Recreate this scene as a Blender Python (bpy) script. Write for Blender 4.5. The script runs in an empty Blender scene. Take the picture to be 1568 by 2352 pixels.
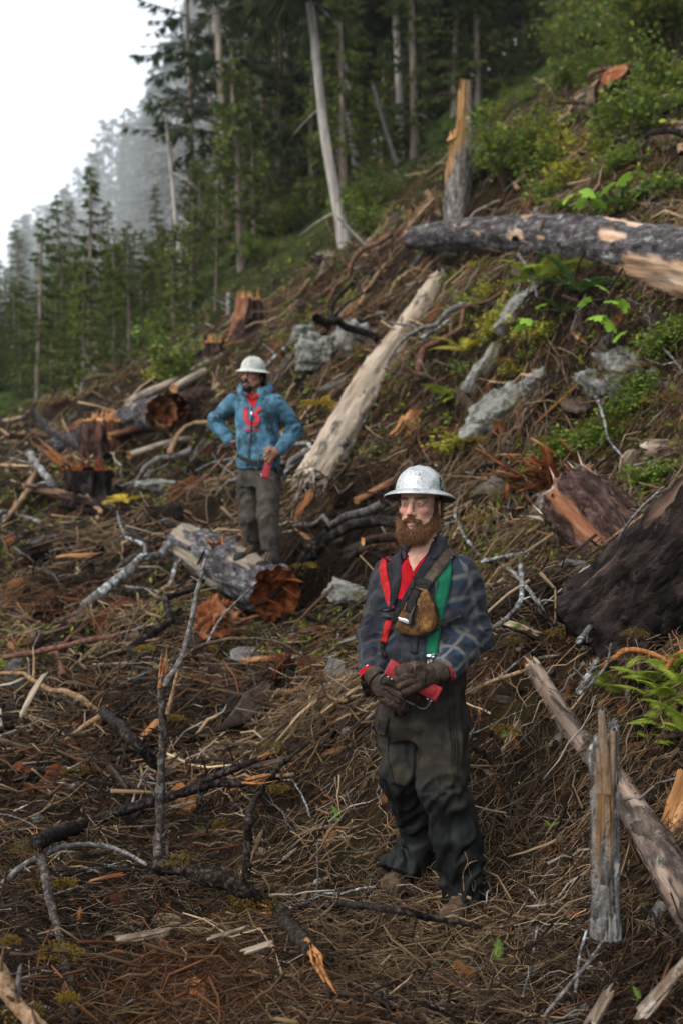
# Two loggers on a misty clear-cut hillside: everything is mesh code and node materials.
import bpy, bmesh, math, random
import numpy as np
from mathutils import Vector, Matrix
from mathutils.bvhtree import BVHTree

S = bpy.context.scene
C = S.collection
rng = np.random.default_rng(11)
random.seed(11)
R = math.radians

# ---------------------------------------------------------------- camera
CAM_Z, PITCH, F = 1.82, R(2.5), 2287.0          # F: focal length in photo units (photo 1568 x 2352)
cam = bpy.data.cameras.new('camera')
camo = bpy.data.objects.new('camera', cam); C.objects.link(camo)
camo.location = (0, 0, CAM_Z); camo.rotation_euler = (math.pi/2 - PITCH, 0, 0)
cam.sensor_fit = 'VERTICAL'; cam.sensor_height = 36; cam.sensor_width = 24; cam.lens = 35
cam.clip_start = .05; cam.clip_end = 3000
cam.dof.use_dof = True; cam.dof.focus_distance = 4.05; cam.dof.aperture_fstop = 2.0
S.camera = camo

# ---------------------------------------------------------------- sky, sun, exposure
SUN_EL, SUN_AZ = R(46), R(-128)                # azimuth measured from +Y towards +X
w = bpy.data.worlds.new('World'); S.world = w; w.use_nodes = True
nt = w.node_tree; nt.nodes.clear()
sky = nt.nodes.new('ShaderNodeTexSky'); sky.sky_type = 'NISHITA'; sky.sun_disc = False
sky.sun_elevation = SUN_EL; sky.sun_rotation = SUN_AZ; sky.air_density = 1.0; sky.dust_density = 3.5; sky.ozone_density = 1.0
hs = nt.nodes.new('ShaderNodeHueSaturation'); hs.inputs['Saturation'].default_value = .45
mx = nt.nodes.new('ShaderNodeMixRGB'); mx.inputs[0].default_value = .62; mx.inputs[2].default_value = (6.6, 7.2, 7.8, 1)
bg = nt.nodes.new('ShaderNodeBackground'); bg.inputs[1].default_value = .15
wo = nt.nodes.new('ShaderNodeOutputWorld')
nt.links.new(sky.outputs[0], hs.inputs['Color']); nt.links.new(hs.outputs[0], mx.inputs[1])
nt.links.new(mx.outputs[0], bg.inputs[0]); nt.links.new(bg.outputs[0], wo.inputs[0])
sl = bpy.data.lights.new('sun', 'SUN'); sl.energy = 1.5; sl.angle = R(24); sl.color = (1, .95, .88)
so = bpy.data.objects.new('sun', sl); C.objects.link(so)
sd = Vector((math.sin(SUN_AZ)*math.cos(SUN_EL), math.cos(SUN_AZ)*math.cos(SUN_EL), math.sin(SUN_EL)))
so.rotation_euler = sd.to_track_quat('Z', 'Y').to_euler()
S.view_settings.view_transform = 'Standard'; S.view_settings.look = 'None'
S.view_settings.exposure = 0.85; S.view_settings.gamma = 1
S.cycles.use_denoising = True; S.cycles.denoiser = 'OPENIMAGEDENOISE'; S.cycles.denoising_prefilter = 'ACCURATE'
S.cycles.max_bounces = 7; S.cycles.diffuse_bounces = 3; S.cycles.glossy_bounces = 2; S.cycles.transmission_bounces = 2
S.cycles.volume_bounces = 3; S.cycles.transparent_max_bounces = 4
S.cycles.use_adaptive_sampling = True; S.cycles.adaptive_threshold = .012
S.render.use_persistent_data = False

# ---------------------------------------------------------------- photo geometry -> place
CP, SP = math.cos(PITCH), math.sin(PITCH)
def ray(px, py):
    u = (np.asarray(px, float) - 784)/F; v = -(np.asarray(py, float) - 1176)/F
    return np.stack([u + 0*v, CP + v*SP + 0*u, -SP + v*CP + 0*u], -1)
def P(px, py, d):
    return np.array([0, 0, CAM_Z]) + ray(px, py)*np.asarray(d, float)[..., None]
def metres(px, d): return px/F*d

# ---------------------------------------------------------------- noise
_perm = np.random.default_rng(5).permutation(256); _perm = np.concatenate([_perm]*3)
_val = np.random.default_rng(6).uniform(-1, 1, 256)
def noise(p):
    p = np.asarray(p, float); i = np.floor(p).astype(np.int64); f = p - i
    f = f*f*f*(f*(f*6 - 15) + 10); i &= 255
    x0, y0, z0 = i[..., 0], i[..., 1], i[..., 2]
    def h(a, b, c): return _val[_perm[_perm[_perm[(x0+a) & 255] + ((y0+b) & 255)] + ((z0+c) & 255)]]
    fx, fy, fz = f[..., 0], f[..., 1], f[..., 2]
    def l(a, b, t): return a + (b-a)*t
    return l(l(l(h(0,0,0), h(1,0,0), fx), l(h(0,1,0), h(1,1,0), fx), fy),
             l(l(h(0,0,1), h(1,0,1), fx), l(h(0,1,1), h(1,1,1), fx), fy), fz)
def fbm(p, o=4, g=.5, lac=2.03):
    p = np.asarray(p, float); s = 0; a = 1.
    for k in range(o):
        s = s + a*noise(p + 17.3*k); p = p*lac; a *= g
    return s
def sm(a, b, x):
    t = np.clip((x-a)/(b-a), 0, 1); return t*t*(3-2*t)

# ---------------------------------------------------------------- meshes
def mesh(name, v, quads=None, tris=None, col=None, smooth=True, attrs=None):
    me = bpy.data.meshes.new(name)
    v = np.asarray(v, np.float32).reshape(-1, 3)
    fl, fs = [], []
    n = 0
    for fa, k in ((quads, 4), (tris, 3)):
        if fa is not None and len(fa):
            fa = np.asarray(fa, np.int32).reshape(-1, k)
            fl.append(fa.ravel()); fs.append(np.arange(len(fa))*k + n); n += fa.size
    fl = np.concatenate(fl); fs = np.concatenate(fs).astype(np.int32)
    me.vertices.add(len(v)); me.vertices.foreach_set('co', v.ravel())
    me.loops.add(len(fl)); me.loops.foreach_set('vertex_index', fl.astype(np.int32))
    me.polygons.add(len(fs)); me.polygons.foreach_set('loop_start', fs)
    me.update(calc_edges=True); me.validate()
    me.polygons.foreach_set('use_smooth', np.full(len(me.polygons), smooth))
    if col is not None:
        c = np.ones((len(v), 4), np.float32); c[:, :3] = col
        a = me.color_attributes.new('Col', 'FLOAT_COLOR', 'POINT'); a.data.foreach_set('color', c.ravel())
    for k, x in (attrs or {}).items():
        a = me.attributes.new(k, 'FLOAT', 'POINT'); a.data.foreach_set('value', np.asarray(x, np.float32))
    return me
def obj(name, me, m=None, parent=None, loc=None, **props):
    o = bpy.data.objects.new(name, me); C.objects.link(o)
    if m is not None and me is not None and len(me.materials) == 0: me.materials.append(m)
    if parent is not None: o.parent = parent
    if loc is not None: o.location = loc
    for k, x in props.items(): o[k] = x
    return o
def thing(name, label, cat, loc=(0, 0, 0), rz=0, group=None):
    o = bpy.data.objects.new(name, None); C.objects.link(o)
    o.empty_display_size = .1; o.location = loc; o.rotation_euler = (0, 0, rz)
    o['label'] = label; o['category'] = cat
    if group: o['group'] = group
    return o
def tag(o, label, cat, group=None):
    o['label'] = label; o['category'] = cat
    if group: o['group'] = group
    return o
def dup(o, parent=None):
    c = o.copy(); C.objects.link(c)
    if parent is not None: c.parent = parent
    for ch in list(o.children): dup(ch, c)
    return c
def norm(a):
    a = np.asarray(a, float); return a/np.maximum(np.linalg.norm(a, axis=-1, keepdims=True), 1e-9)
def frames(p):
    """tangent, normal, binormal along (N,K,3) paths"""
    t = np.gradient(p, axis=1) if p.shape[1] > 2 else np.repeat(p[:, 1:] - p[:, :1], 2, 1)
    t = norm(t)
    up = np.where(np.abs(t[:, :1, 2:3]) > .9, np.array([1., 0, 0]), np.array([0, 0, 1.]))
    b = norm(np.cross(t, np.broadcast_to(up, t.shape))); n = np.cross(b, t)
    return t, n, b
def tubes(p, r, sides=3, close=True):
    """(N,K,3) paths, (N,K) radii -> verts, quads, tris"""
    p = np.asarray(p, float); N, K, _ = p.shape; r = np.broadcast_to(np.asarray(r, float), (N, K))
    t, n, b = frames(p); a = np.arange(sides)*2*np.pi/sides
    v = p[:, :, None] + r[:, :, None, None]*(np.cos(a)[None, None, :, None]*n[:, :, None] + np.sin(a)[None, None, :, None]*b[:, :, None])
    idx = np.arange(N*K*sides).reshape(N, K, sides); j = np.roll(idx, -1, 2)
    q = np.stack([idx[:, :-1], j[:, :-1], j[:, 1:], idx[:, 1:]], -1).reshape(-1, 4)
    tr = None
    if close and sides == 3: tr = np.concatenate([idx[:, 0][:, ::-1], idx[:, -1]])
    return v.reshape(-1, 3), q, tr
def diamonds(b, d, n, ln, wd, bend=.0):
    """leaf-like faces: base, direction, normal, length, width"""
    s = norm(np.cross(d, n)); ln = ln[:, None]; wd = wd[:, None]
    m = b + d*ln*.45
    v = np.stack([b, m + s*wd*.5, b + d*ln - n*ln*bend, m - s*wd*.5], 1).reshape(-1, 3)
    return v, np.arange(len(v)).reshape(-1, 4)
def rand_dirs(n, g=rng):
    return norm(g.normal(size=(n, 3)))
def catmull(pts, per=8):
    p = np.asarray(pts, float); p = np.vstack([2*p[0]-p[1], p, 2*p[-1]-p[-2]]); out = []
    for i in range(1, len(p)-2):
        for t in np.linspace(0, 1, per, endpoint=False):
            a, b, c, d = p[i-1:i+3]
            out.append(.5*(2*b + (c-a)*t + (2*a-5*b+4*c-d)*t*t + (3*b-a-3*c+d)*t**3))
    out.append(p[-2]); return np.array(out)
class Joined:
    """collects vertex / face blocks into one mesh"""
    def __init__(s): s.v, s.q, s.t, s.c, s.n = [], [], [], [], 0
    def add(s, v, q=None, t=None, col=(1, 1, 1)):
        v = np.asarray(v).reshape(-1, 3)
        s.v.append(v); s.c.append(np.broadcast_to(np.asarray(col, float), (len(v), 3)))
        if q is not None and len(q): s.q.append(np.asarray(q) + s.n)
        if t is not None and len(t): s.t.append(np.asarray(t) + s.n)
        s.n += len(v)
    def mesh(s, name, smooth=True):
        return mesh(name, np.vstack(s.v), np.vstack(s.q) if s.q else None, np.vstack(s.t) if s.t else None, np.vstack(s.c), smooth)

# ---------------------------------------------------------------- materials
def lin(h):
    h = h.lstrip('#'); c = [int(h[i:i+2], 16)/255 for i in (0, 2, 4)]
    return tuple(x/12.92 if x <= .04045 else ((x+.055)/1.055)**2.4 for x in c)
def ramp(nt, fac, stops):
    r = nt.nodes.new('ShaderNodeValToRGB'); e = r.color_ramp.elements
    while len(e) < len(stops): e.new(.5)
    for x, (p, c) in zip(e, stops): x.position = p; x.color = (*c, 1)
    nt.links.new(fac, r.inputs[0]); return r.outputs[0]
def noise_node(nt, scale, detail=6, rough=.6, coord='Object', stretch=None, dist=0., rot=None):
    tc = nt.nodes.new('ShaderNodeTexCoord'); v = tc.outputs[coord]
    if stretch or rot:
        mp = nt.nodes.new('ShaderNodeMapping')
        if stretch: mp.inputs['Scale'].default_value = stretch
        if rot: mp.inputs['Rotation'].default_value = rot
        nt.links.new(v, mp.inputs[0]); v = mp.outputs[0]
    n = nt.nodes.new('ShaderNodeTexNoise'); n.inputs['Scale'].default_value = scale
    n.inputs['Detail'].default_value = detail; n.inputs['Roughness'].default_value = rough; n.inputs['Distortion'].default_value = dist
    nt.links.new(v, n.inputs['Vector']); return n.outputs[0]
def mix(nt, fac, a, b, mode='MIX'):
    m = nt.nodes.new('ShaderNodeMixRGB'); m.blend_type = mode
    for i, x in enumerate((fac, a, b)):
        if hasattr(x, 'is_linked') or hasattr(x, 'node'): nt.links.new(x, m.inputs[i])
        else: m.inputs[i].default_value = x if i == 0 else (*x, 1)
    return m.outputs[0]
def attr(nt, name, kind='Color'):
    a = nt.nodes.new('ShaderNodeAttribute'); a.attribute_name = name; return a.outputs[kind]
def new_mat(name, rough=.8, spec=.3):
    m = bpy.data.materials.new(name); m.use_nodes = True
    b = m.node_tree.nodes['Principled BSDF']; b.inputs['Roughness'].default_value = rough
    b.inputs['Specular IOR Level'].default_value = spec
    return m, m.node_tree, b
def bump(nt, b, h, strength=.3, dist=.01):
    n = nt.nodes.new('ShaderNodeBump'); n.inputs['Strength'].default_value = strength; n.inputs['Distance'].default_value = dist
    nt.links.new(h, n.inputs['Height']); nt.links.new(n.outputs[0], b.inputs['Normal'])
def M(name, stops, scale=8, detail=8, rough=.85, spec=.05, stretch=None, bmp=.4, bdist=.01, bscale=None, nrough=.65, dist=0., coord='Object', metal=0.):
    m, nt, b = new_mat(name, rough, spec)
    n = noise_node(nt, scale, detail, nrough, coord, stretch, dist)
    k = len(stops)
    st = [(.3 + .4*i/max(k-1, 1), c) for i, c in enumerate(stops)] if not isinstance(stops[0][0], (list, tuple)) and len(stops[0]) == 3 else stops
    nt.links.new(ramp(nt, n, st), b.inputs['Base Color']); b.inputs['Metallic'].default_value = metal
    if bmp:
        n2 = noise_node(nt, bscale or scale*3, 8, .7, coord, stretch, dist) if bscale != 0 else n
        bump(nt, b, n2, bmp, bdist)
    return m
def M_col(name, rough=.85, spec=.05, vary=.35, scale=30, trans=0., bmp=0, coord='Object'):
    """base colour from the mesh's own colour attribute, broken up by noise"""
    m, nt, b = new_mat(name, rough, spec)
    n = noise_node(nt, scale, 5, .6, coord)
    g = ramp(nt, n, [(.25, (1-vary,)*3), (.75, (1+vary,)*3)])
    c = mix(nt, 1., attr(nt, 'Col'), g, 'MULTIPLY'); nt.links.new(c, b.inputs['Base Color'])
    if bmp: bump(nt, b, n, bmp, .004)
    if trans:
        t = nt.nodes.new('ShaderNodeBsdfTranslucent'); nt.links.new(c, t.inputs[0])
        ms = nt.nodes.new('ShaderNodeMixShader'); ms.inputs[0].default_value = trans
        out = nt.nodes['Material Output']
        nt.links.new(b.outputs[0], ms.inputs[1]); nt.links.new(t.outputs[0], ms.inputs[2]); nt.links.new(ms.outputs[0], out.inputs[0])
    return m
# ================================================================ terrain
_ctl = []
for px, py, d in [
    (0,2352,3.1),(784,2352,3.22),(1568,2352,3.0),(300,2100,4.0),(1045,2110,3.88),(912,2040,4.14),(990,2072,4.06),(700,2000,4.5),(100,1900,4.95),(500,1750,5.9),(1180,2050,4.0),
    (100,1500,7.6),(400,1500,7.3),(640,1432,8.1),(560,1420,8.1),(820,1500,6.9),(900,1400,7.6),(100,1200,11.5),(300,1250,10.2),(400,1300,9.6),(20,1050,16),(230,1045,14),(330,1000,15),(480,960,15),
    (600,730,19.5),(700,650,21),(790,605,23),(500,1100,12),(720,1100,9.9),(740,1290,8.7),(700,880,12.6),(760,790,14),(850,700,15),(1000,660,13.6),(940,560,16),
    (900,1000,9.8),(1100,1010,9.0),(1150,1420,5.9),(1110,1570,5.05),(1300,1680,4.75),(1250,1900,4.25),(1400,2120,3.62),(1568,2050,3.35),(1460,1530,4.5),(1568,1500,4.4),
    (1320,1290,6.9),(1200,1060,8.2),(1450,930,8.1),(1400,720,8.6),(1568,670,8.2),(1200,720,9.6),(1100,800,10.4),
    (1250,495,11.5),(1400,470,10.3),(1568,450,10),(1060,480,14.6),(1350,320,13.6),(1500,200,14.2),(920,365,28),(1110,250,30),(1400,110,21),(1568,20,21),
    (640,560,27),(560,640,26),(430,690,27),(300,830,27),(100,960,27),(0,990,26),(700,440,34),(850,400,31)]:
    _ctl.append(P(px, py, d))
_ctl = np.array(_ctl)
_far = np.array([(-30,28,.2),(-14,22,1.6),(-60,60,-4),(-25,60,2),(-8,55,9),(5,55,20),(20,50,32),(30,30,24),(45,60,52),(10,90,34),(-20,100,16),(-45,120,6),
                 (-85,180,3),(-40,190,22),(-10,180,40),(30,180,70),(70,150,95),(-140,220,0),(-90,90,-8),(-120,20,-10),(-20,5,-2.2),(-8,2,-.5),(-8,-6,-.8),(0,-6,-.1),(0,1,0.03),(8,-6,2.6),(8,2,4.2),(6,6,3.9),
                 (15,6,9),(20,14,13),(40,5,24),(60,-10,36),(-30,-10,-4),(-8,10,.2),(-12,15,.6)], float)
_pts = np.vstack([_ctl, _far])
def _ker(a, b): return -np.sqrt(((a[:, None, :2]-b[None, :, :2])**2).sum(-1) + .3)
_A = _ker(_pts, _pts); _n = len(_pts)
_G = np.zeros((_n+3, _n+3)); _G[:_n, :_n] = _A + np.diag(np.r_[np.full(len(_ctl), .05), np.full(len(_far), .4)])
_G[:_n, _n] = 1; _G[:_n, _n+1:] = _pts[:, :2]; _G[_n, :_n] = 1; _G[_n+1:, :_n] = _pts[:, :2].T
_W = np.linalg.solve(_G, np.r_[_pts[:, 2], 0, 0, 0])
def base_z(x, y):
    x = np.asarray(x, float); y = np.asarray(y, float); q = np.stack([x.ravel(), y.ravel()], -1); out = np.empty(len(q))
    for i in range(0, len(q), 20000):
        s = q[i:i+20000]; out[i:i+20000] = _ker(s, _pts) @ _W[:_n] + _W[_n] + s @ _W[_n+1:]
    return out.reshape(x.shape)
def ground_exact(x, y):
    x = np.asarray(x, float); y = np.asarray(y, float); z = base_z(np.where(x > 30, 30+(x-30)*.1, x), y); z = np.where(z > 34, 34+(z-34)*.25, z)
    p = np.stack([x, y, 0*x], -1)
    far = sm(12, 30, y)
    flat = 1 - .75*np.exp(-(((x-.35)/.55)**2 + ((y-4.1)/.5)**2))
    z = z + flat*((.06 + .13*sm(5, 13, y))*fbm(p*1.1, 3) + (.026+.035*sm(5, 9, y))*fbm(p*4.3+9, 3)) + far*.45*fbm(p*.28+3, 3)
    return z
# a fine height table for the clearing; the exact surface elsewhere
_GX, _GY, _GS = -11.5, 1.6, .05
_gx, _gy = np.meshgrid(_GX + _GS*np.arange(461), _GY + _GS*np.arange(570), indexing='ij')
_GT = ground_exact(_gx, _gy)
def ground_z(x, y):
    x = np.asarray(x, float); y = np.asarray(y, float); fx = (x-_GX)/_GS; fy = (y-_GY)/_GS
    inside = (fx >= 0) & (fy >= 0) & (fx < 459.9) & (fy < 568.9)
    fx = np.clip(fx, 0, 459.9); fy = np.clip(fy, 0, 568.9); i = fx.astype(int); j = fy.astype(int); a = fx-i; b_ = fy-j
    z = (_GT[i, j]*(1-a)+_GT[i+1, j]*a)*(1-b_) + (_GT[i, j+1]*(1-a)+_GT[i+1, j+1]*a)*b_
    if not inside.all():
        z = np.array(z); m = ~inside; z[m] = ground_exact(x[m], y[m])
    return z
def hit(px, py, dmin=2.0, dmax=260):
    """where the photo's ray meets the ground: (point, depth)"""
    px = np.atleast_1d(np.asarray(px, float)); py = np.atleast_1d(np.asarray(py, float))
    r = ray(px, py); d = np.full(len(px), dmax); done = np.zeros(len(px), bool); prev = dmin
    for s in np.geomspace(dmin, dmax, 420):
        q = P(px, py, np.full(len(px), s)); below = (q[:, 2] < ground_z(q[:, 0], q[:, 1])) & ~done
        if below.any():
            lo_, hi_ = np.full(below.sum(), prev), np.full(below.sum(), s)
            for _ in range(6):
                mid = .5*(lo_+hi_); qm = P(px[below], py[below], mid); u_ = qm[:, 2] < ground_z(qm[:, 0], qm[:, 1]); hi_ = np.where(u_, mid, hi_); lo_ = np.where(u_, lo_, mid)
            d[below] = hi_
        done |= below; prev = s
        if done.all(): break
    return P(px, py, d), d
def onground(px, py, lift=0):
    q, _ = hit(px, py); q[:, 2] += lift; return q

# the ground sheet: dense near the path, coarse far off
yy = np.concatenate([np.linspace(-8, 1.6, 20), np.geomspace(1.7, 330, 640)])
uu = np.linspace(-1, 1, 250); uu = np.sign(uu)*(.38*np.abs(uu) + 1.1*np.abs(uu)**4)
Yg, Ug = np.meshgrid(yy, uu, indexing='ij')
Xg = Ug*(np.clip(Yg, 0, 40)*1.25 + np.clip(Yg-40, 0, None)*.5 + 2.4 + 12*np.abs(Ug)**2); Zg = ground_exact(Xg, Yg)
gi = np.arange(Xg.size).reshape(Xg.shape)
gq = np.stack([gi[:-1, :-1], gi[:-1, 1:], gi[1:, 1:], gi[1:, :-1]], -1).reshape(-1, 4)
gm, nt, b = new_mat('forest_floor', .95, .02)
n1 = noise_node(nt, 1.1, 7, .62); n2 = noise_node(nt, 7, 8, .7); n3 = noise_node(nt, 60, 6, .7)
soil = ramp(nt, n2, [(.3, (.004,.0035,.003)), (.47, (.011,.008,.005)), (.62, (.026,.017,.010)), (.78, (.065,.043,.026))])
red = ramp(nt, n3, [(.3, (.025,.008,.004)), (.7, (.08,.026,.011))])
moss = ramp(nt, n3, [(.3, (.016,.015,.005)), (.7, (.06,.05,.012))])
c = mix(nt, ramp(nt, noise_node(nt, 1.7, 5, .6, stretch=(1,1,1)), [(.58, (0,0,0)), (.70, (.4,.4,.4))]), soil, red)
c = mix(nt, ramp(nt, noise_node(nt, 2.3, 6, .6, rot=(0,0,1)), [(.55, (0,0,0)), (.66, (.75,.75,.75))]), c, moss)
c = mix(nt, ramp(nt, n1, [(.35, (0,0,0)), (.6, (.5,.5,.5))]), c, mix(nt, .5, soil, (.025,.017,.011)))
gtc = nt.nodes.new('ShaderNodeTexCoord'); gsx = nt.nodes.new('ShaderNodeSeparateXYZ'); nt.links.new(gtc.outputs['Object'], gsx.inputs[0])
gmr = nt.nodes.new('ShaderNodeMapRange'); gmr.inputs[1].default_value = 21; gmr.inputs[2].default_value = 29; nt.links.new(gsx.outputs['Y'], gmr.inputs[0])
green = ramp(nt, noise_node(nt, 2.2, 7, .7), [(.3, (.008,.012,.005)), (.5, (.028,.042,.012)), (.7, (.06,.085,.02))])
c = mix(nt, gmr.outputs[0], c, green)
nt.links.new(c, b.inputs['Base Color']); bump(nt, b, n3, .9, .02)
ground = obj('ground', mesh('ground', np.stack([Xg, Yg, Zg], -1), gq), gm, kind='structure')

# the mist: one even body of air round everything
def box_mesh(name, a, b):
    a, b = np.array(a), np.array(b)
    v = np.array([[x, y, z] for x in (a[0], b[0]) for y in (a[1], b[1]) for z in (a[2], b[2])])
    return mesh(name, v, [(0,1,3,2),(4,6,7,5),(0,4,5,1),(2,3,7,6),(0,2,6,4),(1,5,7,3)], smooth=False)
HAZE = .00035
hm = bpy.data.materials.new('mist'); hm.use_nodes = True; hn = hm.node_tree
hn.nodes.remove(hn.nodes['Principled BSDF']); pv = hn.nodes.new('ShaderNodeVolumePrincipled')
pv.inputs['Color'].default_value = (.97, .985, 1, 1); pv.inputs['Density'].default_value = HAZE; pv.inputs['Anisotropy'].default_value = .3
hn.links.new(pv.outputs[0], hn.nodes['Material Output'].inputs['Volume'])
_zlo, _zhi = float(Zg.min()), float(Zg.max())
haze = obj('haze', box_mesh('haze', (float(Xg.min())-5, -12, _zlo-1), (float(Xg.max())+5, 338, max(_zhi, 44)+30)), hm, kind='stuff')
# the cloud bank lying against the far hillside
def blob_mesh(name, c, r, seed, nz=.16, n=30):
    th = np.linspace(0, np.pi, n); ph = np.arange(2*n)*np.pi/n; T, Ph = np.meshgrid(th, ph, indexing='ij'); d = np.stack([np.sin(T)*np.cos(Ph), np.sin(T)*np.sin(Ph), np.cos(T)], -1)
    v = np.array(c)+d*np.array(r)*(1+nz*fbm(d*1.6+seed, 2))[..., None]; i = np.arange(n*2*n).reshape(n, 2*n); j = np.roll(i, -1, 1)
    return mesh(name, v, np.stack([i[:-1], i[1:], j[1:], j[:-1]], -1).reshape(-1, 4))
for k, (c_, r_, de) in enumerate([((-34, 105, 13), (32, 56, 20), .0042), ((-10, 50, 17), (7.5, 21, 13), .015)]):
    mm_ = hm.copy(); mm_.node_tree.nodes['Principled Volume'].inputs['Density'].default_value = de
    bk_ = obj('mist_bank', blob_mesh('mist_bank', c_, r_, k*3+1), mm_, kind='stuff'); bk_['label'] = ['broad cloud bank lying against the far forest', 'thin mist wisp drifting through the forest edge'][k]
haze['label'] = 'pale even mist hanging over the hillside and forest'
# ================================================================ forest
m_trunk_grey = M('grey_bark', [(.09,.08,.07), (.27,.24,.21), (.45,.41,.37)], 6, stretch=(1,1,.18), bmp=.7, bdist=.02)
m_trunk_brown = M('brown_bark', [(.05,.04,.03), (.165,.13,.10), (.30,.25,.20)], 6, stretch=(1,1,.15), bmp=.7, bdist=.02)
m_leaf = M_col('conifer_needles', .7, .1, .45, .9, trans=.25)
m_shrub = M_col('shrub_leaves', .6, .15, .35, 2.0, trans=.35)

def trunk_mesh(name, H, r, lean=(0, 0), seed=0, sides=10, top=.25, stubs=10):
    g = np.random.default_rng(seed); k = 14; t = np.linspace(0, 1, k)
    p = np.zeros((1, k, 3)); p[0, :, 2] = t*H - .4*(1-t)
    p[0, :, 0] = lean[0]*t*H + .006*H*noise(np.stack([t*4, 0*t+seed, 0*t], -1)); p[0, :, 1] = lean[1]*t*H
    rr = r*(1-(1-top)*t)*(1+.55*np.exp(-t*H/.5))
    J = Joined(); v, q, _ = tubes(p, rr[None], sides)
    v = v + norm(v - np.repeat(p[0], sides, 0))*(r*.08*noise(v*np.array([9, 9, 1.5])+seed)[:, None]); J.add(v, q)
    if stubs:
        tt = g.uniform(.06, .95, stubs); az = g.uniform(0, 6.28, stubs); ln = g.uniform(.25, 1.1, stubs)
        b = np.stack([np.interp(tt, t, p[0, :, i]) for i in range(3)], -1); d = np.stack([np.cos(az), np.sin(az), g.uniform(-.5, .3, stubs)], -1)
        s = np.linspace(0, 1, 4)[None, :, None]
        q2 = b[:, None] + d[:, None]*ln[:, None, None]*s + np.array([0, 0, -.25])*(s**2)*ln[:, None, None]
        v, q, tr = tubes(q2, np.linspace(.022, .006, 4)[None]); J.add(v, q, tr)
    return J.mesh(name)
def crown_mesh(name, H, base, Rm, nbr, per, seed, lean=(0, 0), col=(.030,.048,.018), spray=(.22, .5), droop=.35, power=.8, oneside=0):
    g = np.random.default_rng(seed); t = np.sort(g.beta(1.0, 1.15, nbr)); z = base + (H-base)*t
    az = g.uniform(0, 2*np.pi, nbr); L = Rm*(1-t)**power*g.uniform(.55, 1.12, nbr) + .25
    if oneside: L *= 1 - oneside*.5*(1+np.sin(az))
    K = 7; s = np.linspace(0, 1, K)
    el = g.uniform(-.05, .25, nbr)
    d = np.stack([np.cos(az), np.sin(az)], -1)
    p = np.zeros((nbr, K, 3)); p[..., :2] = d[:, None]*(L[:, None]*s)[..., None]
    p[..., 2] = z[:, None] + L[:, None]*(np.sin(el)[:, None]*s - droop*s**2 + .12*s**4)
    p[..., 0] += lean[0]*z[:, None]; p[..., 1] += lean[1]*z[:, None]
    J = Joined()
    v, q, tr = tubes(p, (.012 + .012*L)[:, None]*(1-.8*s)[None]); J.add(v, q, tr, (.05,.038,.028))
    # sprays of needles along the outer three quarters of each branch
    n = nbr*per; bi = np.repeat(np.arange(nbr), per); u = g.uniform(.12, 1.0, n)**.8
    f = u*(K-1); i0 = np.minimum(f.astype(int), K-2); fr = (f-i0)[:, None]
    b = p[bi, i0]*(1-fr) + p[bi, i0+1]*fr; tg = norm(p[bi, i0+1]-p[bi, i0])
    sd = norm(np.cross(tg, [0, 0, 1.]))*np.where(g.random(n) < .5, -1, 1)[:, None]
    dd = norm(tg*g.uniform(.2, .9, (n, 1)) + sd*g.uniform(.2, 1.0, (n, 1)) + np.array([0, 0, -1])*g.uniform(.0, .75, (n, 1)))
    ln = g.uniform(*spray, n)*(1.1-.5*u); nn = norm(np.array([0, 0, 1.]) + .6*g.normal(size=(n, 3)))
    clump = (.72 + .55*(.5+.5*noise(b*.9+seed)))[:, None]*g.uniform(.7, 1.35, (n, 1))
    warm = g.uniform(0, 1, (n, 1))**3
    cc = np.array(col)*clump + warm*np.array([.035, .026, .0])
    for k in range(3):                                   # three blades to a spray
        dk = norm(dd + .35*(k-1)*np.cross(dd, nn)); v, q = diamonds(b, dk, nn, ln*(1-.15*abs(k-1)), ln*.2, .25)
        J.add(v, q, None, np.repeat(cc, 4, 0))
    return J.mesh(name, False)
kinds = []
for i, (H, base, Rm, nbr, per, col, droop, power) in enumerate([
    (27, 6, 3.3, 150, 16, (.021,.036,.015), .40, .8), (31, 9, 3.6, 150, 16, (.025,.042,.018), .45, .7),
    (22, 3, 2.9, 150, 15, (.028,.048,.018), .35, .85), (24, 10, 3.0, 110, 16, (.024,.038,.016), .5, .55),
    (13, 1.0, 2.2, 130, 14, (.060,.090,.022), .3, .85), (8, .4, 1.7, 110, 13, (.085,.11,.024), .28, .8)]):
    kinds.append((H, trunk_mesh('trunk', H, .09+.0085*H, seed=i, stubs=14), crown_mesh('crown', H*1.01, base, Rm, nbr, per, 40+i, col=col, droop=droop, power=power, spray=(.3, .75) if H > 15 else (.2, .5))))
for k in kinds:
    k[1].materials.append(m_trunk_brown); k[2].materials.append(m_leaf)
def tree(name, label, group, x, y, kind, sc=1., rz=0, tilt=(0, 0), sink=.2):
    z = float(ground_z(x, y)) - sink
    t = thing(name, label, 'tree', (x, y, z), rz, group); t.scale = (sc,)*3; t.rotation_euler = (tilt[0], tilt[1], rz)
    obj('trunk', kinds[kind][1], None, t); obj('crown', kinds[kind][2], None, t)
    return t
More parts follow.
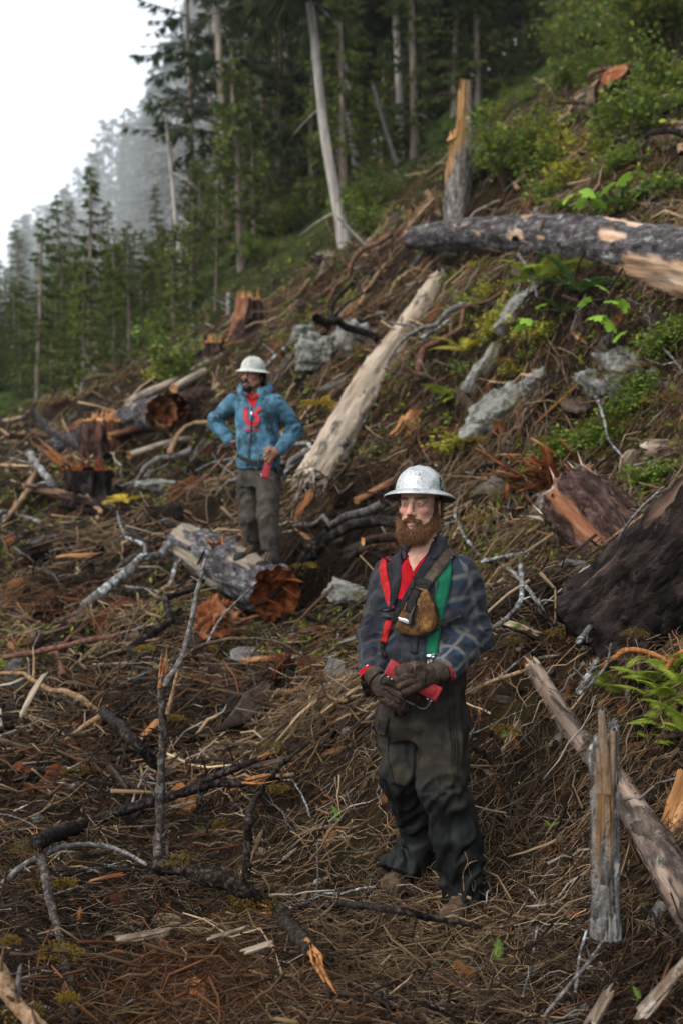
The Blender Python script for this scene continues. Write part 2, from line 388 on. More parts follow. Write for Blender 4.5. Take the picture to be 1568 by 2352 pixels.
# --- trunks one can follow in the photo: base, where it leaves the frame, width at the base, depth
traced = [
    (790,604,712,0,25,24,'pale weathered leaning trunk rising from the edge of the slash','grey',1),
    (820,432,775,0,20,32,'grey trunk standing close behind the pale leaning one','grey',1),
    (920,352,907,0,19,30,'straight light grey trunk, thickest of the row behind the snag','grey',1),
    (945,290,930,0,12,34,'slim trunk just beside the thickest straight grey one','brown',1),
    (975,305,980,0,12,32,'thin straight brownish trunk in the row behind the snag','brown',1),
    (1040,300,1045,0,16,30,'straight brown trunk rising directly behind the broken snag','brown',1),
    (1107,250,1110,0,18,34,'pale trunk with a greenish twin, uphill of the broken snag','grey',1),
    (1130,175,1131,0,14,37,'greenish grey trunk, the higher one of a pair uphill of the snag','brown',1),
    (530,565,497,0,20,30,'dark trunk with long sparse drooping boughs before the mist','brown',2),
    (450,475,437,0,13,33,'thin dark trunk with layered boughs against the white sky','brown',2),
    (424,680,384,265,17,29,'bare pale dead trunk half veiled by the mist','grey',0),
    (615,430,600,0,14,36,'narrow dark trunk inside the misty forest edge','brown',1),
    (575,455,562,250,8,40,'very thin bare trunk in the misty forest edge','grey',0),
    (690,375,680,200,13,37,'short light brown trunk above the green undergrowth','brown',1),
    (173,842,171,560,9,38,'thin bare pole trunk among green young conifers','grey',0),
    (287,812,287,600,8,40,'thin pale pole trunk beside the young conifers','grey',0),
    (497,420,478,0,11,38,'thin hazy trunk between the two boughed trees','brown',2),
]
for i, (bx, by, tx, ty, wd, d, lab, k, cr) in enumerate(traced):
    A = P(bx, by, d); A[2] = float(ground_z(A[0], A[1])) if abs(A[2]-float(ground_z(A[0], A[1]))) < 3 else A[2]
    B = P(tx, ty, d); up = B - A; H = up[2]*(1.9 if ty == 0 else 1.0); lean = (up[0]/up[2], .0)
    r = metres(wd, d)/2
    t = thing('forest_tree' if cr else 'dead_tree', lab, 'tree', A)
    obj('trunk', trunk_mesh('trunk', H, r, lean, 100+i, 14, .45 if cr else .35, 16 if cr else 22), m_trunk_grey if k == 'grey' else m_trunk_brown, t)
    if cr == 1:
        obj('crown', crown_mesh('crown', H*1.1, H*.50, 2.6, 90, 14, 200+i, lean, (.026,.044,.016), (.35, .8), .45, .5), m_leaf, t)
    elif cr == 2:
        obj('crown', crown_mesh('crown', H*1.1, H*.22, 2.6, 60, 22, 200+i, lean, (.022,.042,.018), (.25, .6), .22, .35, .25), m_leaf, t)
# --- the forest standing behind them
g = np.random.default_rng(77)
SKYL = ([-400, 0, 60, 130, 200, 250, 300, 350, 420, 500], [700, 600, 500, 470, 400, 270, 300, 200, 60, -400])
def fit(x, y, H, sc, cap=None):
    """trees on the open side of the hill are no taller than their neighbours in the mist"""
    px = 784 + x/y*F; z0 = float(ground_z(x, y)); zt = CAM_Z + (1076 - max(np.interp(px, *SKYL), -999 if cap is None else cap))/F*y
    return min(sc, (zt - z0)/H)
TKD = ['narrow', 'very tall', 'broad low-branched', 'high-crowned', 'bushy', 'slight']
def place(n, xr, yr, kindset, gap, name, label, group, cond=None, sc=(.8, 1.15), tries=4000, cap=None):
    got = []
    for _ in range(tries):
        if len(got) >= n: break
        y = g.uniform(*yr); x = g.uniform(*xr)*y
        if cond and not cond(x, y): continue
        if any((x-a)**2 + (y-b)**2 < (gap*(1+y/120))**2 for a, b in got): continue
        k = int(g.choice(kindset)); s_ = fit(x, y, kinds[k][0], g.uniform(*sc), cap and cap+g.uniform(-60, 130))
        if s_ < .2: continue
        got.append((x, y))
        tree(name, TKD[k]+' '+label, group, x, y, k, s_, g.uniform(0, 6.28), (g.normal(0, .02), g.normal(0, .02)))
    return got
place(85, (-.08, .5), (34, 62), [0, 1, 3, 3], 1.9, 'tall_conifer', 'dark conifer with bare lower trunk in the shaded forest', 'tall conifers of the shaded forest')
place(24, (-.30, -.04), (48, 70), [0, 1, 2, 3], 3.0, 'misty_conifer', 'conifer fading into the drifting mist', 'conifers in the drifting mist')
place(190, (-.42, -.04), (58, 150), [2, 2, 0, 4], 2.7, 'hillside_conifer', 'spired conifer on the far misty hillside', 'conifers on the far misty hillside', sc=(.95, 1.6))
place(110, (-.42, -.09), (28, 58), [4, 4, 4, 5], 1.15, 'young_conifer', 'bright green young conifer below the misty forest', 'young conifers below the clear-cut edge', sc=(.7, 1.1), cap=570)
place(34, (-.40, -.12), (22, 36), [5, 4, 5], 1.1, 'edge_conifer', 'waist-high bright green conifer on the brushy edge of the clear-cut', 'small conifers on the brushy edge', sc=(.22, .5))
place(40, (-.04, .45), (38, 60), [4, 4, 2], 1.8, 'understory_conifer', 'shaded conifer growing between the tall trunks', 'understory between the tall trunks', sc=(.6, 1.0))
place(60, (-.10, .5), (63, 88), [0, 2, 2], 2.0, 'backdrop_conifer', 'deep green conifer closing the forest behind the bare trunks', 'conifers behind the bare trunks', sc=(1.0, 1.5))
place(22, (-.10, .10), (27, 40), [5, 5, 4], 1.6, 'sapling_conifer', 'yellowish green conifer sapling along the clear-cut edge', 'saplings along the clear-cut edge', sc=(.45, .8))
place(30, (.08, .42), (22, 36), [5, 4, 5], 1.6, 'hemlock_sapling', 'feathery green hemlock sapling on the slope above the root wad', 'saplings on the slope above the root wad', cond=lambda x, y: not (y < 30 and x/y < .22), sc=(.5, 1.0))
# ================================================================ timber: logs, stumps, snags, rocks
def M_log(name, bark, wood, scale=14, stretch=.14, rough=.85, lichen=0., bare_amt=1.):
    """bark and bare wood on one stem; the mesh attribute 'bare' says where the bark is gone"""
    m, nt, b = new_mat(name, rough, .05)
    k = noise_node(nt, scale, 8, .7, stretch=(1, 1, .35)); f = noise_node(nt, scale*1.6, 8, .72, stretch=(1, 1, stretch*.5))
    cb = ramp(nt, k, [(.28, bark[0]), (.5, bark[1]), (.72, bark[2])])
    cw = ramp(nt, f, [(.28, wood[0]), (.5, wood[1]), (.72, wood[2])])
    if lichen:
        l = noise_node(nt, scale*.45, 8, .75); cb = mix(nt, ramp(nt, l, [(.56, (0,0,0)), (.66, (lichen,)*3)]), cb, (.30,.33,.30))
    tc = nt.nodes.new('ShaderNodeTexCoord'); mp = nt.nodes.new('ShaderNodeMapping'); mp.inputs['Scale'].default_value = (1, 1, .38)
    wv = mix(nt, .06, tc.outputs['Object'], noise_node(nt, 20, 3, .6), 'ADD'); nt.links.new(wv, mp.inputs[0])
    vo = nt.nodes.new('ShaderNodeTexVoronoi'); vo.inputs['Scale'].default_value = scale*2.6; nt.links.new(mp.outputs[0], vo.inputs['Vector'])
    cb = mix(nt, 1., cb, ramp(nt, vo.outputs['Color'], [(.1, (.45,)*3), (.9, (1.7,)*3)]), 'MULTIPLY')        # scale by scale
    c = mix(nt, attr(nt, 'bare', 'Fac'), cb, cw); nt.links.new(c, b.inputs['Base Color'])
    hb = mix(nt, .5, k, ramp(nt, vo.outputs['Distance'], [(0., (1,)*3), (.8, (0,)*3)]))
    h = mix(nt, attr(nt, 'bare', 'Fac'), hb, f); bump(nt, b, h, 1., .03)
    return m
m_darklog = M_log('grey_brown_bark', [(.010,.008,.008), (.048,.042,.042), (.14,.125,.125)], [(.20,.085,.035), (.42,.27,.17), (.62,.50,.40)], 11, lichen=.5)
m_pale = M_log('pale_bare_wood', [(.05,.04,.03), (.16,.13,.10), (.3,.26,.2)], [(.11,.075,.05), (.30,.235,.175), (.46,.39,.31)], 9)
m_lichenlog = M_log('lichen_bark', [(.008,.007,.008), (.045,.040,.042), (.16,.15,.155)], [(.10,.07,.045), (.22,.18,.135), (.36,.32,.265)], 16, lichen=.4)
m_butt = M_log('black_bark', [(.003,.0026,.0026), (.012,.009,.008), (.05,.036,.032)], [(.06,.035,.02), (.14,.08,.05), (.25,.16,.10)], 10)
m_redbark = M_log('red_brown_bark', [(.008,.005,.0045), (.032,.018,.015), (.11,.07,.058)], [(.10,.035,.016), (.24,.10,.05), (.42,.25,.15)], 13)
m_weather = M_log('weathered_wood', [(.032,.030,.029), (.115,.107,.10), (.27,.25,.23)], [(.09,.048,.02), (.25,.135,.055), (.42,.26,.125)], 16, .07)
m_oldlog = M_log('flaking_bark', [(.016,.012,.010), (.07,.052,.042), (.16,.13,.105)], [(.10,.06,.04), (.25,.175,.13), (.42,.34,.275)], 12, lichen=.3)
m_rot = M('rotten_red_wood', [(.014,.004,.002), (.11,.026,.009), (.29,.10,.034)], 11, stretch=(1,1,.5), bmp=1, bdist=.03)
m_rotpale = M('rotten_orange_wood', [(.05,.014,.006), (.18,.060,.024), (.36,.19,.10)], 12, stretch=(1,1,.4), bmp=1, bdist=.03)
m_cut = M('fresh_cut_wood', [(.16,.06,.022), (.40,.19,.075), (.58,.36,.19)], 8, stretch=(1,1,.3), bmp=.6)
m_cutpale = M('pale_cut_wood', [(.12,.08,.05), (.32,.26,.195), (.50,.44,.37)], 9, stretch=(1,1,.3), bmp=.6)
m_split = M('split_sapwood', [(.12,.05,.018), (.30,.145,.058), (.47,.29,.145)], 14, stretch=(1,1,.08), bmp=.8)
m_rock0 = M('plain_grey_rock', [(0.22, (.025,.026,.022)), (.42, (.085,.083,.072)), (.52, (.20,.196,.18)), (.8, (.36,.36,.335))], 7, 10, .9, .05, bmp=1, bdist=.03, bscale=14)

def mossy(m):
    nt = m.node_tree; b = nt.nodes['Principled BSDF']; c0 = b.inputs['Base Color'].links[0].from_socket
    c = mix(nt, ramp(nt, noise_node(nt, 3.6, 8, .7), [(.5, (0,)*3), (.6, (.9,)*3)]), c0, ramp(nt, noise_node(nt, 45, 5, .6), [(.3, (.018,.017,.006)), (.7, (.085,.075,.018))]))
    nt.links.new(c, b.inputs['Base Color']); return m
m_rock = mossy(m_rock0)
def axis_matrix(a, b):
    a, b = Vector(a), Vector(b); z = (b-a).normalized()
    return Matrix.Translation(a) @ z.to_track_quat('Z', 'Y').to_matrix().to_4x4()
def stem_mesh(name, pts, rad, seed=0, sides=44, step=.035, bark=.05, crack=0, bare=None, drop=.012, knot=0, flare=0, fine=30):
    """pts: local path mostly along +Z. returns mesh, rings (K,sides,3)"""
    path = catmull(pts, max(4, int(np.linalg.norm(np.array(pts[-1])-pts[0])/step/max(len(pts)-1, 1))))
    K = len(path); t = np.linspace(0, 1, K); r = np.interp(t, np.linspace(0, 1, len(rad)), rad)
    tg, n, b = frames(path[None]); a = np.arange(sides)*2*np.pi/sides
    # one steady frame along the stem
    x0 = np.array([1., 0, 0]); n = norm(x0 - tg[0]*(tg[0] @ x0)[:, None]); b = np.cross(tg[0], n)
    L = np.concatenate([[0], np.cumsum(np.linalg.norm(np.diff(path, axis=0), axis=1))])
    A, LL = np.meshgrid(a, L); rr = r[:, None]
    q = np.stack([np.cos(A)*rr*fine, np.sin(A)*rr*fine, LL*fine*.22], -1) + seed*7.1
    ridge = 1 - np.abs(fbm(q*.8, 3)); lump = fbm(np.stack([np.cos(A)*2.2, np.sin(A)*2.2, LL*1.5], -1) + seed*3.3, 3)
    B = np.zeros_like(A) if bare is None else bare(A, LL/L[-1], q)
    plate = sm(.0, .25, fbm(q*.33+3, 2)); R_ = rr*(1 + .09*lump) + 1.6*bark*rr*(ridge-.6)*(1-.7*B) + .5*bark*rr*plate*(1-B) - drop*B
    if crack: R_ = R_ - crack*rr*sm(.09, 0, np.abs(fbm(np.stack([np.cos(A)*3.2, np.sin(A)*3.2, LL*.7], -1)+seed, 3)))
    if flare: R_ = R_*(1 + flare*np.exp(-LL/(.22*L[-1]))*(.6+.4*np.sin(A*5+seed+.8*noise(np.stack([A*0, LL*3, A*0+seed], -1)))))
    if knot:
        g = np.random.default_rng(seed)
        for _ in range(knot):
            ka, kl = g.uniform(0, 6.28), g.uniform(.05, .95)*L[-1]; da = (A-ka+np.pi) % (2*np.pi)-np.pi
            R_ += .02*np.exp(-((da*rr)**2 + (LL-kl)**2)/.0012)
    v = path[:, None] + R_[..., None]*(np.cos(A)[..., None]*n[:, None] + np.sin(A)[..., None]*b[:, None])
    i = np.arange(K*sides).reshape(K, sides); j = np.roll(i, -1, 1)
    quads = np.stack([i[:-1], j[:-1], j[1:], i[1:]], -1).reshape(-1, 4)
    return mesh(name, v, quads, attrs={'bare': B.ravel()}), v
def cap_mesh(name, ring, axis, style='cut', seed=0, depth=.06, scale=1.):
    """end face of a stem from its last ring"""
    c = ring.mean(0); n = len(ring); m = 14; u = np.linspace(1, 0, m)[:, None, None]
    v = c + (ring-c)[None]*u; axis = np.asarray(axis)
    r = np.linalg.norm(ring-c, axis=1).mean()
    q = v/r*3.2 + seed
    if style == 'rot': h = -depth*(1-u[..., 0]**2)*1.0 + depth*.9*fbm(q, 4) - .4*depth
    elif style == 'split': h = depth*np.clip(fbm(q*1.3, 3), -1, 1)
    else: h = .006*fbm(q*2, 3)
    h = h*(1 if style == 'split' else sm(1.0, .9, u[..., 0]) + .0)
    v = v + h[..., None]*axis
    i = np.arange(m*n).reshape(m, n); j = np.roll(i, -1, 1)
    return mesh(name, v, np.stack([i[:-1], j[:-1], j[1:], i[1:]], -1).reshape(-1, 4))
def splinters(base, axis, r, n, ln, seed=0, wd=.012, spread=.35):
    g = np.random.default_rng(seed); axis = norm(axis); J = Joined()
    s = norm(np.cross(axis, [.3, .2, 1])); s2 = np.cross(axis, s)
    a = g.uniform(0, 6.28, n); rr = r*np.sqrt(g.uniform(.1, .9, n))
    b = base + (np.cos(a)*rr)[:, None]*s + (np.sin(a)*rr)[:, None]*s2
    d = norm(axis + spread*g.normal(size=(n, 3))); L = g.uniform(.3, 1., n)*ln
    p = b[:, None] + d[:, None]*L[:, None, None]*np.linspace(-.35, 1, 4)[None, :, None] + .02*g.normal(size=(n, 4, 3))*L[:, None, None]
    v, q, tr = tubes(p, (wd*g.uniform(.4, 1.2, n))[:, None]*np.array([1, 1, .8, .12])[None], 4); J.add(v, q)
    return J
def local(Mx, pts):
    Mi = Mx.inverted(); return [tuple(Mi @ Vector(p)) for p in pts]
def log(name, label, cat, pts, rad, mat, seed=0, ends=('cut', 'cut'), endmat=None, depth=.06, group=None, spl=(0, 0), **kw):
    Mx = axis_matrix(pts[0], pts[-1]); lp = local(Mx, pts)
    o = thing(name, label, cat, group=group); o.matrix_world = Mx
    me, v = stem_mesh('stem', np.array(lp), rad, seed, **kw); obj('stem', me, mat, o)
    em = endmat or m_cut
    ems = em if isinstance(em, (list, tuple)) else (em, em)
    for k, (ring, ax) in enumerate(((v[0], v[0].mean(0)-v[1].mean(0)), (v[-1], v[-1].mean(0)-v[-2].mean(0)))):
        if ends[k] is None: continue
        ax = norm(ax); e = obj('end_face', cap_mesh('end_face', ring, ax, ends[k], seed+k, depth), ems[k], o)
        if spl[k]:
            rr = np.linalg.norm(ring-ring.mean(0), axis=1).mean()
            obj('splinter_fringe', splinters(ring.mean(0), ax, rr, spl[k], rr*1.4, seed+k).mesh('splinter_fringe', False), ems[k], e)['kind'] = 'stuff'
    return o
def L3(*pts): return [P(*p) for p in pts]

# the big dark log across the slope
def bare_big(A, t, q):
    n = fbm(q*.20, 3)
    return sm(.0, .12, n + 2.2*np.exp(-((t-.80)/.10)**2)*np.exp(-(((A-3.9+np.pi) % 6.283-np.pi)/.85)**2) + .9*np.exp(-((t-.63)/.03)**2)*np.exp(-(((A-1.3+np.pi) % 6.283-np.pi)/.5)**2) - .75)
log('fallen_log', 'huge dark grey barked log lying across the upper slope', 'log', L3((945,548,14.5), (1080,537,12.6), (1250,545,10.8), (1420,570,9.3), (1640,622,7.9), (1900,690,6.8)),
    [.15, .20, .235, .25, .275, .29], m_darklog, 3, ('split', 'cut'), (m_rotpale, m_cut), .12, bare=bare_big, spl=(24, 0), step=.05, sides=56)
# the pale barkless log leaning down the bank
log('bare_log', 'pale barkless log leaning down the bank behind the blue hoodie', 'log', L3((1003,645,13.4), (930,765,12.3), (850,880,11.2), (715,1105,9.55)),
    [.13, .17, .195, .175], m_pale, 5, ('split', 'split'), (m_cutpale, m_cutpale), .1, bare=lambda A, t, q: .96*sm(-.62, -.45, fbm(q*.22, 3)), bark=.06, crack=.16, knot=14, spl=(10, 60), step=.04)
# the rotten log under the second man
def bare_rotten(A, t, q): return .9*sm(.55, .7, fbm(q*.3+4, 3) + .45*np.exp(-(t/.2)**2))
LOGC = L3((424,1246,9.25), (518,1296,8.55), (634,1362,7.72))
rl = log('rotten_log', 'grey barked rotten log with a red hollow end, stood on by the hooded man', 'log', LOGC, [.185, .205, .205], m_lichenlog, 8, ('split', 'rot'), (m_lichenlog, m_rot), .045, bare=bare_rotten, bark=.11, spl=(0, 7), step=.03, sides=60)
sp = splinters(np.array(P(520,1268,8.5)), np.array([.4, .1, 1.]), .15, 46, .16, 4, .02, .7)
obj('torn_wood', sp.mesh('torn_wood', False), m_rotpale, rl, kind='stuff').matrix_parent_inverse = rl.matrix_world.inverted()
sp = splinters(np.array(P(517,1280,8.4)), np.array([-.1, 0, 1.]), .005, 1, .22, 9, .03, .02)
obj('upright_splinter', sp.mesh('upright_splinter', False), m_split, rl).matrix_parent_inverse = rl.matrix_world.inverted()
# the diagonal log at the right
log('leaning_log', 'slender flaking pale log running downhill behind the grey post', 'log', L3((1228,1538,5.0), (1305,1662,4.55), (1405,1785,4.12), (1480,1900,3.78), (1580,2070,3.38), (1700,2300,3.0)),
    [.046, .052, .055, .062, .070, .075], m_oldlog, 12, ('split', 'cut'), m_cutpale, .05, bare=lambda A, t, q: .85*sm(.12, .26, fbm(q*.55+2, 4)), bark=.09, drop=.006, spl=(16, 0), step=.018, sides=48)
# the black butt at the right edge
log('blackened_butt', 'massive wet black tree butt with deep furrowed bark above the ferns', 'log', L3((1425,1475,5.0), (1500,1400,4.9), (1600,1290,4.75), (1850,1060,4.5)), [.30, .31, .30, .28], m_butt, 15, ('rot', 'cut'), m_butt, .12,
    bare=lambda A, t, q: .5*sm(.35, .5, fbm(q*.25+1, 3)), bark=.16, flare=.35, step=.03, sides=72, fine=16)
# the sawn log at the right
log('sawn_log', 'reddish barked log with a pale splintered sawn face above the bank', 'log', L3((1318,1148,7.15), (1365,1195,6.9), (1460,1290,6.5)), [.235, .25, .26], m_redbark, 18, ('split', 'cut'), m_cutpale, .05,
    bare=lambda A, t, q: .8*sm(.2, .35, fbm(q*.20+6, 3)), bark=.12, spl=(40, 0), step=.03, sides=56)
# upright broken post in the foreground
def post():
    base = hit([1388], [2125])[0][0]; d = np.dot(base - np.array([0, 0, CAM_Z]), [0, CP, -SP])
    A0 = base - [0, 0, .035]; T = P(1386, 1672, d+.02)
    o = thing('splintered_post', 'upright splintered grey post with tan split streaks beside the pale log', 'post', A0)
    H = T[2]-A0[2]; K, n = 90, 56; t = np.linspace(0, 1, K); a = np.arange(n)*2*np.pi/n; Aa, Tt = np.meshgrid(a, t)
    ax = (T-A0)[:2]/H
    r = .035*(1 + .10*np.cos(2*Aa+.6) + .05*np.cos(5*Aa+1) + .12*sm(.25, 0, Tt))
    q = np.stack([np.cos(Aa)*5, np.sin(Aa)*5, Tt*1.1], -1); fib = fbm(q*2.2, 4); groove = np.abs(fbm(q*1.0+3, 2))
    r = r*(1 + .16*fib - .26*sm(.12, 0, groove) + .05*fbm(np.stack([np.cos(Aa), np.sin(Aa), Tt*6], -1), 3))
    x, y = np.cos(Aa)*r, np.sin(Aa)*r
    # ragged top: the right side stands taller
    top = .93 + .07*np.cos(Aa-.1) + .05*fbm(np.stack([np.cos(Aa)*4, np.sin(Aa)*4, 0*Aa], -1), 2)
    z = Tt*H*top
    front = np.exp(-(((Aa-4.45+np.pi) % 6.283 - np.pi)/.75)**2)
    streak = fbm(np.stack([np.cos(Aa)*7, np.sin(Aa)*7, Tt*.9], -1)+5, 3)
    B = sm(.0, .5, front)*sm(.36, .5, Tt + .12*fib)*sm(-.2, .05, streak+.15) + .5*sm(.2, .4, streak)*sm(.1, .25, Tt)*front
    v = np.stack([x + ax[0]*z, y + ax[1]*z, z], -1)
    i = np.arange(K*n).reshape(K, n); j = np.roll(i, -1, 1)
    obj('stem', mesh('stem', v, np.stack([i[:-1], j[:-1], j[1:], i[1:]], -1).reshape(-1, 4), attrs={'bare': B.ravel()}), m_weather, o)
    obj('end_face', cap_mesh('end_face', v[-1], np.array([0, 0, 1.]), 'split', 3, .03), m_weather, o)
    # the leaning prong and a few standing slivers
    for k, (dx, dy, hh, lx, rr) in enumerate([(.004, -.004, .085, -.16, .015), (.019, .002, .03, -.05, .012), (-.022, .0, -.03, .1, .011)]):
        p0 = np.array([dx*.7 + ax[0]*H*.7, dy+.012, H*.70]); p1 = p0 + np.array([lx*hh*1.8+dx*.3, -.012, hh + H*.26])
        me, vv = stem_mesh('prong', np.array([p0, .5*(p0+p1), p1]), [rr*1.1, rr, rr*.75], 30+k, 14, .012, .12, bare=lambda A, t, q: .6*sm(.1, .4, fbm(q*.1, 2)), drop=.001)
        pr = obj('prong', me, m_weather, o); obj('end_face', cap_mesh('end_face', vv[-1], np.array([0, 0, 1.]), 'split', k, .012), m_weather, pr)
    return o
post()
# broken snag on the slope
def snag():
    A0 = P(1048, 492, 14.6); A0[2] -= .25; T = P(1056, 195, 14.6); H = T[2]-A0[2]
    o = thing('broken_snag', 'tall grey broken snag with a fresh orange split top', 'snag', A0)
    K, n = 70, 40; t = np.linspace(0, 1, K); a = np.arange(n)*2*np.pi/n; Aa, Tt = np.meshgrid(a, t)
    fib = fbm(np.stack([np.cos(Aa)*4, np.sin(Aa)*4, Tt*3], -1)*1.6, 4)
    right = .5+.5*np.cos(Aa+.2)
    z = Tt*H*(.60 + .40*sm(.1, .6, right + .15*fib))
    r = (.205 - .035*Tt)*(1 + .10*fib)*(1 - .25*sm(.62, 1, Tt))
    v = np.stack([np.cos(Aa)*r + .02*z + .035*sm(.6, 1, Tt), np.sin(Aa)*r, z], -1)
    B = sm(.2, .45, fib*.6 + .1)*.2 + .95*sm(.52, .62, Tt+.08*fib)*sm(-.1, .5, np.cos(Aa-3.9))
    i = np.arange(K*n).reshape(K, n); j = np.roll(i, -1, 1)
    obj('stem', mesh('stem', v, np.stack([i[:-1], j[:-1], j[1:], i[1:]], -1).reshape(-1, 4), attrs={'bare': B.ravel()}), m_weather, o)
    obj('split_face', cap_mesh('split_face', v[-1]+[0, 0, -.01], np.array([-.7, -.3, .4]), 'split', 5, .06), m_split, o)
    obj('splinter_fringe', splinters(np.array([-.06, -.08, H*.60]), np.array([.2, 0, 1.]), .1, 16, .24, 3, .02, .25).mesh('splinter_fringe', False), m_split, o, kind='stuff')
snag()
# stumps and logs of the left clear-cut
def stump(label, px, py, d, r, h, mat, cut, seed, name='tree_stump', lean=(0, 0), flare=.5):
    A0 = P(px, py, d); A0[2] -= .25
    o = thing(name, label, 'stump', A0)
    me, v = stem_mesh('stem', np.array([(0, 0, 0), (lean[0]*h*.5, lean[1]*h*.5, .12+h*.5), (lean[0]*h, lean[1]*h, h+.25)]), [r*1.05, r, r*.95], seed, 64, .03, .30, flare=flare, fine=14, bare=lambda A, t, q: .7*sm(.0, .3, fbm(q*.25+seed, 3)))
    obj('stem', me, mat, o); e = obj('cut_face', cap_mesh('cut_face', v[-1], np.array([0, 0, 1.]), 'split', seed, .05), cut, o)
    obj('splinter_fringe', splinters(v[-1].mean(0), np.array([0, 0, 1.]), r*.9, 18, .22, seed, .018, .15).mesh('splinter_fringe', False), cut, e, kind='stuff')
    return o
stump('tall red-brown stump with shredded bark at the clear-cut edge', 235, 1050, 14, .235, .5, m_redbark, m_cut, 41, flare=.25)
stump('low dark charred stump in the slash below the tall stump', 205, 1112, 11.8, .24, .16, m_butt, m_rot, 42, flare=.25)
stump('dark stump with an orange torn side under the forest edge', 562, 765, 19, .26, .62, m_redbark, m_cut, 43, lean=(.15, 0))
stump('small brown stump stub uphill of the hollow log', 488, 826, 18.5, .16, .3, m_redbark, m_cut, 44)
stump('pale leaning dead stub below the young conifers', 245, 902, 26, .14, 1.2, m_pale, m_cutpale, 45, 'dead_stub', (-.28, 0), .2)
stump('small blackened stump beside the pale leaning trunk', 745, 612, 22.5, .24, .2, m_butt, m_cutpale, 46)
log('hollow_log', 'hollow log with an orange sawn ring facing the clearing', 'log', L3((372,948,13.2), (330,958,13.8), (250,985,15.2)), [.215, .21, .20], m_darklog, 50, ('rot', None), m_rotpale, .2, bark=.1, step=.05)
log('hollow_log', 'second dark hollow butt leaning against the orange sawn ring', 'log', L3((402,938,13.6), (430,930,14.4), (470,915,15.5)), [.19, .19, .18], m_redbark, 51, ('rot', None), m_rot, .3, bark=.1, step=.05)
log('long_pole', 'long bare pale pole lying uphill from the hollow log', 'log', L3((295,925,15), (380,885,16.2), (478,838,18.5)), [.075, .07, .06], m_pale, 52, ('cut', 'cut'), m_cutpale, bare=lambda A, t, q: sm(-.5, -.2, fbm(q*.22, 3)), bark=.04, step=.06, sides=20)
log('long_pole', 'shorter pinkish pole lying beside the long bare pole', 'log', L3((400,892,15.5), (470,852,17)), [.08, .07], m_pale, 53, ('cut', 'cut'), m_cut, bare=lambda A, t, q: sm(-.6, -.3, fbm(q*.22, 3)), bark=.04, step=.06, sides=20)
log('mossy_log', 'grey mossy log end lying below the tall stump', 'log', L3((115,1035,14.5), (190,1010,15.2)), [.15, .15], m_darklog, 54, ('cut', 'cut'), m_darklog, bark=.1, step=.06, sides=28)
log('half_buried_log', 'grey half-buried log partly under needles at the bank foot', 'log', L3((1490,1035,7.4), (1560,1040,7.3), (1700,1060,7.0)), [.10, .11, .11], m_oldlog, 55, ('split', None), m_cutpale, .06, bare=lambda A, t, q: sm(-.2, .1, fbm(q*.25, 3)), step=.04, sides=30)
log('cut_pole', 'short cut pole end poking out beside the bearded man', 'log', L3((833,1243,7.3), (905,1232,7.4), (960,1226,7.5)), [.032, .034, .034], m_redbark, 56, ('cut', None), m_cut, step=.03, sides=18)

for k, (a_, b_, r_, mt_, lab) in enumerate([((255,1000,13.5), (395,972,14), .05, m_redbark, 'thin brown log lying under the orange hollow ring'), ((300,1045,12.6), (480,1000,13.6), .045, m_pale, 'pale pole lying below the hollow logs'), ((60,1120,12.2), (260,1168,11.3), .06, m_butt, 'charred log lying across the slash below the low stump'),
        ((330,1190,10.6), (520,1120,11.6), .05, m_redbark, 'brown pole lying uphill of the rotten log'), ((20,1270,10.4), (190,1225,10.6), .05, m_lichenlog, 'grey lichen pole lying downhill of the charred log'), ((430,860,17.5), (560,800,19), .06, m_pale, 'bare pole pointing up to the orange torn stump'),
        ((60,1345,9.3), (250,1330,9.2), .045, m_butt, 'black pole half sunk in the open slash'), ((620,700,20), (760,640,22), .06, m_redbark, 'red-brown log on the crest under the pale leaning trunk'), ((820,1150,9.0), (1010,1060,9.3), .04, m_redbark, 'dark slender pole leaning on the bank behind the bearded person')]):
    log('slash_pole', lab, 'log', L3(a_, tuple((np.array(a_)+b_)/2+[0, -6, -.1]), b_), [r_, r_*.95, r_*.8], mt_, 400+k, ('split', 'split'), m_split, .04, bare=lambda A, t, q: .8*sm(.1, .3, fbm(q*.5+3, 3)), bark=.1, step=.05, sides=18, spl=(6, 6))
# crumbling and torn pieces of wood
def chunk_mesh(name, size, seed, n=14, rough=.16, sub=26, fiber=2.5):
    """blocky lump: intersection of half-spaces, then fibrous noise"""
    g = np.random.default_rng(seed); th = np.linspace(0, np.pi, sub); ph = np.arange(sub*2)*np.pi/sub
    T, Ph = np.meshgrid(th, ph, indexing='ij'); d = np.stack([np.sin(T)*np.cos(Ph), np.sin(T)*np.sin(Ph), np.cos(T)], -1)
    nn = rand_dirs(n, g); nn = np.vstack([nn, np.eye(3), -np.eye(3)]); h = g.uniform(.72, 1.0, len(nn))
    dot = d @ nn.T; r = np.min(np.where(dot > .05, h/np.maximum(dot, .05), 9), -1)
    v = d*np.minimum(r, 1.6)[..., None]*np.asarray(size)
    v = v*(1 + rough*fbm(v/np.max(size)*np.array([4, 4, 4/fiber])+seed, 4))[..., None]
    i = np.arange(v.shape[0]*v.shape[1]).reshape(v.shape[:2]); j = np.roll(i, -1, 1)
    return mesh(name, v, np.stack([i[:-1], i[1:], j[1:], j[:-1]], -1).reshape(-1, 4))
def chunk(name, label, cat, px, py, d, size, mat, seed, rot=(0, 0, 0), group=None, **kw):
    o = obj(name, chunk_mesh(name, size, seed, **kw), mat); o.location = P(px, py, d); o.rotation_euler = rot
    return tag(o, label, cat, group)
chunk('rotten_chunk', 'crumbling red rotten wood lump lying before the hollow log end', 'rotten wood', 500, 1425, 7.3, (.16,.14,.14), m_rotpale, 61, n=26, rough=.45, sub=44, fiber=1)
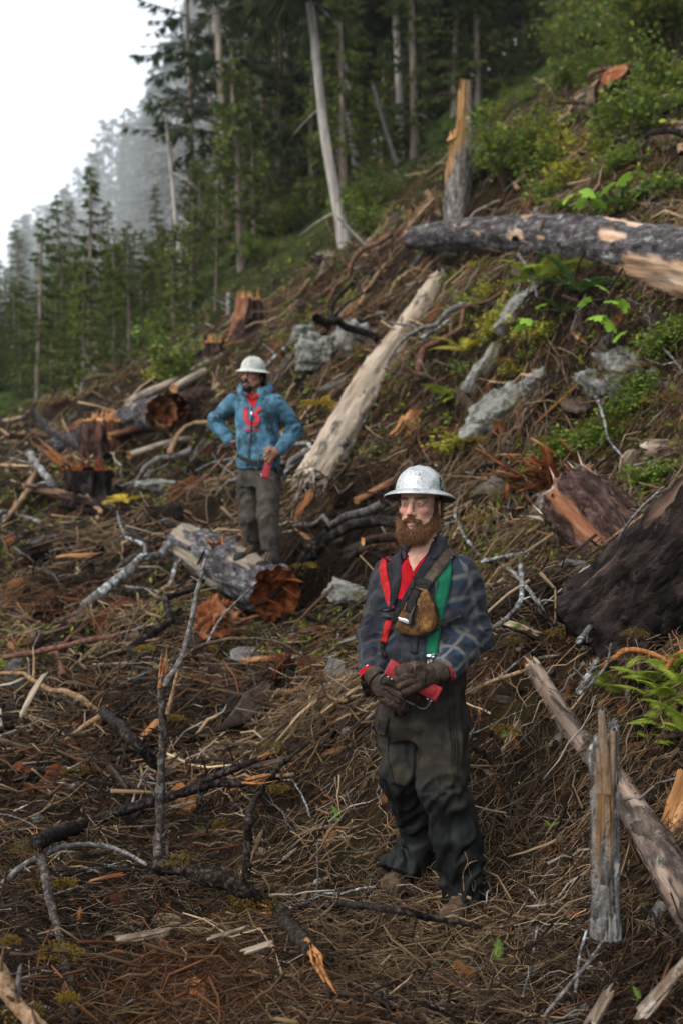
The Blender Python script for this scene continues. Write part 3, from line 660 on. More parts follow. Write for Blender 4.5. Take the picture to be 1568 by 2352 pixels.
chunk('rotten_chunk', 'small upright red rotten wood lump among the ferns', 'rotten wood', 1447, 1722, 4.45, (.05,.05,.10), m_rot, 62, (.1, .25, 0), rough=.35)
chunk('rotten_chunk', 'tan rotten wood lump at the foot of the barkless log', 'rotten wood', 935, 985, 10.0, (.13,.11,.2), m_cut, 63, (.2, .5, 0), rough=.4)
chunk('torn_root', 'fresh orange torn root flare at the edge behind the pale log', 'root', 1558, 1870, 3.75, (.055,.05,.16), m_split, 64, (.0, .35, 0), rough=.3)
chunk('bark_plate', 'dark upright weathered slab under the pale leaning log', 'wood slab', 1505, 2140, 3.45, (.045,.03,.11), m_weather, 65, (0, .1, 0))
for k, (px, py, d, ln, lab) in enumerate([(1380,2318,3.02,.09,'short grey weathered billet pointing at the post'), (1525,2280,3.05,.13,'curved grey weathered driftwood-like slab by the thin white twig'), (520,2150,3.75,.05,'pale grey weathered slab half under the mossy branch'), (590,2185,3.7,.06,'tan flat weathered slab partly buried in twigs'),
        (250,2020,4.3,.07,'pinkish layered slab in the brown twigs beside the upright branch'), (330,2165,3.75,.12,'long narrow grey-pink slab below the layered slab'), (75,1600,6.3,.13,'pale barkless shard leaning in the brown twigs'),
        (170,1285,9.9,.2,'orange split plank on the dark slash'), (620,1520,6.7,.2,'orange-brown plank under the arching branch'), (330,1700,5.7,.16,'split pale plank behind the upright dead branch')]):
    ang = [1.0, .75, .2, .2, .12, .05, 1.1, .0, .1, .8][k]
    mm = [m_weather, m_weather, m_weather, m_pale, m_rotpale, m_weather, m_pale, m_split, m_rotpale, m_split][k]
    c, dd = hit([px], [py]); c = c[0]
    me = chunk_mesh('split_billet', (ln*.24, ln*.085, ln), 70+k, 5, .5, 30, 9); at_ = me.attributes.new('bare', 'FLOAT', 'POINT'); at_.data.foreach_set('value', np.full(len(me.vertices), .9 if mm in (m_split, m_pale) else .3, np.float32))
    o = obj('split_billet', me, mm); o.location = c + [0, 0, ln*.16]
    o.rotation_euler = Vector((math.cos(ang), .25, math.sin(ang)*.9)).to_track_quat('Z', 'Y').to_euler(); tag(o, lab, 'wood slab')
# red split planks heaped by the sawn log
rh = thing('shattered_wood', 'heap of red-brown shattered wood uphill of the sawn log', 'rotten wood', P(1215, 1090, 7.7))
g = np.random.default_rng(9)
for k in range(44):
    ln = g.uniform(.10, .36); me = chunk_mesh('shard', (ln*g.uniform(.06, .14), ln*.03, ln*.5), 300+k, 4, .4, 9, 8)
    o = obj('shard', me, m_rot if k % 4 else m_rotpale, rh); o.location = (g.normal(0, .17), g.normal(0, .1), g.normal(.0, .11))
    o.rotation_euler = Vector((g.normal(.9, .4), g.normal(0, .5), g.normal(-.5, .4))).to_track_quat('Z', 'Y').to_euler()
# rocks
for k, (px, py, d, sx, sy, sz, rot, lab) in enumerate([
    (722,815,12.4,.22,.2,.24,(0,.1,.2),'rounded pale grey boulder beside the large cracked boulder'), (810,805,12.8,.28,.24,.30,(.1,0,.8),'large cracked grey boulder close against the barkless log'),
    (700,775,12.9,.16,.14,.13,(0,.2,.3),'small grey boulder on top of the rounded one'), (1143,958,8.75,.34,.12,.17,(.5,-.75,.1),'pale sloping rock slab behind the bearded man'),
    (1100,868,9.35,.24,.08,.09,(.2,-.95,0),'narrow pale slab up the bank from the sloping one'), (1190,722,9.75,.28,.10,.13,(.2,-.85,.1),'long grey rock rib below the dark log'),
    (1445,870,8.2,.15,.10,.18,(.2,-.3,0),'weathered grey outcrop in the mossy bank'), (1395,905,8.2,.10,.08,.14,(.1,-.4,.3),'small grey outcrop beside the weathered one'),
    (1515,885,8.0,.11,.08,.15,(.1,-.3,.4),'pale outcrop at the mossy end of the bank'), (1470,925,8.05,.10,.08,.10,(.2,-.2,.2),'low grey rock at the foot of the mossy bank'),
    (797,1362,7.75,.15,.13,.055,(.25,.1,.3),'flat pale grey stone on the path between the men'), (372,1118,11.2,.26,.18,.07,(.1,.1,.2),'low mottled grey rock in the slash below the stumps'),
    (1420,850,8.3,.12,.09,.17,(.1,-.4,.1),'streaked pale outcrop below the broad-leaved plant'), (1540,905,7.9,.12,.1,.16,(.2,-.2,.5),'mossy outcrop ending the bank'), (1355,880,8.35,.10,.08,.12,(.2,-.5,.2),'dark wet outcrop beside the streaked pale one'),
    (1225,890,8.7,.10,.08,.12,(.1,-.6,.3),'small pale rock at the upper end of the sloping slab')]):
    o = obj('boulder', chunk_mesh('boulder', (sx*1.25, sy*1.6, sz*1.2), 90+k, 11, .17, 48, 1), m_rock); o.location = P(px, py, d+(.16 if sx > .19 else .05)); o.rotation_euler = rot; tag(o, lab, 'rock')
# root wad high on the right
rw = thing('root_wad', 'upturned root wad with hanging dead grass high on the slope', 'root wad', P(1440, 300, 13.6))
obj('soil_mass', chunk_mesh('soil_mass', (.72,.5,.62), 120, 18, .35, 36, 1), M('root_soil', [(.02,.013,.008), (.09,.06,.036), (.19,.14,.09)], 9, bmp=1, bdist=.04), rw)
me, v = stem_mesh('root_stem', np.array([(-.05, -.3, .25), (-.25, -.5, .4), (-.36, -.62, .52)]), [.2, .19, .18], 121, 30, .03, .1)
rs = obj('root_stem', me, m_redbark, rw); obj('cut_face', cap_mesh('cut_face', v[-1], norm(v[-1].mean(0)-v[-2].mean(0)), 'cut', 2), m_rotpale, rs)
for k in range(22):
    a = g.uniform(0, 6.28); p0 = np.array([.5*np.cos(a), -.3+.2*np.sin(a), .3*np.sin(a)+.1]); pts = [p0]
    dd = norm(np.array([np.cos(a)*.9+.5, -.5, np.sin(a)*.6+.2])+.4*g.normal(size=3))
    for s in range(4): dd = norm(dd+.45*g.normal(size=3)+[0, 0, -.15]); pts.append(pts[-1]+dd*g.uniform(.1, .24))
    p = catmull(pts, 5)[None]; v, q, tr = tubes(p, np.linspace(.035, .006, p.shape[1])[None], 6)
    obj('root', mesh('root', v, q), m_redbark if k % 3 else m_oldlog, rw)
# ================================================================ slash: branches, sticks, splinters, twigs
def M_branch(name, stops, scale=30, lich=None, spec=.06, rough=.85):
    m, nt, b = new_mat(name, rough, spec); n = noise_node(nt, scale, 8, .7, stretch=(1, 1, 1))
    c = ramp(nt, n, [(.34, stops[0]), (.5, stops[1]), (.68, stops[2])])
    if lich:
        l = noise_node(nt, 17, 8, .8); c = mix(nt, ramp(nt, l, [(lich[0], (0,0,0)), (lich[0]+.07, (lich[1],)*3)]), c, lich[2])
    nt.links.new(c, b.inputs['Base Color']); bump(nt, b, n, .8, .006); return m
mb_dark = M_branch('dark_wet_bark', [(.002,.0018,.0018), (.010,.008,.007), (.075,.058,.05)], 45)
mb_moss = M_branch('mossy_bark', [(.003,.0025,.002), (.013,.010,.008), (.085,.066,.053)], 45, (.58, .85, (.10,.075,.014)))
mb_grey = M_branch('grey_bark_stick', [(.026,.022,.02), (.10,.09,.083), (.24,.22,.21)], 40)
mb_lich = M_branch('lichen_stick', [(.016,.014,.012), (.08,.07,.064), (.20,.185,.175)], 40, (.52, .8, (.42,.47,.46)))
mb_bark = M_branch('flaking_dark_bark', [(.010,.008,.007), (.042,.034,.029), (.15,.13,.115)], 45, (.60, .6, (.30,.33,.32)))
mb_red = M_branch('red_brown_stick', [(.035,.016,.012), (.10,.048,.034), (.20,.11,.08)], 40)
mb_tan = M_branch('tan_bare_stick', [(.06,.034,.019), (.18,.11,.062), (.34,.235,.15)], 40)
mb_orange = M_branch('orange_split_stick', [(.09,.03,.010), (.25,.10,.034), (.42,.22,.095)], 40)
mb_brown = M_branch('brown_stick', [(.016,.010,.007), (.05,.032,.021), (.115,.08,.056)], 45)

def branch_paths(pts, r0, r1, per=12, wob=.3):
    p = catmull(pts, per); n = len(p); t = np.linspace(0, 1, n); r = r0 + (r1-r0)*t
    s = np.concatenate([[0], np.cumsum(np.linalg.norm(np.diff(p, axis=0), axis=1))])
    w_ = np.stack([noise(np.stack([s*9, 0*s+k*5.3+p[0, 0]*7, 0*s], -1)) for k in range(3)], -1)
    return p + w_*r[:, None]*wob, r
def branch(label, pts, r0, r1, mat, name='dead_branch', group=None, lift=.0, tip=None, twigs=0, seed=0, sides=9, side_len=.2):
    """pts in photo units, optionally with a depth; without one the branch lies on the ground. radii in photo units"""
    free = [p for p in pts if len(p) == 2]; W = []
    for p in pts:
        if len(p) == 3: W.append((P(*p), p[2]))
        else:
            q, d = hit([p[0]], [p[1]]); W.append((q[0] + [0, 0, metres(r0, d[0])*.8 + lift], d[0]))
    ra, rb = metres(r0, W[0][1]), metres(r1, W[-1][1])
    p, r = branch_paths([x[0] for x in W], ra, rb)
    low = ground_z(p[:, 0], p[:, 1]) + .7*r + .008
    low = np.array([low[max(0, i-4):i+5].max() for i in range(len(low))]); low = np.convolve(np.pad(low, 3, 'edge'), np.ones(7)/7, 'valid'); p[:, 2] = np.maximum(p[:, 2], low)
    c = p[0].copy(); p = p - c
    nodes = 1 + .12*noise(np.stack([np.arange(len(p))*.3, 0*r+seed, 0*r], -1)); r = r*nodes
    v, q, _ = tubes(p[None], r[None], sides)
    v = v + norm(v - np.repeat(p, sides, 0))*(np.repeat(r, sides)*.20*fbm(v*130+seed, 3))[:, None]
    o = obj(name, None); C.objects.unlink(o); bpy.data.objects.remove(o)
    i0 = np.arange(sides); K = len(p)
    ends = np.vstack([p[0] - norm(p[1]-p[0])*r[0]*.5, p[-1] + norm(p[-1]-p[-2])*r[-1]*2.2])
    tr = np.concatenate([np.stack([np.full(sides, K*sides), np.roll(i0, -1), i0], -1), np.stack([np.full(sides, K*sides+1), (K-1)*sides+i0, (K-1)*sides+np.roll(i0, -1)], -1)])
    V, Q, T3 = np.vstack([v, ends]), q, tr
    if len(p) > 14 and ra > .004:
        gs = np.random.default_rng(seed+77); ns = 5; ii = gs.integers(3, len(p)-3, ns); dk = norm(np.cross(norm(p[ii+1]-p[ii-1]), rand_dirs(ns, gs))+[0, 0, .3]); lk = gs.uniform(2, 8, ns)*r[ii]
        kp = p[ii][:, None]+dk[:, None]*lk[:, None, None]*np.linspace(0, 1, 4)[None, :, None]; kv, kq, kt = tubes(kp, (r[ii]*.32)[:, None]*np.array([1.3, 1, .8, .4])[None], 5); Q = np.vstack([Q, kq+len(V)]); V = np.vstack([V, kv])
    me = mesh(name, V, Q, T3)
    if not (tip or twigs):
        o = obj(name, me, mat); o.location = c; return tag(o, label, 'branch', group)
    o = thing(name, label, 'branch', c, group=group); obj('limb', me, mat, o)
    if tip:
        k = 0 if tip == 'start' else -1; ax = (p[0]-p[1]) if k == 0 else (p[-1]-p[-2])
        obj('split_end', splinters(p[k], ax, max(r[k], .004)*.9, 7, max(r[k], .004)*9, seed, max(r[k], .004)*.38, .14).mesh('split_end', False), mb_orange, o, kind='stuff')
    if twigs:
        g = np.random.default_rng(seed+900); ii = g.integers(len(p)//4, len(p), twigs); b = p[ii]
        d = norm(np.cross(norm(p[ii]-p[np.maximum(ii-1, 0)]), rand_dirs(twigs, g)) + [0, 0, -.35]); ln = g.uniform(.3, 1, twigs)*side_len
        s = np.linspace(0, 1, 6)[None, :, None]
        tp = b[:, None] + d[:, None]*ln[:, None, None]*s + np.array([0, 0, -1])*(s**2*ln[:, None, None]*.55) + .06*ln[:, None, None]*g.normal(size=(twigs, 6, 3))*s
        v, q, t3 = tubes(tp, np.array([.0022, .0018, .0015, .0012, .001, .0006])[None]); obj('twig_spray', mesh('twig_spray', v, q, t3), mat, o, kind='stuff')
    return o
B = branch
B('tall upright forked dead branch standing clear of the slash beside the silvery arch', [(362,2010),(366,1930,4.24),(370,1800,4.26),(372,1660,4.28),(374,1560,4.3)], 11.5, 9, mb_bark, seed=1, tip='end')
B('thin pale upper fork rising from the upright dead branch', [(376,1575,4.29),(420,1510,4.3),(437,1440,4.31),(452,1370,4.33),(471,1288,4.36)], 8, 4.5, mb_grey, seed=2)
B('arching branch with drooping twigs beside the upright branch', [(418,1512,4.3),(470,1482,4.28),(560,1466,4.2),(650,1478,4.1),(715,1530,4.05),(752,1600,4.0)], 5.5, 1.6, mb_brown, seed=3, twigs=46, side_len=.3)
B('thin bare stick rising above the arching branch', [(470,1490,4.3),(505,1425,4.4),(540,1385,4.5),(588,1340,4.6)], 4, 1.5, mb_grey, seed=4)
B('short orange-tipped stub on the upright dead branch', [(384,1640,4.27),(398,1590,4.26),(409,1545,4.25)], 6, 4, mb_tan, seed=5)
B('thick black wet branch lying behind the upright dead branch', [(88,1945),(200,1905),(300,1870),(400,1838),(480,1815),(560,1812)], 17, 9, mb_dark, seed=6, tip='end', sides=14)
B('black forked end above the thick wet branch', [(440,1828),(520,1795),(592,1765)], 9, 7, mb_dark, seed=7, tip='end', lift=.03)
B('dark mossy branch snaking towards the bearded man', [(352,2000),(450,2020),(560,2062),(640,2122),(712,2196)], 20, 20, mb_moss, seed=8, sides=16, tip='end')
B('winding bark-stripped sapling stem joining the mossy branch', [(565,2040),(572,1960),(572,1900),(592,1850),(640,1785),(705,1730)], 11, 5, mb_moss, seed=9, lift=.03)
B('bare grey stub standing from the winding stem', [(560,2025),(582,1975),(601,1932)], 8, 5, mb_tan, seed=10, lift=.02)
B('curved silvery branch arching over the twigs to the upright branch', [(0,2035,4.05),(60,1985,4.1),(150,1945,4.2),(250,1944,4.3),(335,1992)], 9, 4, mb_grey, seed=11)
B('lichen-spotted broken pole leaning under the silvery arch', [(92,1948,4.05),(112,2050,3.85),(140,2160,3.6),(160,2270,3.35),(172,2400,3.1)], 10, 10, mb_bark, seed=12, tip='start')
B('long dark branch lying across the bearded man\'s boots', [(640,2112),(770,2092),(890,2108),(1000,2128),(1100,2148)], 9, 5, mb_dark, seed=13, lift=.015, tip='start')
B('thin bent continuation of the branch beyond the boots', [(1095,2150),(1180,2135),(1285,2075)], 4, 2, mb_brown, seed=14, lift=.015)
B('snapped branch with a bright orange break behind the upright branch', [(238,1672),(300,1740),(360,1800)], 12, 12, mb_dark, seed=15, tip='start', lift=.08)
B('pale peeled half of the snapped branch', [(240,1668),(200,1695),(150,1730)], 8, 4, mb_tan, seed=16, lift=.06)
B('reddish stick lying before the short charred stick', [(10,1515),(100,1500),(180,1482),(265,1465)], 7, 6, mb_red, seed=17)
B('short black charred stick behind the reddish stick', [(75,1495),(110,1465),(162,1437)], 13, 12, mb_dark, seed=18)
B('white lichen-covered crooked stick behind the bearded man', [(1112,1308),(1165,1330),(1215,1390),(1265,1465)], 5.5, 4, mb_lich, seed=19, lift=.06)
B('curved lichen stick crossing the crooked white one', [(1100,1500),(1165,1460),(1195,1415),(1195,1335)], 6, 5, mb_lich, seed=20, lift=.08)
B('thin white stick end pointing away above the crooked one', [(1105,1310),(1160,1296),(1225,1286)], 4, 2, mb_lich, seed=21, lift=.05)
B('grey stick leaning on the black butt', [(1330,1495),(1365,1440),(1408,1340,4.75)], 7, 6, mb_lich, seed=22, lift=.03)
B('long thin stick slanting over the sawn log', [(1330,1400),(1400,1270,5.4),(1450,1190,5.3),(1520,1120,5.2)], 3.5, 3, mb_grey, seed=23, lift=.03)
B('bent orange peeled branch lying over the ferns', [(1408,1510,4.35),(1440,1492,4.32),(1490,1500,4.3),(1545,1525,4.28)], 6.5, 5, mb_orange, seed=24, tip='start')
B('orange twig end crossing the bent peeled branch', [(1525,1540,4.28),(1560,1500,4.26),(1640,1470,4.2)], 5, 5, mb_orange, seed=25)
B('smooth grey stick lying uphill of the pale log', [(1070,1612),(1130,1585),(1205,1560)], 5, 4, mb_tan, seed=26, lift=.03)
B('stubby white stick leaning above the pale log', [(1328,1612),(1350,1572),(1368,1540)], 9, 8, mb_lich, seed=27, lift=.02)
B('forked white twig behind the stubby stick', [(1345,1600),(1390,1550),(1402,1500)], 4, 2, mb_grey, seed=28, lift=.03)
B('thin pale twig standing below the splintered post', [(1320,2280),(1330,2200,3.2),(1345,2140,3.25)], 3.5, 3, mb_lich, seed=29)
B('long purple-grey twig leaning from the post foot to the billet', [(1250,2350),(1300,2290),(1360,2215),(1410,2120,3.5)], 4, 3.5, mb_grey, seed=30, lift=.02)
B('straight thin twig standing in front of the boots', [(1200,2290),(1218,2220,3.5),(1232,2130,3.6)], 3, 2.5, mb_lich, seed=31)
B('moss-hung upright stick between the sawn log and the black butt', [(1296,1420),(1300,1350,6.0),(1290,1290,6.0),(1270,1205,6.1)], 10, 4, mb_moss, seed=32)
B('white forked stick by the hooded man\'s tool', [(655,1095),(700,1065),(745,1038)], 4, 3, mb_lich, seed=33, lift=.04)
B('charred stick with an orange end in the mid slash', [(148,1085),(200,1135),(260,1195),(345,1300)], 10, 7, mb_dark, seed=34, tip='start', lift=.06)
B('grey stick beside the charred stick', [(70,1060),(105,1110),(140,1160)], 9, 7, mb_lich, seed=35, lift=.05)
B('tan stick sloping down beside the grey stick', [(100,1095),(60,1150),(10,1215)], 8, 5, mb_tan, seed=36, lift=.05)
B('curved tan branch between the low stump and the hooded man', [(390,1065),(412,1020),(450,995),(520,998)], 7, 4, mb_tan, seed=37, lift=.1)
B('pale board standing tilted by the snag foot', [(978,438,14.6),(992,465,14.6),(1006,492,14.6)], 7, 7, mb_tan, seed=38)
B('tan stick propped against the dark log end', [(938,522,14.5),(965,490,14.5),(992,460,14.5)], 5, 5, mb_tan, seed=39)
B('thin stick slanting from the pale leaning trunk', [(778,502,20),(820,545,19),(872,592,18)], 3.5, 3, mb_grey, seed=40)
B('yellowish stick standing on the bank crest', [(825,702),(850,655,15.2),(882,608,15.4)], 4.5, 4, mb_tan, seed=41)
B('thin white bent stick on the mossy bank', [(1372,920,8.1),(1385,960,7.9),(1398,1010,7.7),(1430,1050,7.5)], 3.5, 2, mb_lich, seed=42)
B('grey crooked stick over the bank', [(1190,585,9.2),(1215,625,9.1),(1232,680,9.0)], 4, 3, mb_grey, seed=43)
B('brown bent stick under the dark log', [(1290,680,8.9),(1360,700,8.8),(1440,695,8.7),(1470,675,8.7)], 4, 3, mb_brown, seed=44)
B('small white marker stake at the forest edge', [(525,728,22),(525,705,22),(524,682,22)], 6, 5, mb_lich, seed=45)
B('dark slender log lying from the forest edge to the hollow log', [(320,900),(400,858),(468,815)], 6, 5, mb_dark, seed=46, lift=.05)
B('leaning dead pole inside the shaded forest', [(912,382,27),(885,300,27),(856,200,27)], 5, 4, mb_grey, seed=47)
B('forked pale driftwood prong with a side stub, below the lichen pole', [(130,2420,2.75),(60,2330,2.85),(20,2270,2.9),(-30,2190,2.95)], 19, 17, mb_tan, seed=48, sides=14)
B('short upright stub beside the pale prong', [(38,2300,2.88),(42,2260,2.88),(47,2222,2.88)], 9, 5, mb_grey, seed=49)
B('silvery stump-wood plank end below the tan stick', [(0,1190),(50,1200),(95,1215)], 6, 5, mb_lich, seed=50, lift=.05)

# --- lesser sticks, one object each, sharing a few shapes
def stick_shape(seed, ln=1., bend=.12, fork=True):
    g = np.random.default_rng(seed); n = 9; t = np.linspace(-.5, .5, n)
    p = np.stack([t*ln, bend*g.normal()*(.25-t**2)*4*.5 + .02*g.normal(size=n), .12*g.normal()*(.25-t**2)*2 + .015*g.normal(size=n)], -1)
    J = Joined(); v, q, tr = tubes(p[None], np.linspace(.017, .007, n)[None], 6); J.add(v, q)
    if fork:
        k = g.integers(3, 6); d = norm(np.array([1, g.choice([-1, 1])*.8, .3])); f = p[k] + d*np.linspace(0, .35, 5)[:, None] + .012*g.normal(size=(5, 3))
        v, q, tr = tubes(f[None], np.linspace(.009, .003, 5)[None], 5); J.add(v, q)
    return J
shapes = [stick_shape(500+i, fork=i % 2).mesh('dead_stick') for i in range(8)]
mats = {'dark': mb_dark, 'grey': mb_grey, 'lich': mb_lich, 'tan': mb_tan, 'red': mb_red, 'brown': mb_brown}
stick_me = {(i, k): (lambda m_: (m_.materials.append(mats[k]), m_)[1])(shapes[i].copy()) for i in range(8) for k in mats}
info = {'dark': ('thin black wet stick lying in the slash', 'thin black sticks in the slash'), 'grey': ('thin bare grey stick lying in the slash', 'thin grey sticks in the slash'),
        'lich': ('thin stick whitened by lichen lying in the slash', 'lichen-white sticks in the slash'), 'tan': ('thin peeled tan stick lying in the slash', 'peeled tan sticks in the slash'),
        'red': ('thin reddish stick lying in the slash', 'reddish sticks in the slash'), 'brown': ('thin brown stick lying in the slash', 'brown sticks in the slash')}
g = np.random.default_rng(31)
def slope(x, y, e=.06):
    return (ground_z(x+e, y)-ground_z(x-e, y))/(2*e), (ground_z(x, y+e)-ground_z(x, y-e))/(2*e)
def scatter_xy(n, lo=2.75, hi=22, half=.40, g=g, power=1.):
    u = g.random(n); k = power; y = (lo**-k + u*(hi**-k - lo**-k))**(-1/k) if k else lo*(hi/lo)**u
    x = g.uniform(-half, half, n)*y; return x, y
def lay(o, x, y, az, lift, sc, tilt=0.):
    gx, gy = slope(np.array([x]), np.array([y])); d = np.array([math.cos(az), math.sin(az)]); rise = float(gx[0]*d[0]+gy[0]*d[1])
    X = Vector((d[0], d[1], rise + tilt)).normalized(); Zv = Vector((-gx[0], -gy[0], 1)).normalized(); Yv = Zv.cross(X).normalized(); Zv = X.cross(Yv)
    Mx = Matrix((X, Yv, Zv)).transposed().to_4x4(); Mx.translation = (x, y, float(ground_z(x, y)) + lift)
    o.matrix_world = Mx @ Matrix.Diagonal((*sc, 1))
xs, ys = scatter_xy(270, 3.0, 17, .36, power=.6)
for i, (x, y) in enumerate(zip(xs, ys)):
    if (x-.4)**2 + (y-4.05)**2 < .2: continue
    k = str(g.choice(['dark', 'grey', 'lich', 'tan', 'red', 'brown'], p=[.26, .18, .14, .14, .08, .20]))
    si = int(g.integers(8)); o = obj('dead_stick', stick_me[(si, k)])
    s = (.22 + .055*y)*g.uniform(.6, 1.5); th = s*g.uniform(.6, 1.3)*(.55 if y < 5 else .8)
    lay(o, x, y, g.uniform(0, math.pi), .012+.03*g.random()*(1+y*.1), (s, th, th), g.normal(0, .16)); tag(o, ('forked ' if si % 2 else 'straight ')+info[k][0], 'stick', info[k][1])
xs, ys = scatter_xy(64, 6.5, 17, .36, power=.3)
for i, (x, y) in enumerate(zip(xs, ys)):
    if (x+.7)**2+(y-8.1)**2 < .35 or (x > .05 and y < 10): continue
    k = str(g.choice(['dark', 'grey', 'lich', 'tan', 'red'], p=[.38, .2, .14, .14, .14])); si = int(g.integers(8)); o = obj('dead_limb', stick_me[(si, k)]); s = g.uniform(.8, 1.9)*(.5+.06*y); th = s*g.uniform(1.0, 1.9)
    lay(o, x, y, g.uniform(0, math.pi), .05+.06*g.random(), (s, th, th), g.normal(0, .2)); tag(o, ('forked ' if si % 2 else 'straight ')+{'dark': 'black', 'grey': 'bare grey', 'lich': 'lichen-white', 'tan': 'peeled tan', 'red': 'reddish'}[k]+' limb thick as an arm in the slash', 'branch', 'thick limbs in the slash')
# --- split slivers and bark chips, one object each
chips = []
for i in range(8):
    me, _ = stem_mesh('wood_sliver', np.array([(0, 0, -.5), (.02*(i-3)/3, 0, 0), (0, 0, .5)]), [.03, .10+.02*(i % 3), .02], 600+i, 7, .2, .3, bare=lambda A, t, q: np.full_like(A, .9)); chips.append(me)
cm = {'orange': m_split, 'grey': m_weather, 'pale': m_cutpale, 'redbrown': m_rotpale}
chip_me = {(i, k): (lambda m_: (m_.materials.append(cm[k]), m_)[1])(chips[i].copy()) for i in range(8) for k in cm}
ci = {'orange': ('fresh orange wood sliver lying on the slash', 'orange wood slivers'), 'grey': ('weathered grey wood sliver lying on the slash', 'grey wood slivers'),
      'pale': ('pale split wood sliver lying on the slash', 'pale wood slivers'), 'redbrown': ('red-brown rotten wood sliver lying on the slash', 'red-brown wood slivers')}
xs, ys = scatter_xy(260, 2.9, 17, .37, power=.7)
for i, (x, y) in enumerate(zip(xs, ys)):
    k = str(g.choice(['orange', 'grey', 'pale', 'redbrown'], p=[.24, .34, .17, .25])); o = obj('wood_sliver', chip_me[(int(g.integers(8)), k)])
    s = (.045 + .018*y)*g.uniform(.5, 1.6); az = g.uniform(0, 6.28)
    lay(o, x, y, az, .012, (1, 1, 1), g.normal(0, .25)); o.matrix_world = o.matrix_world @ Matrix.Rotation(math.pi/2, 4, 'Y') @ Matrix.Diagonal((s*.5, s*.9, s, 1)); tag(o, ci[k][0], 'wood sliver', ci[k][1])

# --- what nobody could count: needles, twiglets and draped dead boughs
m_twig = M_col('dead_twigs', .85, .06, .25, 25)
pal = np.array([(.105,.068,.037), (.066,.042,.024), (.185,.128,.075), (.022,.015,.011), (.085,.036,.017), (.17,.15,.13), (.26,.19,.115), (.05,.030,.017)])
def twig_block(x, y, ln, rad, g, lift=(.0, .05), weights=None, downhill=None, K=5, curl=.5, tiltsd=.25):
    n = len(x); gx, gy = slope(x, y); z = ground_z(x, y) + g.uniform(*lift, n)*(1+.05*y)
    az = g.uniform(0, 2*np.pi, n)
    if downhill is not None:
        steep = np.hypot(gx, gy); dh = np.arctan2(-gy, -gx) + g.normal(0, .55, n); m = g.random(n) < downhill*sm(.25, .7, steep); az = np.where(m, dh, az)
    d = np.stack([np.cos(az), np.sin(az), gx*np.cos(az)+gy*np.sin(az) + g.normal(0, tiltsd, n)], -1); d = norm(d)
    s = norm(np.cross(d, [0, 0, 1.])); c1 = g.normal(0, curl, n)*ln; c2 = g.normal(0, curl*.35, n)*ln
    t = np.linspace(0, 1, K); b = np.stack([x, y, z], -1)
    p = b[:, None] + d[:, None]*(ln[:, None]*(t-.5))[..., None] + s[:, None]*(c1[:, None]*(t-.5)**2)[..., None] + np.array([0, 0, 1.])*(c2[:, None]*((t-.5)**2-.1) )[..., None]
    p += (.035*ln[:, None, None])*g.normal(size=(n, K, 3))
    v, q, tr = tubes(p, rad[:, None]*np.linspace(1.1, .55, K)[None])
    ci_ = g.choice(len(pal), n, p=weights); zone = fbm(np.stack([x*.9, y*.9, 0*x+4], -1), 3) + .5*g.normal(0, .5, n)
    ci_ = np.where(zone > .45, g.choice([0, 2, 1, 0], n), np.where(zone < -.25, g.choice([3, 3, 7, 3], n), ci_)); zr = fbm(np.stack([x*1.2, y*1.2, 0*x+9], -1), 2)+.4*g.normal(0, .5, n); ci_ = np.where(zr > .8, g.choice([4, 4, 1], n), ci_); patch = (.75+.5*(.5+.5*noise(np.stack([x*1.3, y*1.3, 0*x], -1))))[:, None]
    col = np.repeat(pal[ci_]*g.uniform(.4, 1.6, (n, 1))*patch, 3*K, 0)
    return v, q, tr, col
g = np.random.default_rng(55)
def clear_of_feet(x, y): return ((x-.30)**2 + (y-4.2)**2 > .015)
J = Joined()
w_near = np.array([.15, .15, .09, .34, .07, .07, .06, .07]); w_near /= w_near.sum()
x, y = scatter_xy(48000, 2.6, 9, .50, g, 1.3); k_ = fbm(np.stack([x*2.2, y*2.2, 0*x+2], -1), 3)+g.normal(0, .35, len(x)) > -.25; x, y = x[k_], y[k_]
J.add(*twig_block(x, y, g.uniform(.04, .16, len(x)), g.uniform(.0005, .0012, len(x))*(.7+.12*y), g, (.0, .035), w_near, .5))
x, y = scatter_xy(13500, 2.7, 13, .52, g, 1.0)
J.add(*twig_block(x, y, g.uniform(.10, .38, len(x)), g.uniform(.0009, .0020, len(x))*(.6+.10*y), g, (.005, .06), w_near, .5, 6))
obj('needle_litter', J.mesh('needle_litter'), m_twig, kind='stuff', label='brown needles and fine twigs carpeting the ground')
J = Joined()
w_far = np.array([.25, .20, .13, .13, .10, .08, .05, .06])
x, y = scatter_xy(19000, 5.5, 26, .50, g, .6)
J.add(*twig_block(x, y, g.uniform(.12, .55, len(x))*(.5+.06*y), g.uniform(.0016, .004, len(x))*(.5+.08*y), g, (.0, .09), w_far/w_far.sum(), .85, 5, .6, .3))
x, y = scatter_xy(4800, 5.2, 24, .50, g, .5)
J.add(*twig_block(x, y, g.uniform(.25, .95, len(x))*(.5+.05*y), g.uniform(.004, .016, len(x))*(.5+.05*y), g, (.0, .10), np.array([.12, .14, .10, .30, .08, .12, .08, .06]), .5, 5, .25, .22))
x, y = scatter_xy(900, 2.9, 6, .42, g, 1.)
J.add(*twig_block(x, y, g.uniform(.12, .5, len(x)), g.uniform(.003, .007, len(x)), g, (.0, .07), np.array([.12, .14, .06, .36, .10, .10, .04, .08]), .4, 6, .3, .3))
obj('slash_twigs', J.mesh('slash_twigs'), m_twig, kind='stuff', label='brown dead twigs and dry stems covering the slope')
J = Joined(); x, y = scatter_xy(17500, 5.6, 13, .52, g, .6); k_ = x > .1+.03*y; x, y = x[k_], y[k_]
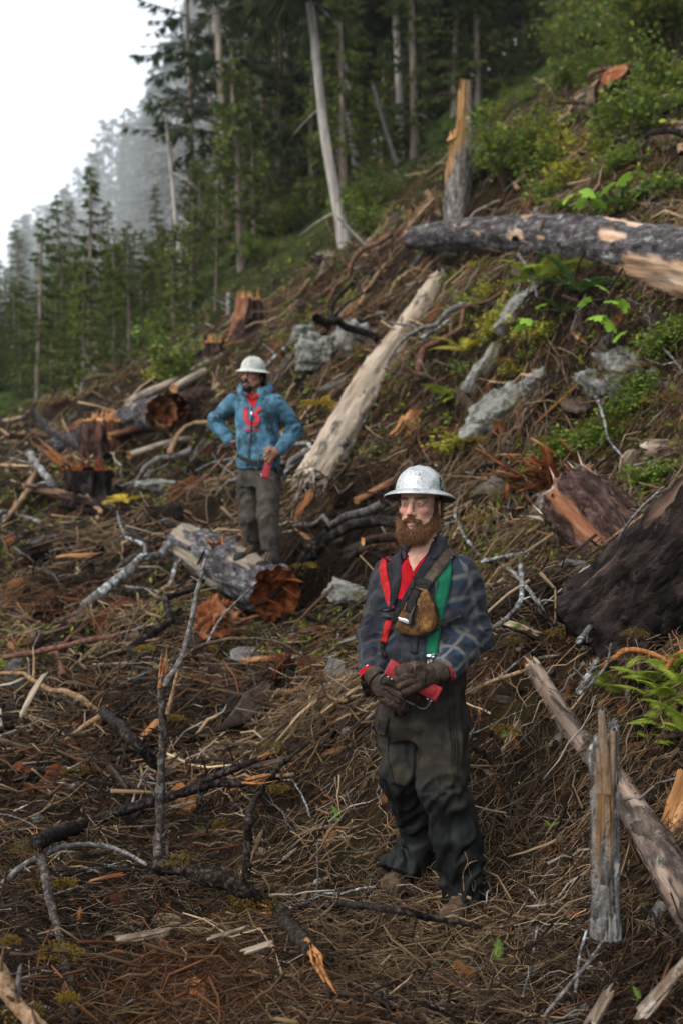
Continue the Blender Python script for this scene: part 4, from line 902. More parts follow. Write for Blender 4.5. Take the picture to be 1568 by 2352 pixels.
J.add(*twig_block(x, y, g.uniform(.14, .5, len(x)), g.uniform(.0014, .003, len(x))*(.5+.07*y), g, (.0, .09), np.array([.28, .20, .14, .14, .06, .05, .05, .08]), 1.6, 6, .5, .2))
obj('dry_stems', J.mesh('dry_stems'), m_twig, kind='stuff', label='dry tan stems and rootlets hanging down the bank')
# draped boughs: a spine with combed side twigs
J = Joined(); nb = 700
x, y = scatter_xy(nb, 2.9, 15, .48, g, .8); ok = ((x-.35)**2 + (y-4.1)**2 > .12); x, y = x[ok], y[ok]; nb = len(x)
gx, gy = slope(x, y); az = np.where(g.random(nb) < .55, np.arctan2(-gy, -gx)+g.normal(0, .6, nb), g.uniform(0, 6.28, nb)); ln = g.uniform(.2, .5, nb)*(.6+.11*y)
K = 8; t = np.linspace(0, 1, K); d = np.stack([np.cos(az), np.sin(az), gx*np.cos(az)+gy*np.sin(az)], -1); s = norm(np.cross(d, [0, 0, 1.]))
b = np.stack([x, y, ground_z(x, y)+.02], -1)
arch = g.uniform(.02, .16, nb)*ln
p = b[:, None] + d[:, None]*(ln[:, None]*t)[..., None] + s[:, None]*((g.normal(0, .25, nb)*ln)[:, None]*t**2)[..., None] + np.array([0, 0, 1.])*(arch[:, None]*np.sin(t*np.pi*.95))[..., None]
cb = pal[g.choice([0, 1, 2, 3, 7], nb)]*g.uniform(.7, 1.2, (nb, 1))
v, q, tr = tubes(p, (.0028*(.5+.09*y))[:, None]*np.linspace(1, .3, K)[None]); J.add(v, q, tr, np.repeat(cb*.8, 3*K, 0))
ns = 22; bi = np.repeat(np.arange(nb), ns); u = g.uniform(.1, .98, nb*ns); f = u*(K-1); i0 = np.minimum(f.astype(int), K-2); fr = (f-i0)[:, None]
bb = p[bi, i0]*(1-fr)+p[bi, i0+1]*fr; tg = norm(p[bi, i0+1]-p[bi, i0]); sd = norm(np.cross(tg, [0, 0, 1.]))*np.where(np.arange(nb*ns) % 2, 1, -1)[:, None]
dd = norm(tg*.75 + sd*g.uniform(.35, .9, (nb*ns, 1)) + [0, 0, .0] + .2*g.normal(size=(nb*ns, 3))); l2 = ln[bi]*g.uniform(.12, .4, nb*ns)*(1.15-u)
tt = np.linspace(0, 1, 4)[None, :, None]
pp = bb[:, None] + dd[:, None]*l2[:, None, None]*tt + np.array([0, 0, -1])*(tt**2*l2[:, None, None]*.3)
v, q, tr = tubes(pp, (.0013*(.5+.11*y[bi]))[:, None]*np.array([1, .85, .7, .4])[None]); J.add(v, q, tr, np.repeat(cb[bi]*g.uniform(.75, 1.35, (nb*ns, 1)), 12, 0))
obj('dead_boughs', J.mesh('dead_boughs'), m_twig, kind='stuff', label='dry brown conifer boughs draped over the slash')
# bark crumbs and chips too small to pick apart
J = Joined(); n = 8500; x, y = scatter_xy(n, 2.7, 16, .52, g, 1.); gx, gy = slope(x, y); b = np.stack([x, y, ground_z(x, y)+g.uniform(0, .03, n)], -1)
nn = norm(np.stack([-gx, -gy, 1+0*x], -1)+.45*g.normal(size=(n, 3))); d = norm(np.cross(nn, rand_dirs(n, g))); ln = g.uniform(.008, .04, n)*(.6+.10*y); v, q = diamonds(b, d, nn, ln, ln*g.uniform(.25, .8, n), .1)
cp = np.array([(.03,.018,.012), (.09,.032,.014), (.15,.075,.03), (.10,.085,.07), (.22,.16,.10), (.012,.009,.008), (.16,.05,.02)]); J.add(v, q, None, np.repeat(cp[g.choice(7, n, p=[.30, .12, .07, .16, .07, .24, .04])]*g.uniform(.6, 1.3, (n, 1)), 4, 0))
obj('bark_crumbs', J.mesh('bark_crumbs', False), m_twig, kind='stuff', label='bark crumbs and wood chips strewn over the ground')
# broken blocks, bark plates and torn wood heaped through the slash
def heap(n, lo, hi, power, size, g, weights):
    J = Joined(); base = []
    for k in range(7):
        m_ = chunk_mesh('b', (.22, .09, 1.) if k < 4 else (.38, .07, .6), 820+k, 5, .35, 7, 5); a = np.empty(len(m_.vertices)*3); m_.vertices.foreach_get('co', a); f = np.array([list(p.vertices) for p in m_.polygons if len(p.vertices) == 4]); base.append((a.reshape(-1, 3), f)); bpy.data.meshes.remove(m_)
    x, y = scatter_xy(n, lo, hi, .50, g, power); ok = ((x-.35)**2/.6+(y-4.1)**2/.5 > .35) & ((fbm(np.stack([x*1.1, y*1.1, 0*x+7], -1), 2) > -.35) | (g.random(n) < .3)); x, y = x[ok], y[ok]; z = ground_z(x, y); gx, gy = slope(x, y)
    for i in range(len(x)):
        v, f = base[int(g.integers(7))]; s = size*g.uniform(.35, 1.5)*(.5+.1*y[i])*np.array([g.uniform(.6, 1.5), g.uniform(.6, 1.4), 1]); az = g.uniform(0, 6.28); d = np.array([math.cos(az), math.sin(az)])
        zt = norm(np.array([d[0], d[1], gx[i]*d[0]+gy[i]*d[1]+g.normal(0, .28)])); xt = norm(np.cross(rand_dirs(1, g)[0], zt)); yt = np.cross(zt, xt)
        if s[2] > .28: s = s*np.array([.5, .6, 1])
        c = np.array(weights[0][int(g.choice(len(weights[0]), p=weights[1]))])*g.uniform(.6, 1.25)
        J.add(np.array([x[i], y[i], z[i]+.25*s[0]*g.random()])+(v*s) @ np.stack([xt, yt, zt]), f, None, c*(.8+.4*(.5+.5*noise(v*[9, 9, 2]+i)))[:, None])
    return J
hw = ([(.016,.012,.010), (.05,.036,.028), (.15,.062,.024), (.24,.12,.05), (.12,.11,.10), (.27,.20,.14), (.09,.030,.014)], [.31, .25, .09, .05, .15, .05, .10])
m_block = M_col('broken_wood', .9, .03, .6, 40, bmp=.9)
obj('broken_wood', heap(1500, 5.2, 22, .55, .16, g, hw).mesh('broken_wood', False), m_block, kind='stuff', label='broken wood blocks and bark plates heaped through the slash')
obj('wood_fragments', heap(800, 2.8, 7, 1., .075, g, hw).mesh('wood_fragments', False), m_block, kind='stuff', label='small wood and bark fragments among the needles')
# ================================================================ plants
m_fern = M_col('fern_green', .55, .15, .25, 12, trans=.35)
def frond_mesh(name, L, seed, col, pairs=17, wide=.34, arch=.5, lacy=True):
    g = np.random.default_rng(seed); K = 12; t = np.linspace(0, 1, K)
    p = np.stack([0*t + .05*g.normal()*t**2, t*L*.92, L*(.55*t - arch*t**2)], -1); J = Joined()
    v, q, tr = tubes(p[None], np.linspace(.0022, .0006, K)[None]*L/.4); J.add(v, q, tr, (.07,.065,.02))
    col = np.array(col)
    for i in range(pairs):
        u = .12 + .86*i/pairs; b = np.array([np.interp(u, t, p[:, k]) for k in range(3)]); b2 = np.array([np.interp(min(u+.02, 1), t, p[:, k]) for k in range(3)]); tg = norm(b2-b)
        ln = L*wide*np.sin(np.pi*min(.12+u*.95, 1))**.8*(1-.35*u) + .004
        for s in (-1, 1):
            d = norm(np.array([s, 0, 0]) + tg*.45 + [0, 0, -.18+.08*g.normal()]); n = norm(np.cross(d, tg))*(-s); n = n if n[2] > 0 else -n
            c = col*g.uniform(.8, 1.2)
            if lacy:
                m = 7; uu = np.linspace(.05, .95, m); bb = np.repeat(b[None] + 0*d, m, 0) + d*(uu*ln)[:, None]
                for s2 in (-1, 1):
                    d2 = norm(d*.55 + s2*tg); v, q = diamonds(bb, np.repeat(d2[None], m, 0), np.repeat(n[None], m, 0), ln*.36*(1.05-uu), ln*.11*(1.1-uu)+.001, .1); J.add(v, q, None, c)
            else:
                v, q = diamonds(b[None], d[None], n[None], np.array([ln*1.1]), np.array([L*.05]), .15); J.add(v, q, None, c)
    return J.mesh(name, False)
def fern_set(L, col, seed, lacy=True, n=4, **kw):
    out = [frond_mesh('frond', L*f, seed+i, col, lacy=lacy, **kw) for i, f in enumerate((1., .85, 1.1, .7))]
    for m_ in out: m_.materials.append(m_fern)
    return out
FS = {'sprig': fern_set(.16, (.11,.19,.03), 51, wide=.26, pairs=11, arch=.3), 'bright': fern_set(.20, (.24,.31,.035), 1, wide=.42), 'yellow': fern_set(.34, (.34,.30,.03), 11, wide=.3), 'sword': fern_set(.55, (.045,.095,.022), 21, False, pairs=26, wide=.10, arch=.55), 'lime': fern_set(.4, (.22,.27,.03), 31), 'gold': fern_set(.3, (.42,.30,.03), 41)}
def fern(label, px, py, kind, n, sc=1., d=None, group=None, seed=0, spread=1.0):
    g = np.random.default_rng(seed+3); q = P(px, py, d) if d else hit([px], [py])[0][0]
    o = thing('fern', label, 'fern', q + [0, 0, -.01], group=group)
    for k in range(n):
        f = obj('frond', FS[kind][k % 4], None, o); az = 2*np.pi*k/n + g.normal(0, .3); f.rotation_euler = (g.normal(.1, .22), g.normal(0, .2), az); f.scale = (sc*g.uniform(.75, 1.15),)*3
        f.location = (.01*math.cos(az), .01*math.sin(az), 0)
    return o
seed = 0
for px, py, kind, n, sc, d, lab in [
    (1490,1560,'bright',7,1.0,4.4,'bright lacy fern clump tucked under the black butt'), (1545,1600,'bright',7,1.0,4.2,'bright lacy fern spilling out in front of the butt'), (1450,1610,'lime',6,.55,4.5,'yellow-green fern touching the upright red rotten lump'),
    (1520,1660,'bright',6,.8,4.15,'fern growing over the red rotten lump\'s uphill side'), (1440,1650,'bright',5,.6,4.45,'low fern uphill of the splintered post'), (1560,1530,'bright',7,.9,4.3,'tall fern brushing the black bark'), (1545,1700,'bright',5,.6,4.1,'small fern above the orange torn root'),
    (1475,1500,'bright',5,.7,4.6,'fern fronds behind the bent orange branch'), (1555,1640,'lime',6,.6,4.15,'yellowing fern beside the bright clump'),
    (1500,1600,'bright',7,.8,4.3,'fern in the middle of the clump over the red rotten lump'), (1568,1570,'bright',7,.9,4.2,'fern at the outer side of the lacy clump'), (1420,1585,'lime',5,.5,4.6,'small yellow fern between the white stick and the ferns'), (1530,1560,'bright',6,.9,4.35,'fern leaning out of the clump below the butt'), (1500,1690,'bright',5,.6,4.2,'low fern hugging the pale log'), (1580,1680,'bright',6,.8,4.0,'fern above the torn root flare'),
    (1235,632,'lime',8,1.3,9.2,'lime green fern drooping below the dark log'), (1066,805,'yellow',7,1.5,10.3,'yellow fern halfway up the bank'), (1042,915,'lime',6,1.0,9.7,'small lime fern below the yellow one'), (742,925,'gold',6,1.3,11.0,'golden fern behind the hooded man\'s shoulder'),
    (712,752,'sword',8,.9,14.2,'dark green fern above the boulders'), (285,1150,'gold',5,1.2,10.9,'golden withered fern in the slash below the stumps'), (1330,668,'sword',9,1.0,8.8,'glossy dark sword fern under the dark log'), (1290,715,'sword',7,.7,8.9,'smaller sword fern beside the broad leaves'),
    (1440,470,'sword',9,1.0,10.2,'sword fern standing behind the dark log'), (1500,465,'sword',9,1.0,10.0,'sword fern next along behind the dark log'), (1300,470,'lime',7,1.0,11.0,'lime fern behind the middle of the dark log'), (1545,400,'sword',8,1.0,10.6,'arching sword fern higher on the slope'), (1350,480,'sword',8,.9,10.8,'low sword fern touching the dark log'),
    (770,1872,'sprig',3,.5,None,'tiny fern sprig beside the bearded man\'s knee'), (465,1912,'sprig',4,.6,None,'small bright fern by the winding stem'), (1465,2068,'sprig',3,.5,3.55,'tiny fern sprout between post and pale log'), (1130,2195,'sprig',2,.45,None,'flat green sprig on pale lichen before the boots'),
    (1150,1690,'sprig',2,.5,None,'single green frond by the mossy lump'), (1190,1440,'sprig',4,.6,None,'small fern under the crooked lichen stick'), (1260,1895,'sprig',3,.4,None,'yellowish sprout on the path beside the post'), (1460,2290,'sprig',2,.4,None,'tiny sprout on the grey weathered slab')]:
    seed += 1; fern(lab, px, py, kind, n, sc, d, seed=seed)
# leafy shrubs and seedlings
def shrub_mesh(seed, H, Wd, stems, leaves, leaf, col, vary=.4):
    g = np.random.default_rng(seed); J = Joined(); K = 6; t = np.linspace(0, 1, K); az = g.uniform(0, 6.28, stems); ou = g.uniform(.15, 1, stems)*Wd; hh = g.uniform(.5, 1, stems)*H
    p = np.stack([np.cos(az)[:, None]*ou[:, None]*t**1.4, np.sin(az)[:, None]*ou[:, None]*t**1.4, hh[:, None]*(t-.12*t**3)], -1) + .03*H*g.normal(size=(stems, K, 3))*t[None, :, None]
    v, q, tr = tubes(p, np.linspace(.012, .003, K)[None]*H); J.add(v, q, tr, (.09,.065,.04))
    n = stems*leaves; bi = np.repeat(np.arange(stems), leaves); u = g.uniform(.25, 1, n)**.7; f = u*(K-1); i0 = np.minimum(f.astype(int), K-2); fr = (f-i0)[:, None]
    b = p[bi, i0]*(1-fr)+p[bi, i0+1]*fr + .10*Wd*g.normal(size=(n, 3)); d = norm(rand_dirs(n, g)*[1, 1, .35] + [0, 0, -.1]); nn = norm(np.array([0, 0, 1.])+.5*g.normal(size=(n, 3)))
    ln = leaf*g.uniform(.6, 1.4, n); v, q = diamonds(b, d, nn, ln, ln*.55, .15)
    c = np.array(col)*g.uniform(1-vary, 1+vary, (n, 1)) + (g.random((n, 1)) < .12)*np.array([.12, .08, .0])
    J.add(v, q, None, np.repeat(c, 4, 0)); return J.mesh('foliage', False)
SH = []
for i, (H, Wd, st, lv, lf, col) in enumerate([(.5,.4,16,26,.06,(.12,.18,.028)), (.8,.55,18,34,.07,(.14,.17,.026)), (1.3,.8,20,46,.09,(.10,.15,.026)), (.6,.5,14,30,.07,(.28,.27,.03)), (1.7,1.1,22,60,.10,(.085,.12,.026)), (.25,.3,14,22,.035,(.15,.20,.025))]):
    m_ = shrub_mesh(700+i, H, Wd, st, lv, lf, col); m_.materials.append(m_shrub); SH.append(m_)
def shrub(label, x, y, k, sc, group, rz=0, dz=0):
    o = obj('leafy_shrub', SH[k]); o.location = (x, y, float(ground_z(x, y))-.03+dz); o.scale = (sc,)*3; o.rotation_euler = (0, 0, rz); return tag(o, label, 'shrub', group)
g = np.random.default_rng(808)
SHD = ['knee-high', 'waist-high', 'tall leafy', 'yellowing', 'big spreading', 'tiny']
def shrubs(n, area, ks, sc, label, group):
    for _ in range(n):
        px, py = g.uniform(*area[0]), g.uniform(*area[1]); q, d = hit([px], [py]); k_ = int(g.choice(ks)); shrub(SHD[k_]+' '+label, q[0][0], q[0][1], k_, g.uniform(*sc), group, g.uniform(0, 6.28))
shrubs(34, ((1020, 1260), (560, 1000)), [0, 5, 3, 5], (.3, .7), 'green shrub on the rocky bank', 'shrubs on the rocky bank')
shrubs(48, ((1270, 1568), (700, 980)), [0, 5, 0], (.3, .7), 'green plant growing among the mossy outcrops', 'plants among the mossy outcrops')
shrubs(34, ((1090, 1568), (160, 450)), [0, 1, 3, 2], (.5, 1.0), 'shrub on the slope above the dark log', 'shrubs on the slope above the dark log')
shrubs(30, ((1120, 1568), (0, 170)), [2, 4, 4], (.7, 1.3), 'green shrub on the wooded slope at the top', 'shrubs on the wooded slope')
shrubs(26, ((430, 860), (380, 600)), [1, 2, 3, 4], (.5, 1.1), 'green shrub along the foot of the forest edge', 'shrubs at the forest edge')
shrubs(22, ((0, 420), (700, 900)), [1, 2, 4, 3], (.6, 1.2), 'shrub below the young conifers', 'shrubs below the young conifers')
shrubs(12, ((600, 1000), (640, 800)), [0, 5], (.5, .9), 'green shrub sprouting on the slash crest', 'shrubs on the slash crest')
# broad-leaved plant under the log
def lobed(r, seed):
    g = np.random.default_rng(seed); a = np.linspace(0, 2*np.pi, 41)[:-1]; rr = r*(.62 + .38*np.abs(np.cos(a*2.5))**.6)*(1+.06*g.normal(size=40)); rr[:2] *= .6; rr[-2:] *= .6
    ring = np.stack([np.cos(a)*rr, np.sin(a)*rr, -.25*rr**2/r], -1); v = np.vstack([[[0, 0, 0]], ring*.5+[0, 0, .02*r], ring]); i = np.arange(40); j = np.roll(i, -1)
    return mesh('leaf', v, np.stack([1+i, 41+i, 41+j, 1+j], -1), np.stack([0*i, 1+i, 1+j], -1), np.tile(np.array([[.17,.30,.03]])*g.uniform(.8, 1.15), (81, 1)))
for nm, pts, lab in [('a', [(1400,742,.10),(1372,725,.09),(1430,700,.07),(1340,690,.07),(1405,690,.08),(1418,770,.08),(1385,660,.07)], 'broad-leaved plant with bright lobed leaves on the bank'), ('b', [(1210,735,.07),(1190,750,.05),(1240,700,.06)], 'small yellowish broad-leaved plant above the long rock rib'),
                     ('c', [(1390,430,.11),(1350,440,.09),(1430,410,.10),(1330,465,.09),(1470,440,.09),(1300,455,.08),(1375,465,.09)], 'yellow broad-leaved plant on the slope behind the dark log')]:
    d0 = 11.2 if nm == 'c' else 8.4; c0 = hit([pts[0][0]], [pts[0][1]+15])[0][0] if nm == 'c' else P(pts[0][0], pts[0][1]+60, d0); dd = np.dot(c0-[0, 0, CAM_Z], [0, CP, -SP])
    o = thing('broadleaf_plant', lab, 'plant', c0)
    for k, (px, py, r) in enumerate(pts):
        w_ = P(px, py, dd-.15) - c0; l = obj('leaf', lobed(r, k), m_shrub, o); l.location = w_; l.rotation_euler = (g.normal(.55, .2), g.normal(0, .2), g.uniform(0, 6.28))
        p = np.array([[0, 0, -.05], w_*.5+[0, 0, .03], w_])[None]; v, q, tr = tubes(p, np.array([[.006, .004, .003]])); obj('stalk', mesh('stalk', v, q, tr, np.full((len(v), 3), .08)), m_shrub, o)
# moss cushions: fine faces on small mounds
J = Joined(); spots = [(225,1400,.10),(600,2060,.06),(560,2050,.05),(330,1480,.08),(400,1640,.06),(620,1700,.07),(1160,1660,.07),(1300,1440,.10),(1330,1410,.08),(170,1760,.07),(640,1800,.05),(100,1500,.07),(410,1960,.05),(1430,940,.2),(1500,960,.22),(1540,900,.2),(1380,960,.16),(1120,960,.12),(1090,1000,.1),(1250,1000,.12),(1180,850,.14),(1160,820,.12),(1400,850,.14),(1480,830,.16),(930,640,.12),(700,1290,.1),(1090,1180,.12),(1120,1120,.12),(60,1560,.06),(510,1880,.05)]
for k in range(70):
    sx_, sy_ = g.uniform(0, 1568), g.uniform(1150, 2340)
    if sy_ < 1480 or (sx_ < 700 and k % 3 == 0): spots.append((sx_, sy_, g.uniform(.025, .075)))
q0, dd0 = hit([s_[0] for s_ in spots], [s_[1] for s_ in spots])
for (px, py, r), c in zip(spots, q0):
    c = c - [0, 0, .25*r]; n = int(300 + 2200*r); a = rand_dirs(n, g); a[:, 2] = np.abs(a[:, 2])*.35; b = c + a*r*g.uniform(.7, 1.15, (n, 1))*(1+.5*noise(a*2+c))[:, None]; b[:, 2] -= .02
    d = norm(a + .7*g.normal(size=(n, 3)) + [0, 0, .3]); ln = g.uniform(.006, .015, n)*(.6+.09*c[1]); v, q = diamonds(b, d, rand_dirs(n, g), ln, ln*.45)
    base = np.array([(.12,.075,.012), (.16,.105,.014), (.08,.055,.012)][g.integers(3)]); J.add(v, q, None, np.repeat(base*g.uniform(.5, 1.4, (n, 1)), 4, 0))
obj('moss', J.mesh('moss', False), m_shrub, kind='stuff', label='yellow-brown moss cushions on ground and wood')
# seedlings and fine ground cover along the bank
J = Joined(); n = 17000; x, y = scatter_xy(n, 5.0, 26, .42, g, .5)
keep = (fbm(np.stack([x*.8, y*.8, 0*x], -1), 3) + .55*sm(1.0, 3.5, x) + .9*sm(17, 24, y) > .22); x, y = x[keep], y[keep]; n = len(x)
b = np.stack([x, y, ground_z(x, y)+g.uniform(0, .1, n)], -1); d = norm(rand_dirs(n, g)*[1, 1, .5]+[0, 0, .35]); ln = g.uniform(.03, .08, n)*(.4+.07*y)
for k in range(3):
    dk = norm(d + .8*g.normal(size=(n, 3))); v, q = diamonds(b, dk, norm([0, 0, 1.]+.5*g.normal(size=(n, 3))), ln, ln*.5, .1)
    J.add(v, q, None, np.repeat(np.array([.12,.155,.024])*g.uniform(.45, 1.5, (n, 1)) + (g.random((n, 1)) < .2)*np.array([.08, .05, 0]), 4, 0))
obj('ground_cover', J.mesh('ground_cover', False), m_shrub, kind='stuff', label='scattered small green leaves creeping over the bank')
# ================================================================ people: soft solids on a voxel grid, meshed by surface nets
class Vox:
    def __init__(s, lo, hi, h):
        s.h = h; s.o = np.array(lo, float); s.n = np.ceil((np.array(hi)-s.o)/h).astype(int)+1; s.f = np.full(s.n, .5, np.float32)
    def like(s): Y = Vox(s.o, s.o+s.h, s.h); Y.n = s.n.copy(); Y.f = np.full(s.n, .5, np.float32); return Y
    def block(s, lo, hi):
        a = np.clip(np.floor((lo-s.o)/s.h).astype(int), 0, s.n-1); b = np.clip(np.ceil((hi-s.o)/s.h).astype(int)+1, 1, s.n)
        sl = tuple(slice(int(a[i]), int(max(b[i], a[i]+1))) for i in range(3))
        g = np.meshgrid(*[s.o[i]+s.h*np.arange(sl[i].start, sl[i].stop) for i in range(3)], indexing='ij'); return sl, np.stack(g, -1)
    def put(s, sl, d, k, sub=False):
        f = s.f[sl]
        if sub: f, d = -f, d
        hh = np.maximum(k-np.abs(f-d), 0)/k if k > 0 else 0
        r = np.minimum(f, d) - (hh*hh*k*.25 if k > 0 else 0); s.f[sl] = -r if sub else r
    def cap(s, a, b, ra, rb=None, k=.01, sub=False):
        a, b = np.array(a, float), np.array(b, float); rb = ra if rb is None else rb; m = max(ra, rb)+k+3*s.h
        sl, p = s.block(np.minimum(a, b)-m, np.maximum(a, b)+m); ab = b-a; t = np.clip(((p-a) @ ab)/max(ab @ ab, 1e-9), 0, 1)
        s.put(sl, np.linalg.norm(p-a-t[..., None]*ab, axis=-1)-(ra+(rb-ra)*t), k, sub)
    def chain(s, pts, rad, k=.01, sub=False):
        for i in range(len(pts)-1): s.cap(pts[i], pts[i+1], rad[i], rad[i+1], k, sub)
    def ell(s, c, r, k=.01, rot=None, sub=False):
        c = np.array(c, float); r = np.array(r, float); m = r.max()+k+3*s.h; sl, p = s.block(c-m, c+m); p = p-c
        if rot is not None: p = p @ np.array(rot)
        k0 = np.linalg.norm(p/r, axis=-1); k1 = np.linalg.norm(p/r**2, axis=-1); s.put(sl, k0*(k0-1)/np.maximum(k1, 1e-6), k, sub)
    def loft(s, rows, k=.02):
        """rows: (cx, cy, z, half width, half depth, yaw), z rising"""
        a = np.array(rows, float); m = a[:, 3:5].max()+k+.03; lo = a[:, :3].min(0)-[m, m, .05]; hi = a[:, :3].max(0)+[m, m, .05]
        sl, p = s.block(lo, hi); z = p[..., 2]; q = [np.interp(z, a[:, 2], a[:, i]) for i in (0, 1, 3, 4, 5)]
        dx, dy = p[..., 0]-q[0], p[..., 1]-q[1]; c, sn = np.cos(q[4]), np.sin(q[4]); u = c*dx+sn*dy; v = -sn*dx+c*dy
        e = (np.abs(u/q[2])**2.4+np.abs(v/q[3])**2.4)**(1/2.4); d = (e-1)*np.minimum(q[2], q[3])
        d = np.maximum(d, np.maximum(a[0, 2]-z, z-a[-1, 2])); s.put(sl, d, k)
    def plane(s, p0, n):
        """keep the side the normal points away from"""
        sl, p = s.block(s.o, s.o+s.h*s.n); s.f = np.maximum(s.f, ((p-np.array(p0)) @ norm(n)).astype(np.float32))
    def nets(s):
        f = s.f.copy(); f[[0, -1]] = 1; f[:, [0, -1]] = 1; f[:, :, [0, -1]] = 1; n = np.array(f.shape)
        c8 = [(i, j, k) for i in (0, 1) for j in (0, 1) for k in (0, 1)]
        sg = f < 0; cnt = sum(sg[i:n[0]-1+i, j:n[1]-1+j, k:n[2]-1+k].astype(np.int8) for i, j, k in c8)
        act = np.argwhere((cnt > 0) & (cnt < 8)); idx = np.full(n-1, -1, np.int32); idx[tuple(act.T)] = np.arange(len(act))
        val = {c: f[tuple((act+c).T)] for c in c8}; acc = np.zeros((len(act), 3)); w_ = np.zeros(len(act))
        for c in c8:
            for ax in range(3):
                if c[ax]: continue
                e = list(c); e[ax] = 1; a, b = val[c], val[tuple(e)]; m = (a < 0) != (b < 0); t = np.where(m, a/np.where(m, a-b, 1), 0)
                q = np.tile(np.array(c, float), (len(act), 1)); q[:, ax] = t; acc += q*m[:, None]; w_ += m
        v = s.o + s.h*(act + acc/w_[:, None]); quads = []
        for ax in range(3):
            o1, o2 = [(1, 2), (2, 0), (0, 1)][ax]; a = [slice(1, -1)]*3; a[ax] = slice(0, -1); b = list(a); b[ax] = slice(1, None)
            A, Bs = sg[tuple(a)], sg[tuple(b)]; off = np.array([1, 1, 1]); off[ax] = 0
            for flip, m in ((False, A & ~Bs), (True, ~A & Bs)):
                e = np.argwhere(m)+off; u1 = np.zeros(3, int); u1[o1] = 1; u2 = np.zeros(3, int); u2[o2] = 1
                q = np.stack([idx[tuple((e-u1-u2).T)], idx[tuple((e-u2).T)], idx[tuple(e.T)], idx[tuple((e-u1).T)]], -1); quads.append(q[:, ::-1] if flip else q)
        q = np.vstack(quads); return v, q[(q >= 0).all(1)]
def vnormals(v, q):
    n = np.zeros_like(v); fn = np.cross(v[q[:, 2]]-v[q[:, 0]], v[q[:, 3]]-v[q[:, 1]])
    for i in range(4): np.add.at(n, q[:, i], fn)
    return norm(n)
def relax(v, q, it=2, w_=.5):
    e = np.vstack([q[:, [0, 1]], q[:, [1, 2]], q[:, [2, 3]], q[:, [3, 0]]])
    for _ in range(it):
        s = np.zeros_like(v); c = np.zeros(len(v)); np.add.at(s, e[:, 0], v[e[:, 1]]); np.add.at(c, e[:, 0], 1); np.add.at(s, e[:, 1], v[e[:, 0]]); np.add.at(c, e[:, 1], 1)
        v = v+(s/np.maximum(c, 1)[:, None]-v)*w_
    return v
def bone_coords(v, bones):
    """nearest bone: distance along (m), angle round it, index"""
    best = np.full(len(v), 9.); al = np.zeros(len(v)); an = np.zeros(len(v)); bi = np.zeros(len(v), int)
    for i, (a, b, off) in enumerate(bones):
        a, b = np.array(a), np.array(b); L = np.linalg.norm(b-a); t = (v-a) @ (b-a)/L; tc = np.clip(t, 0, L); d = v-a-tc[:, None]*(b-a)/L; dd = np.linalg.norm(d, axis=1)
        ax = (b-a)/L; e1 = norm(np.cross(ax, [0, 1, .1])); e2 = np.cross(ax, e1); m = dd < best
        best[m] = dd[m]; al[m] = t[m]+off; an[m] = np.arctan2(d[m] @ e2, d[m] @ e1); bi[m] = i
    return al, an, bi
# ---------------------------------------------------------------- cloth, skin, metal
def M_cloth(name, stops, scale=9, rough=.9, fine=420, bmp=.35, sheen=.25, stain=None, stain_at=(.5, .62), coord='Object'):
    m, nt, b = new_mat(name, rough, .06); b.inputs['Sheen Weight'].default_value = sheen*.2
    n = noise_node(nt, scale, 9, .72, coord); k = len(stops); c = ramp(nt, n, [(.3+.4*i/(k-1), s) for i, s in enumerate(stops)])
    w_ = noise_node(nt, fine, 3, .6, coord); c = mix(nt, .55, c, ramp(nt, w_, [(.3, (.35,)*3), (.7, (1.65,)*3)]), 'MULTIPLY')
    if stain: c = mix(nt, ramp(nt, noise_node(nt, scale*.8, 10, .75, coord, dist=.4), [(stain_at[0], (0,)*3), (stain_at[1], (.9,)*3)]), c, stain)
    nt.links.new(c, b.inputs['Base Color']); bump(nt, b, noise_node(nt, fine*.5, 4, .7, coord), bmp, .003); return m
m_skin = None
def skin_mat(name):
    m, nt, b = new_mat(name, .55, .25); n = noise_node(nt, 90, 5, .6)
    c = mix(nt, 1., attr(nt, 'Col'), ramp(nt, n, [(.3, (.86,)*3), (.7, (1.12,)*3)]), 'MULTIPLY'); c = mix(nt, 1., c, ramp(nt, noise_node(nt, 30, 6, .7), [(.32, (.70, .66, .64)), (.6, (1.08,)*3)]), 'MULTIPLY'); nt.links.new(c, b.inputs['Base Color'])
    b.inputs['Subsurface Weight'].default_value = .12; b.inputs['Subsurface Radius'].default_value = (.012, .004, .002); b.inputs['Subsurface Scale'].default_value = .6
    bump(nt, b, noise_node(nt, 260, 4, .6), .25, .0015); return m
m_skin = skin_mat('skin')
m_leather = M_cloth('glove_leather', [(.014,.009,.007), (.040,.026,.019), (.085,.058,.042)], 16, .62, 180, .6, 0)
m_pouch = M_cloth('pouch_leather', [(.018,.010,.006), (.10,.048,.018), (.30,.15,.055)], 14, .5, 160, .5, 0, (.012,.008,.006), (.46, .56))
m_strap = M_cloth('dark_strap', [(.016,.012,.009), (.045,.034,.025), (.09,.07,.05)], 20, .7, 300, .4, 0)
m_black = M_cloth('black_webbing', [(.006,.006,.006), (.014,.013,.013), (.035,.033,.03)], 30, .55, 300, .3, 0)
m_redcloth = M_cloth('red_cloth', [(.20,.003,.007), (.29,.006,.012), (.36,.016,.02)], 12, .85, 500, .25)
m_redstrap = M_cloth('red_suspender', [(.16,.010,.010), (.33,.014,.016), (.42,.04,.035)], 18, .8, 500, .3, .1, (.06,.02,.015), (.58, .7))
m_green = M_cloth('green_suspender', [(.004,.05,.026), (.006,.082,.042), (.012,.11,.058)], 14, .75, 500, .3, .1, (.012,.016,.012), (.60, .72))
m_steel = M('bright_steel', [(.35,.35,.36), (.6,.6,.62), (.8,.8,.82)], 60, metal=1., rough=.35, bmp=.2)
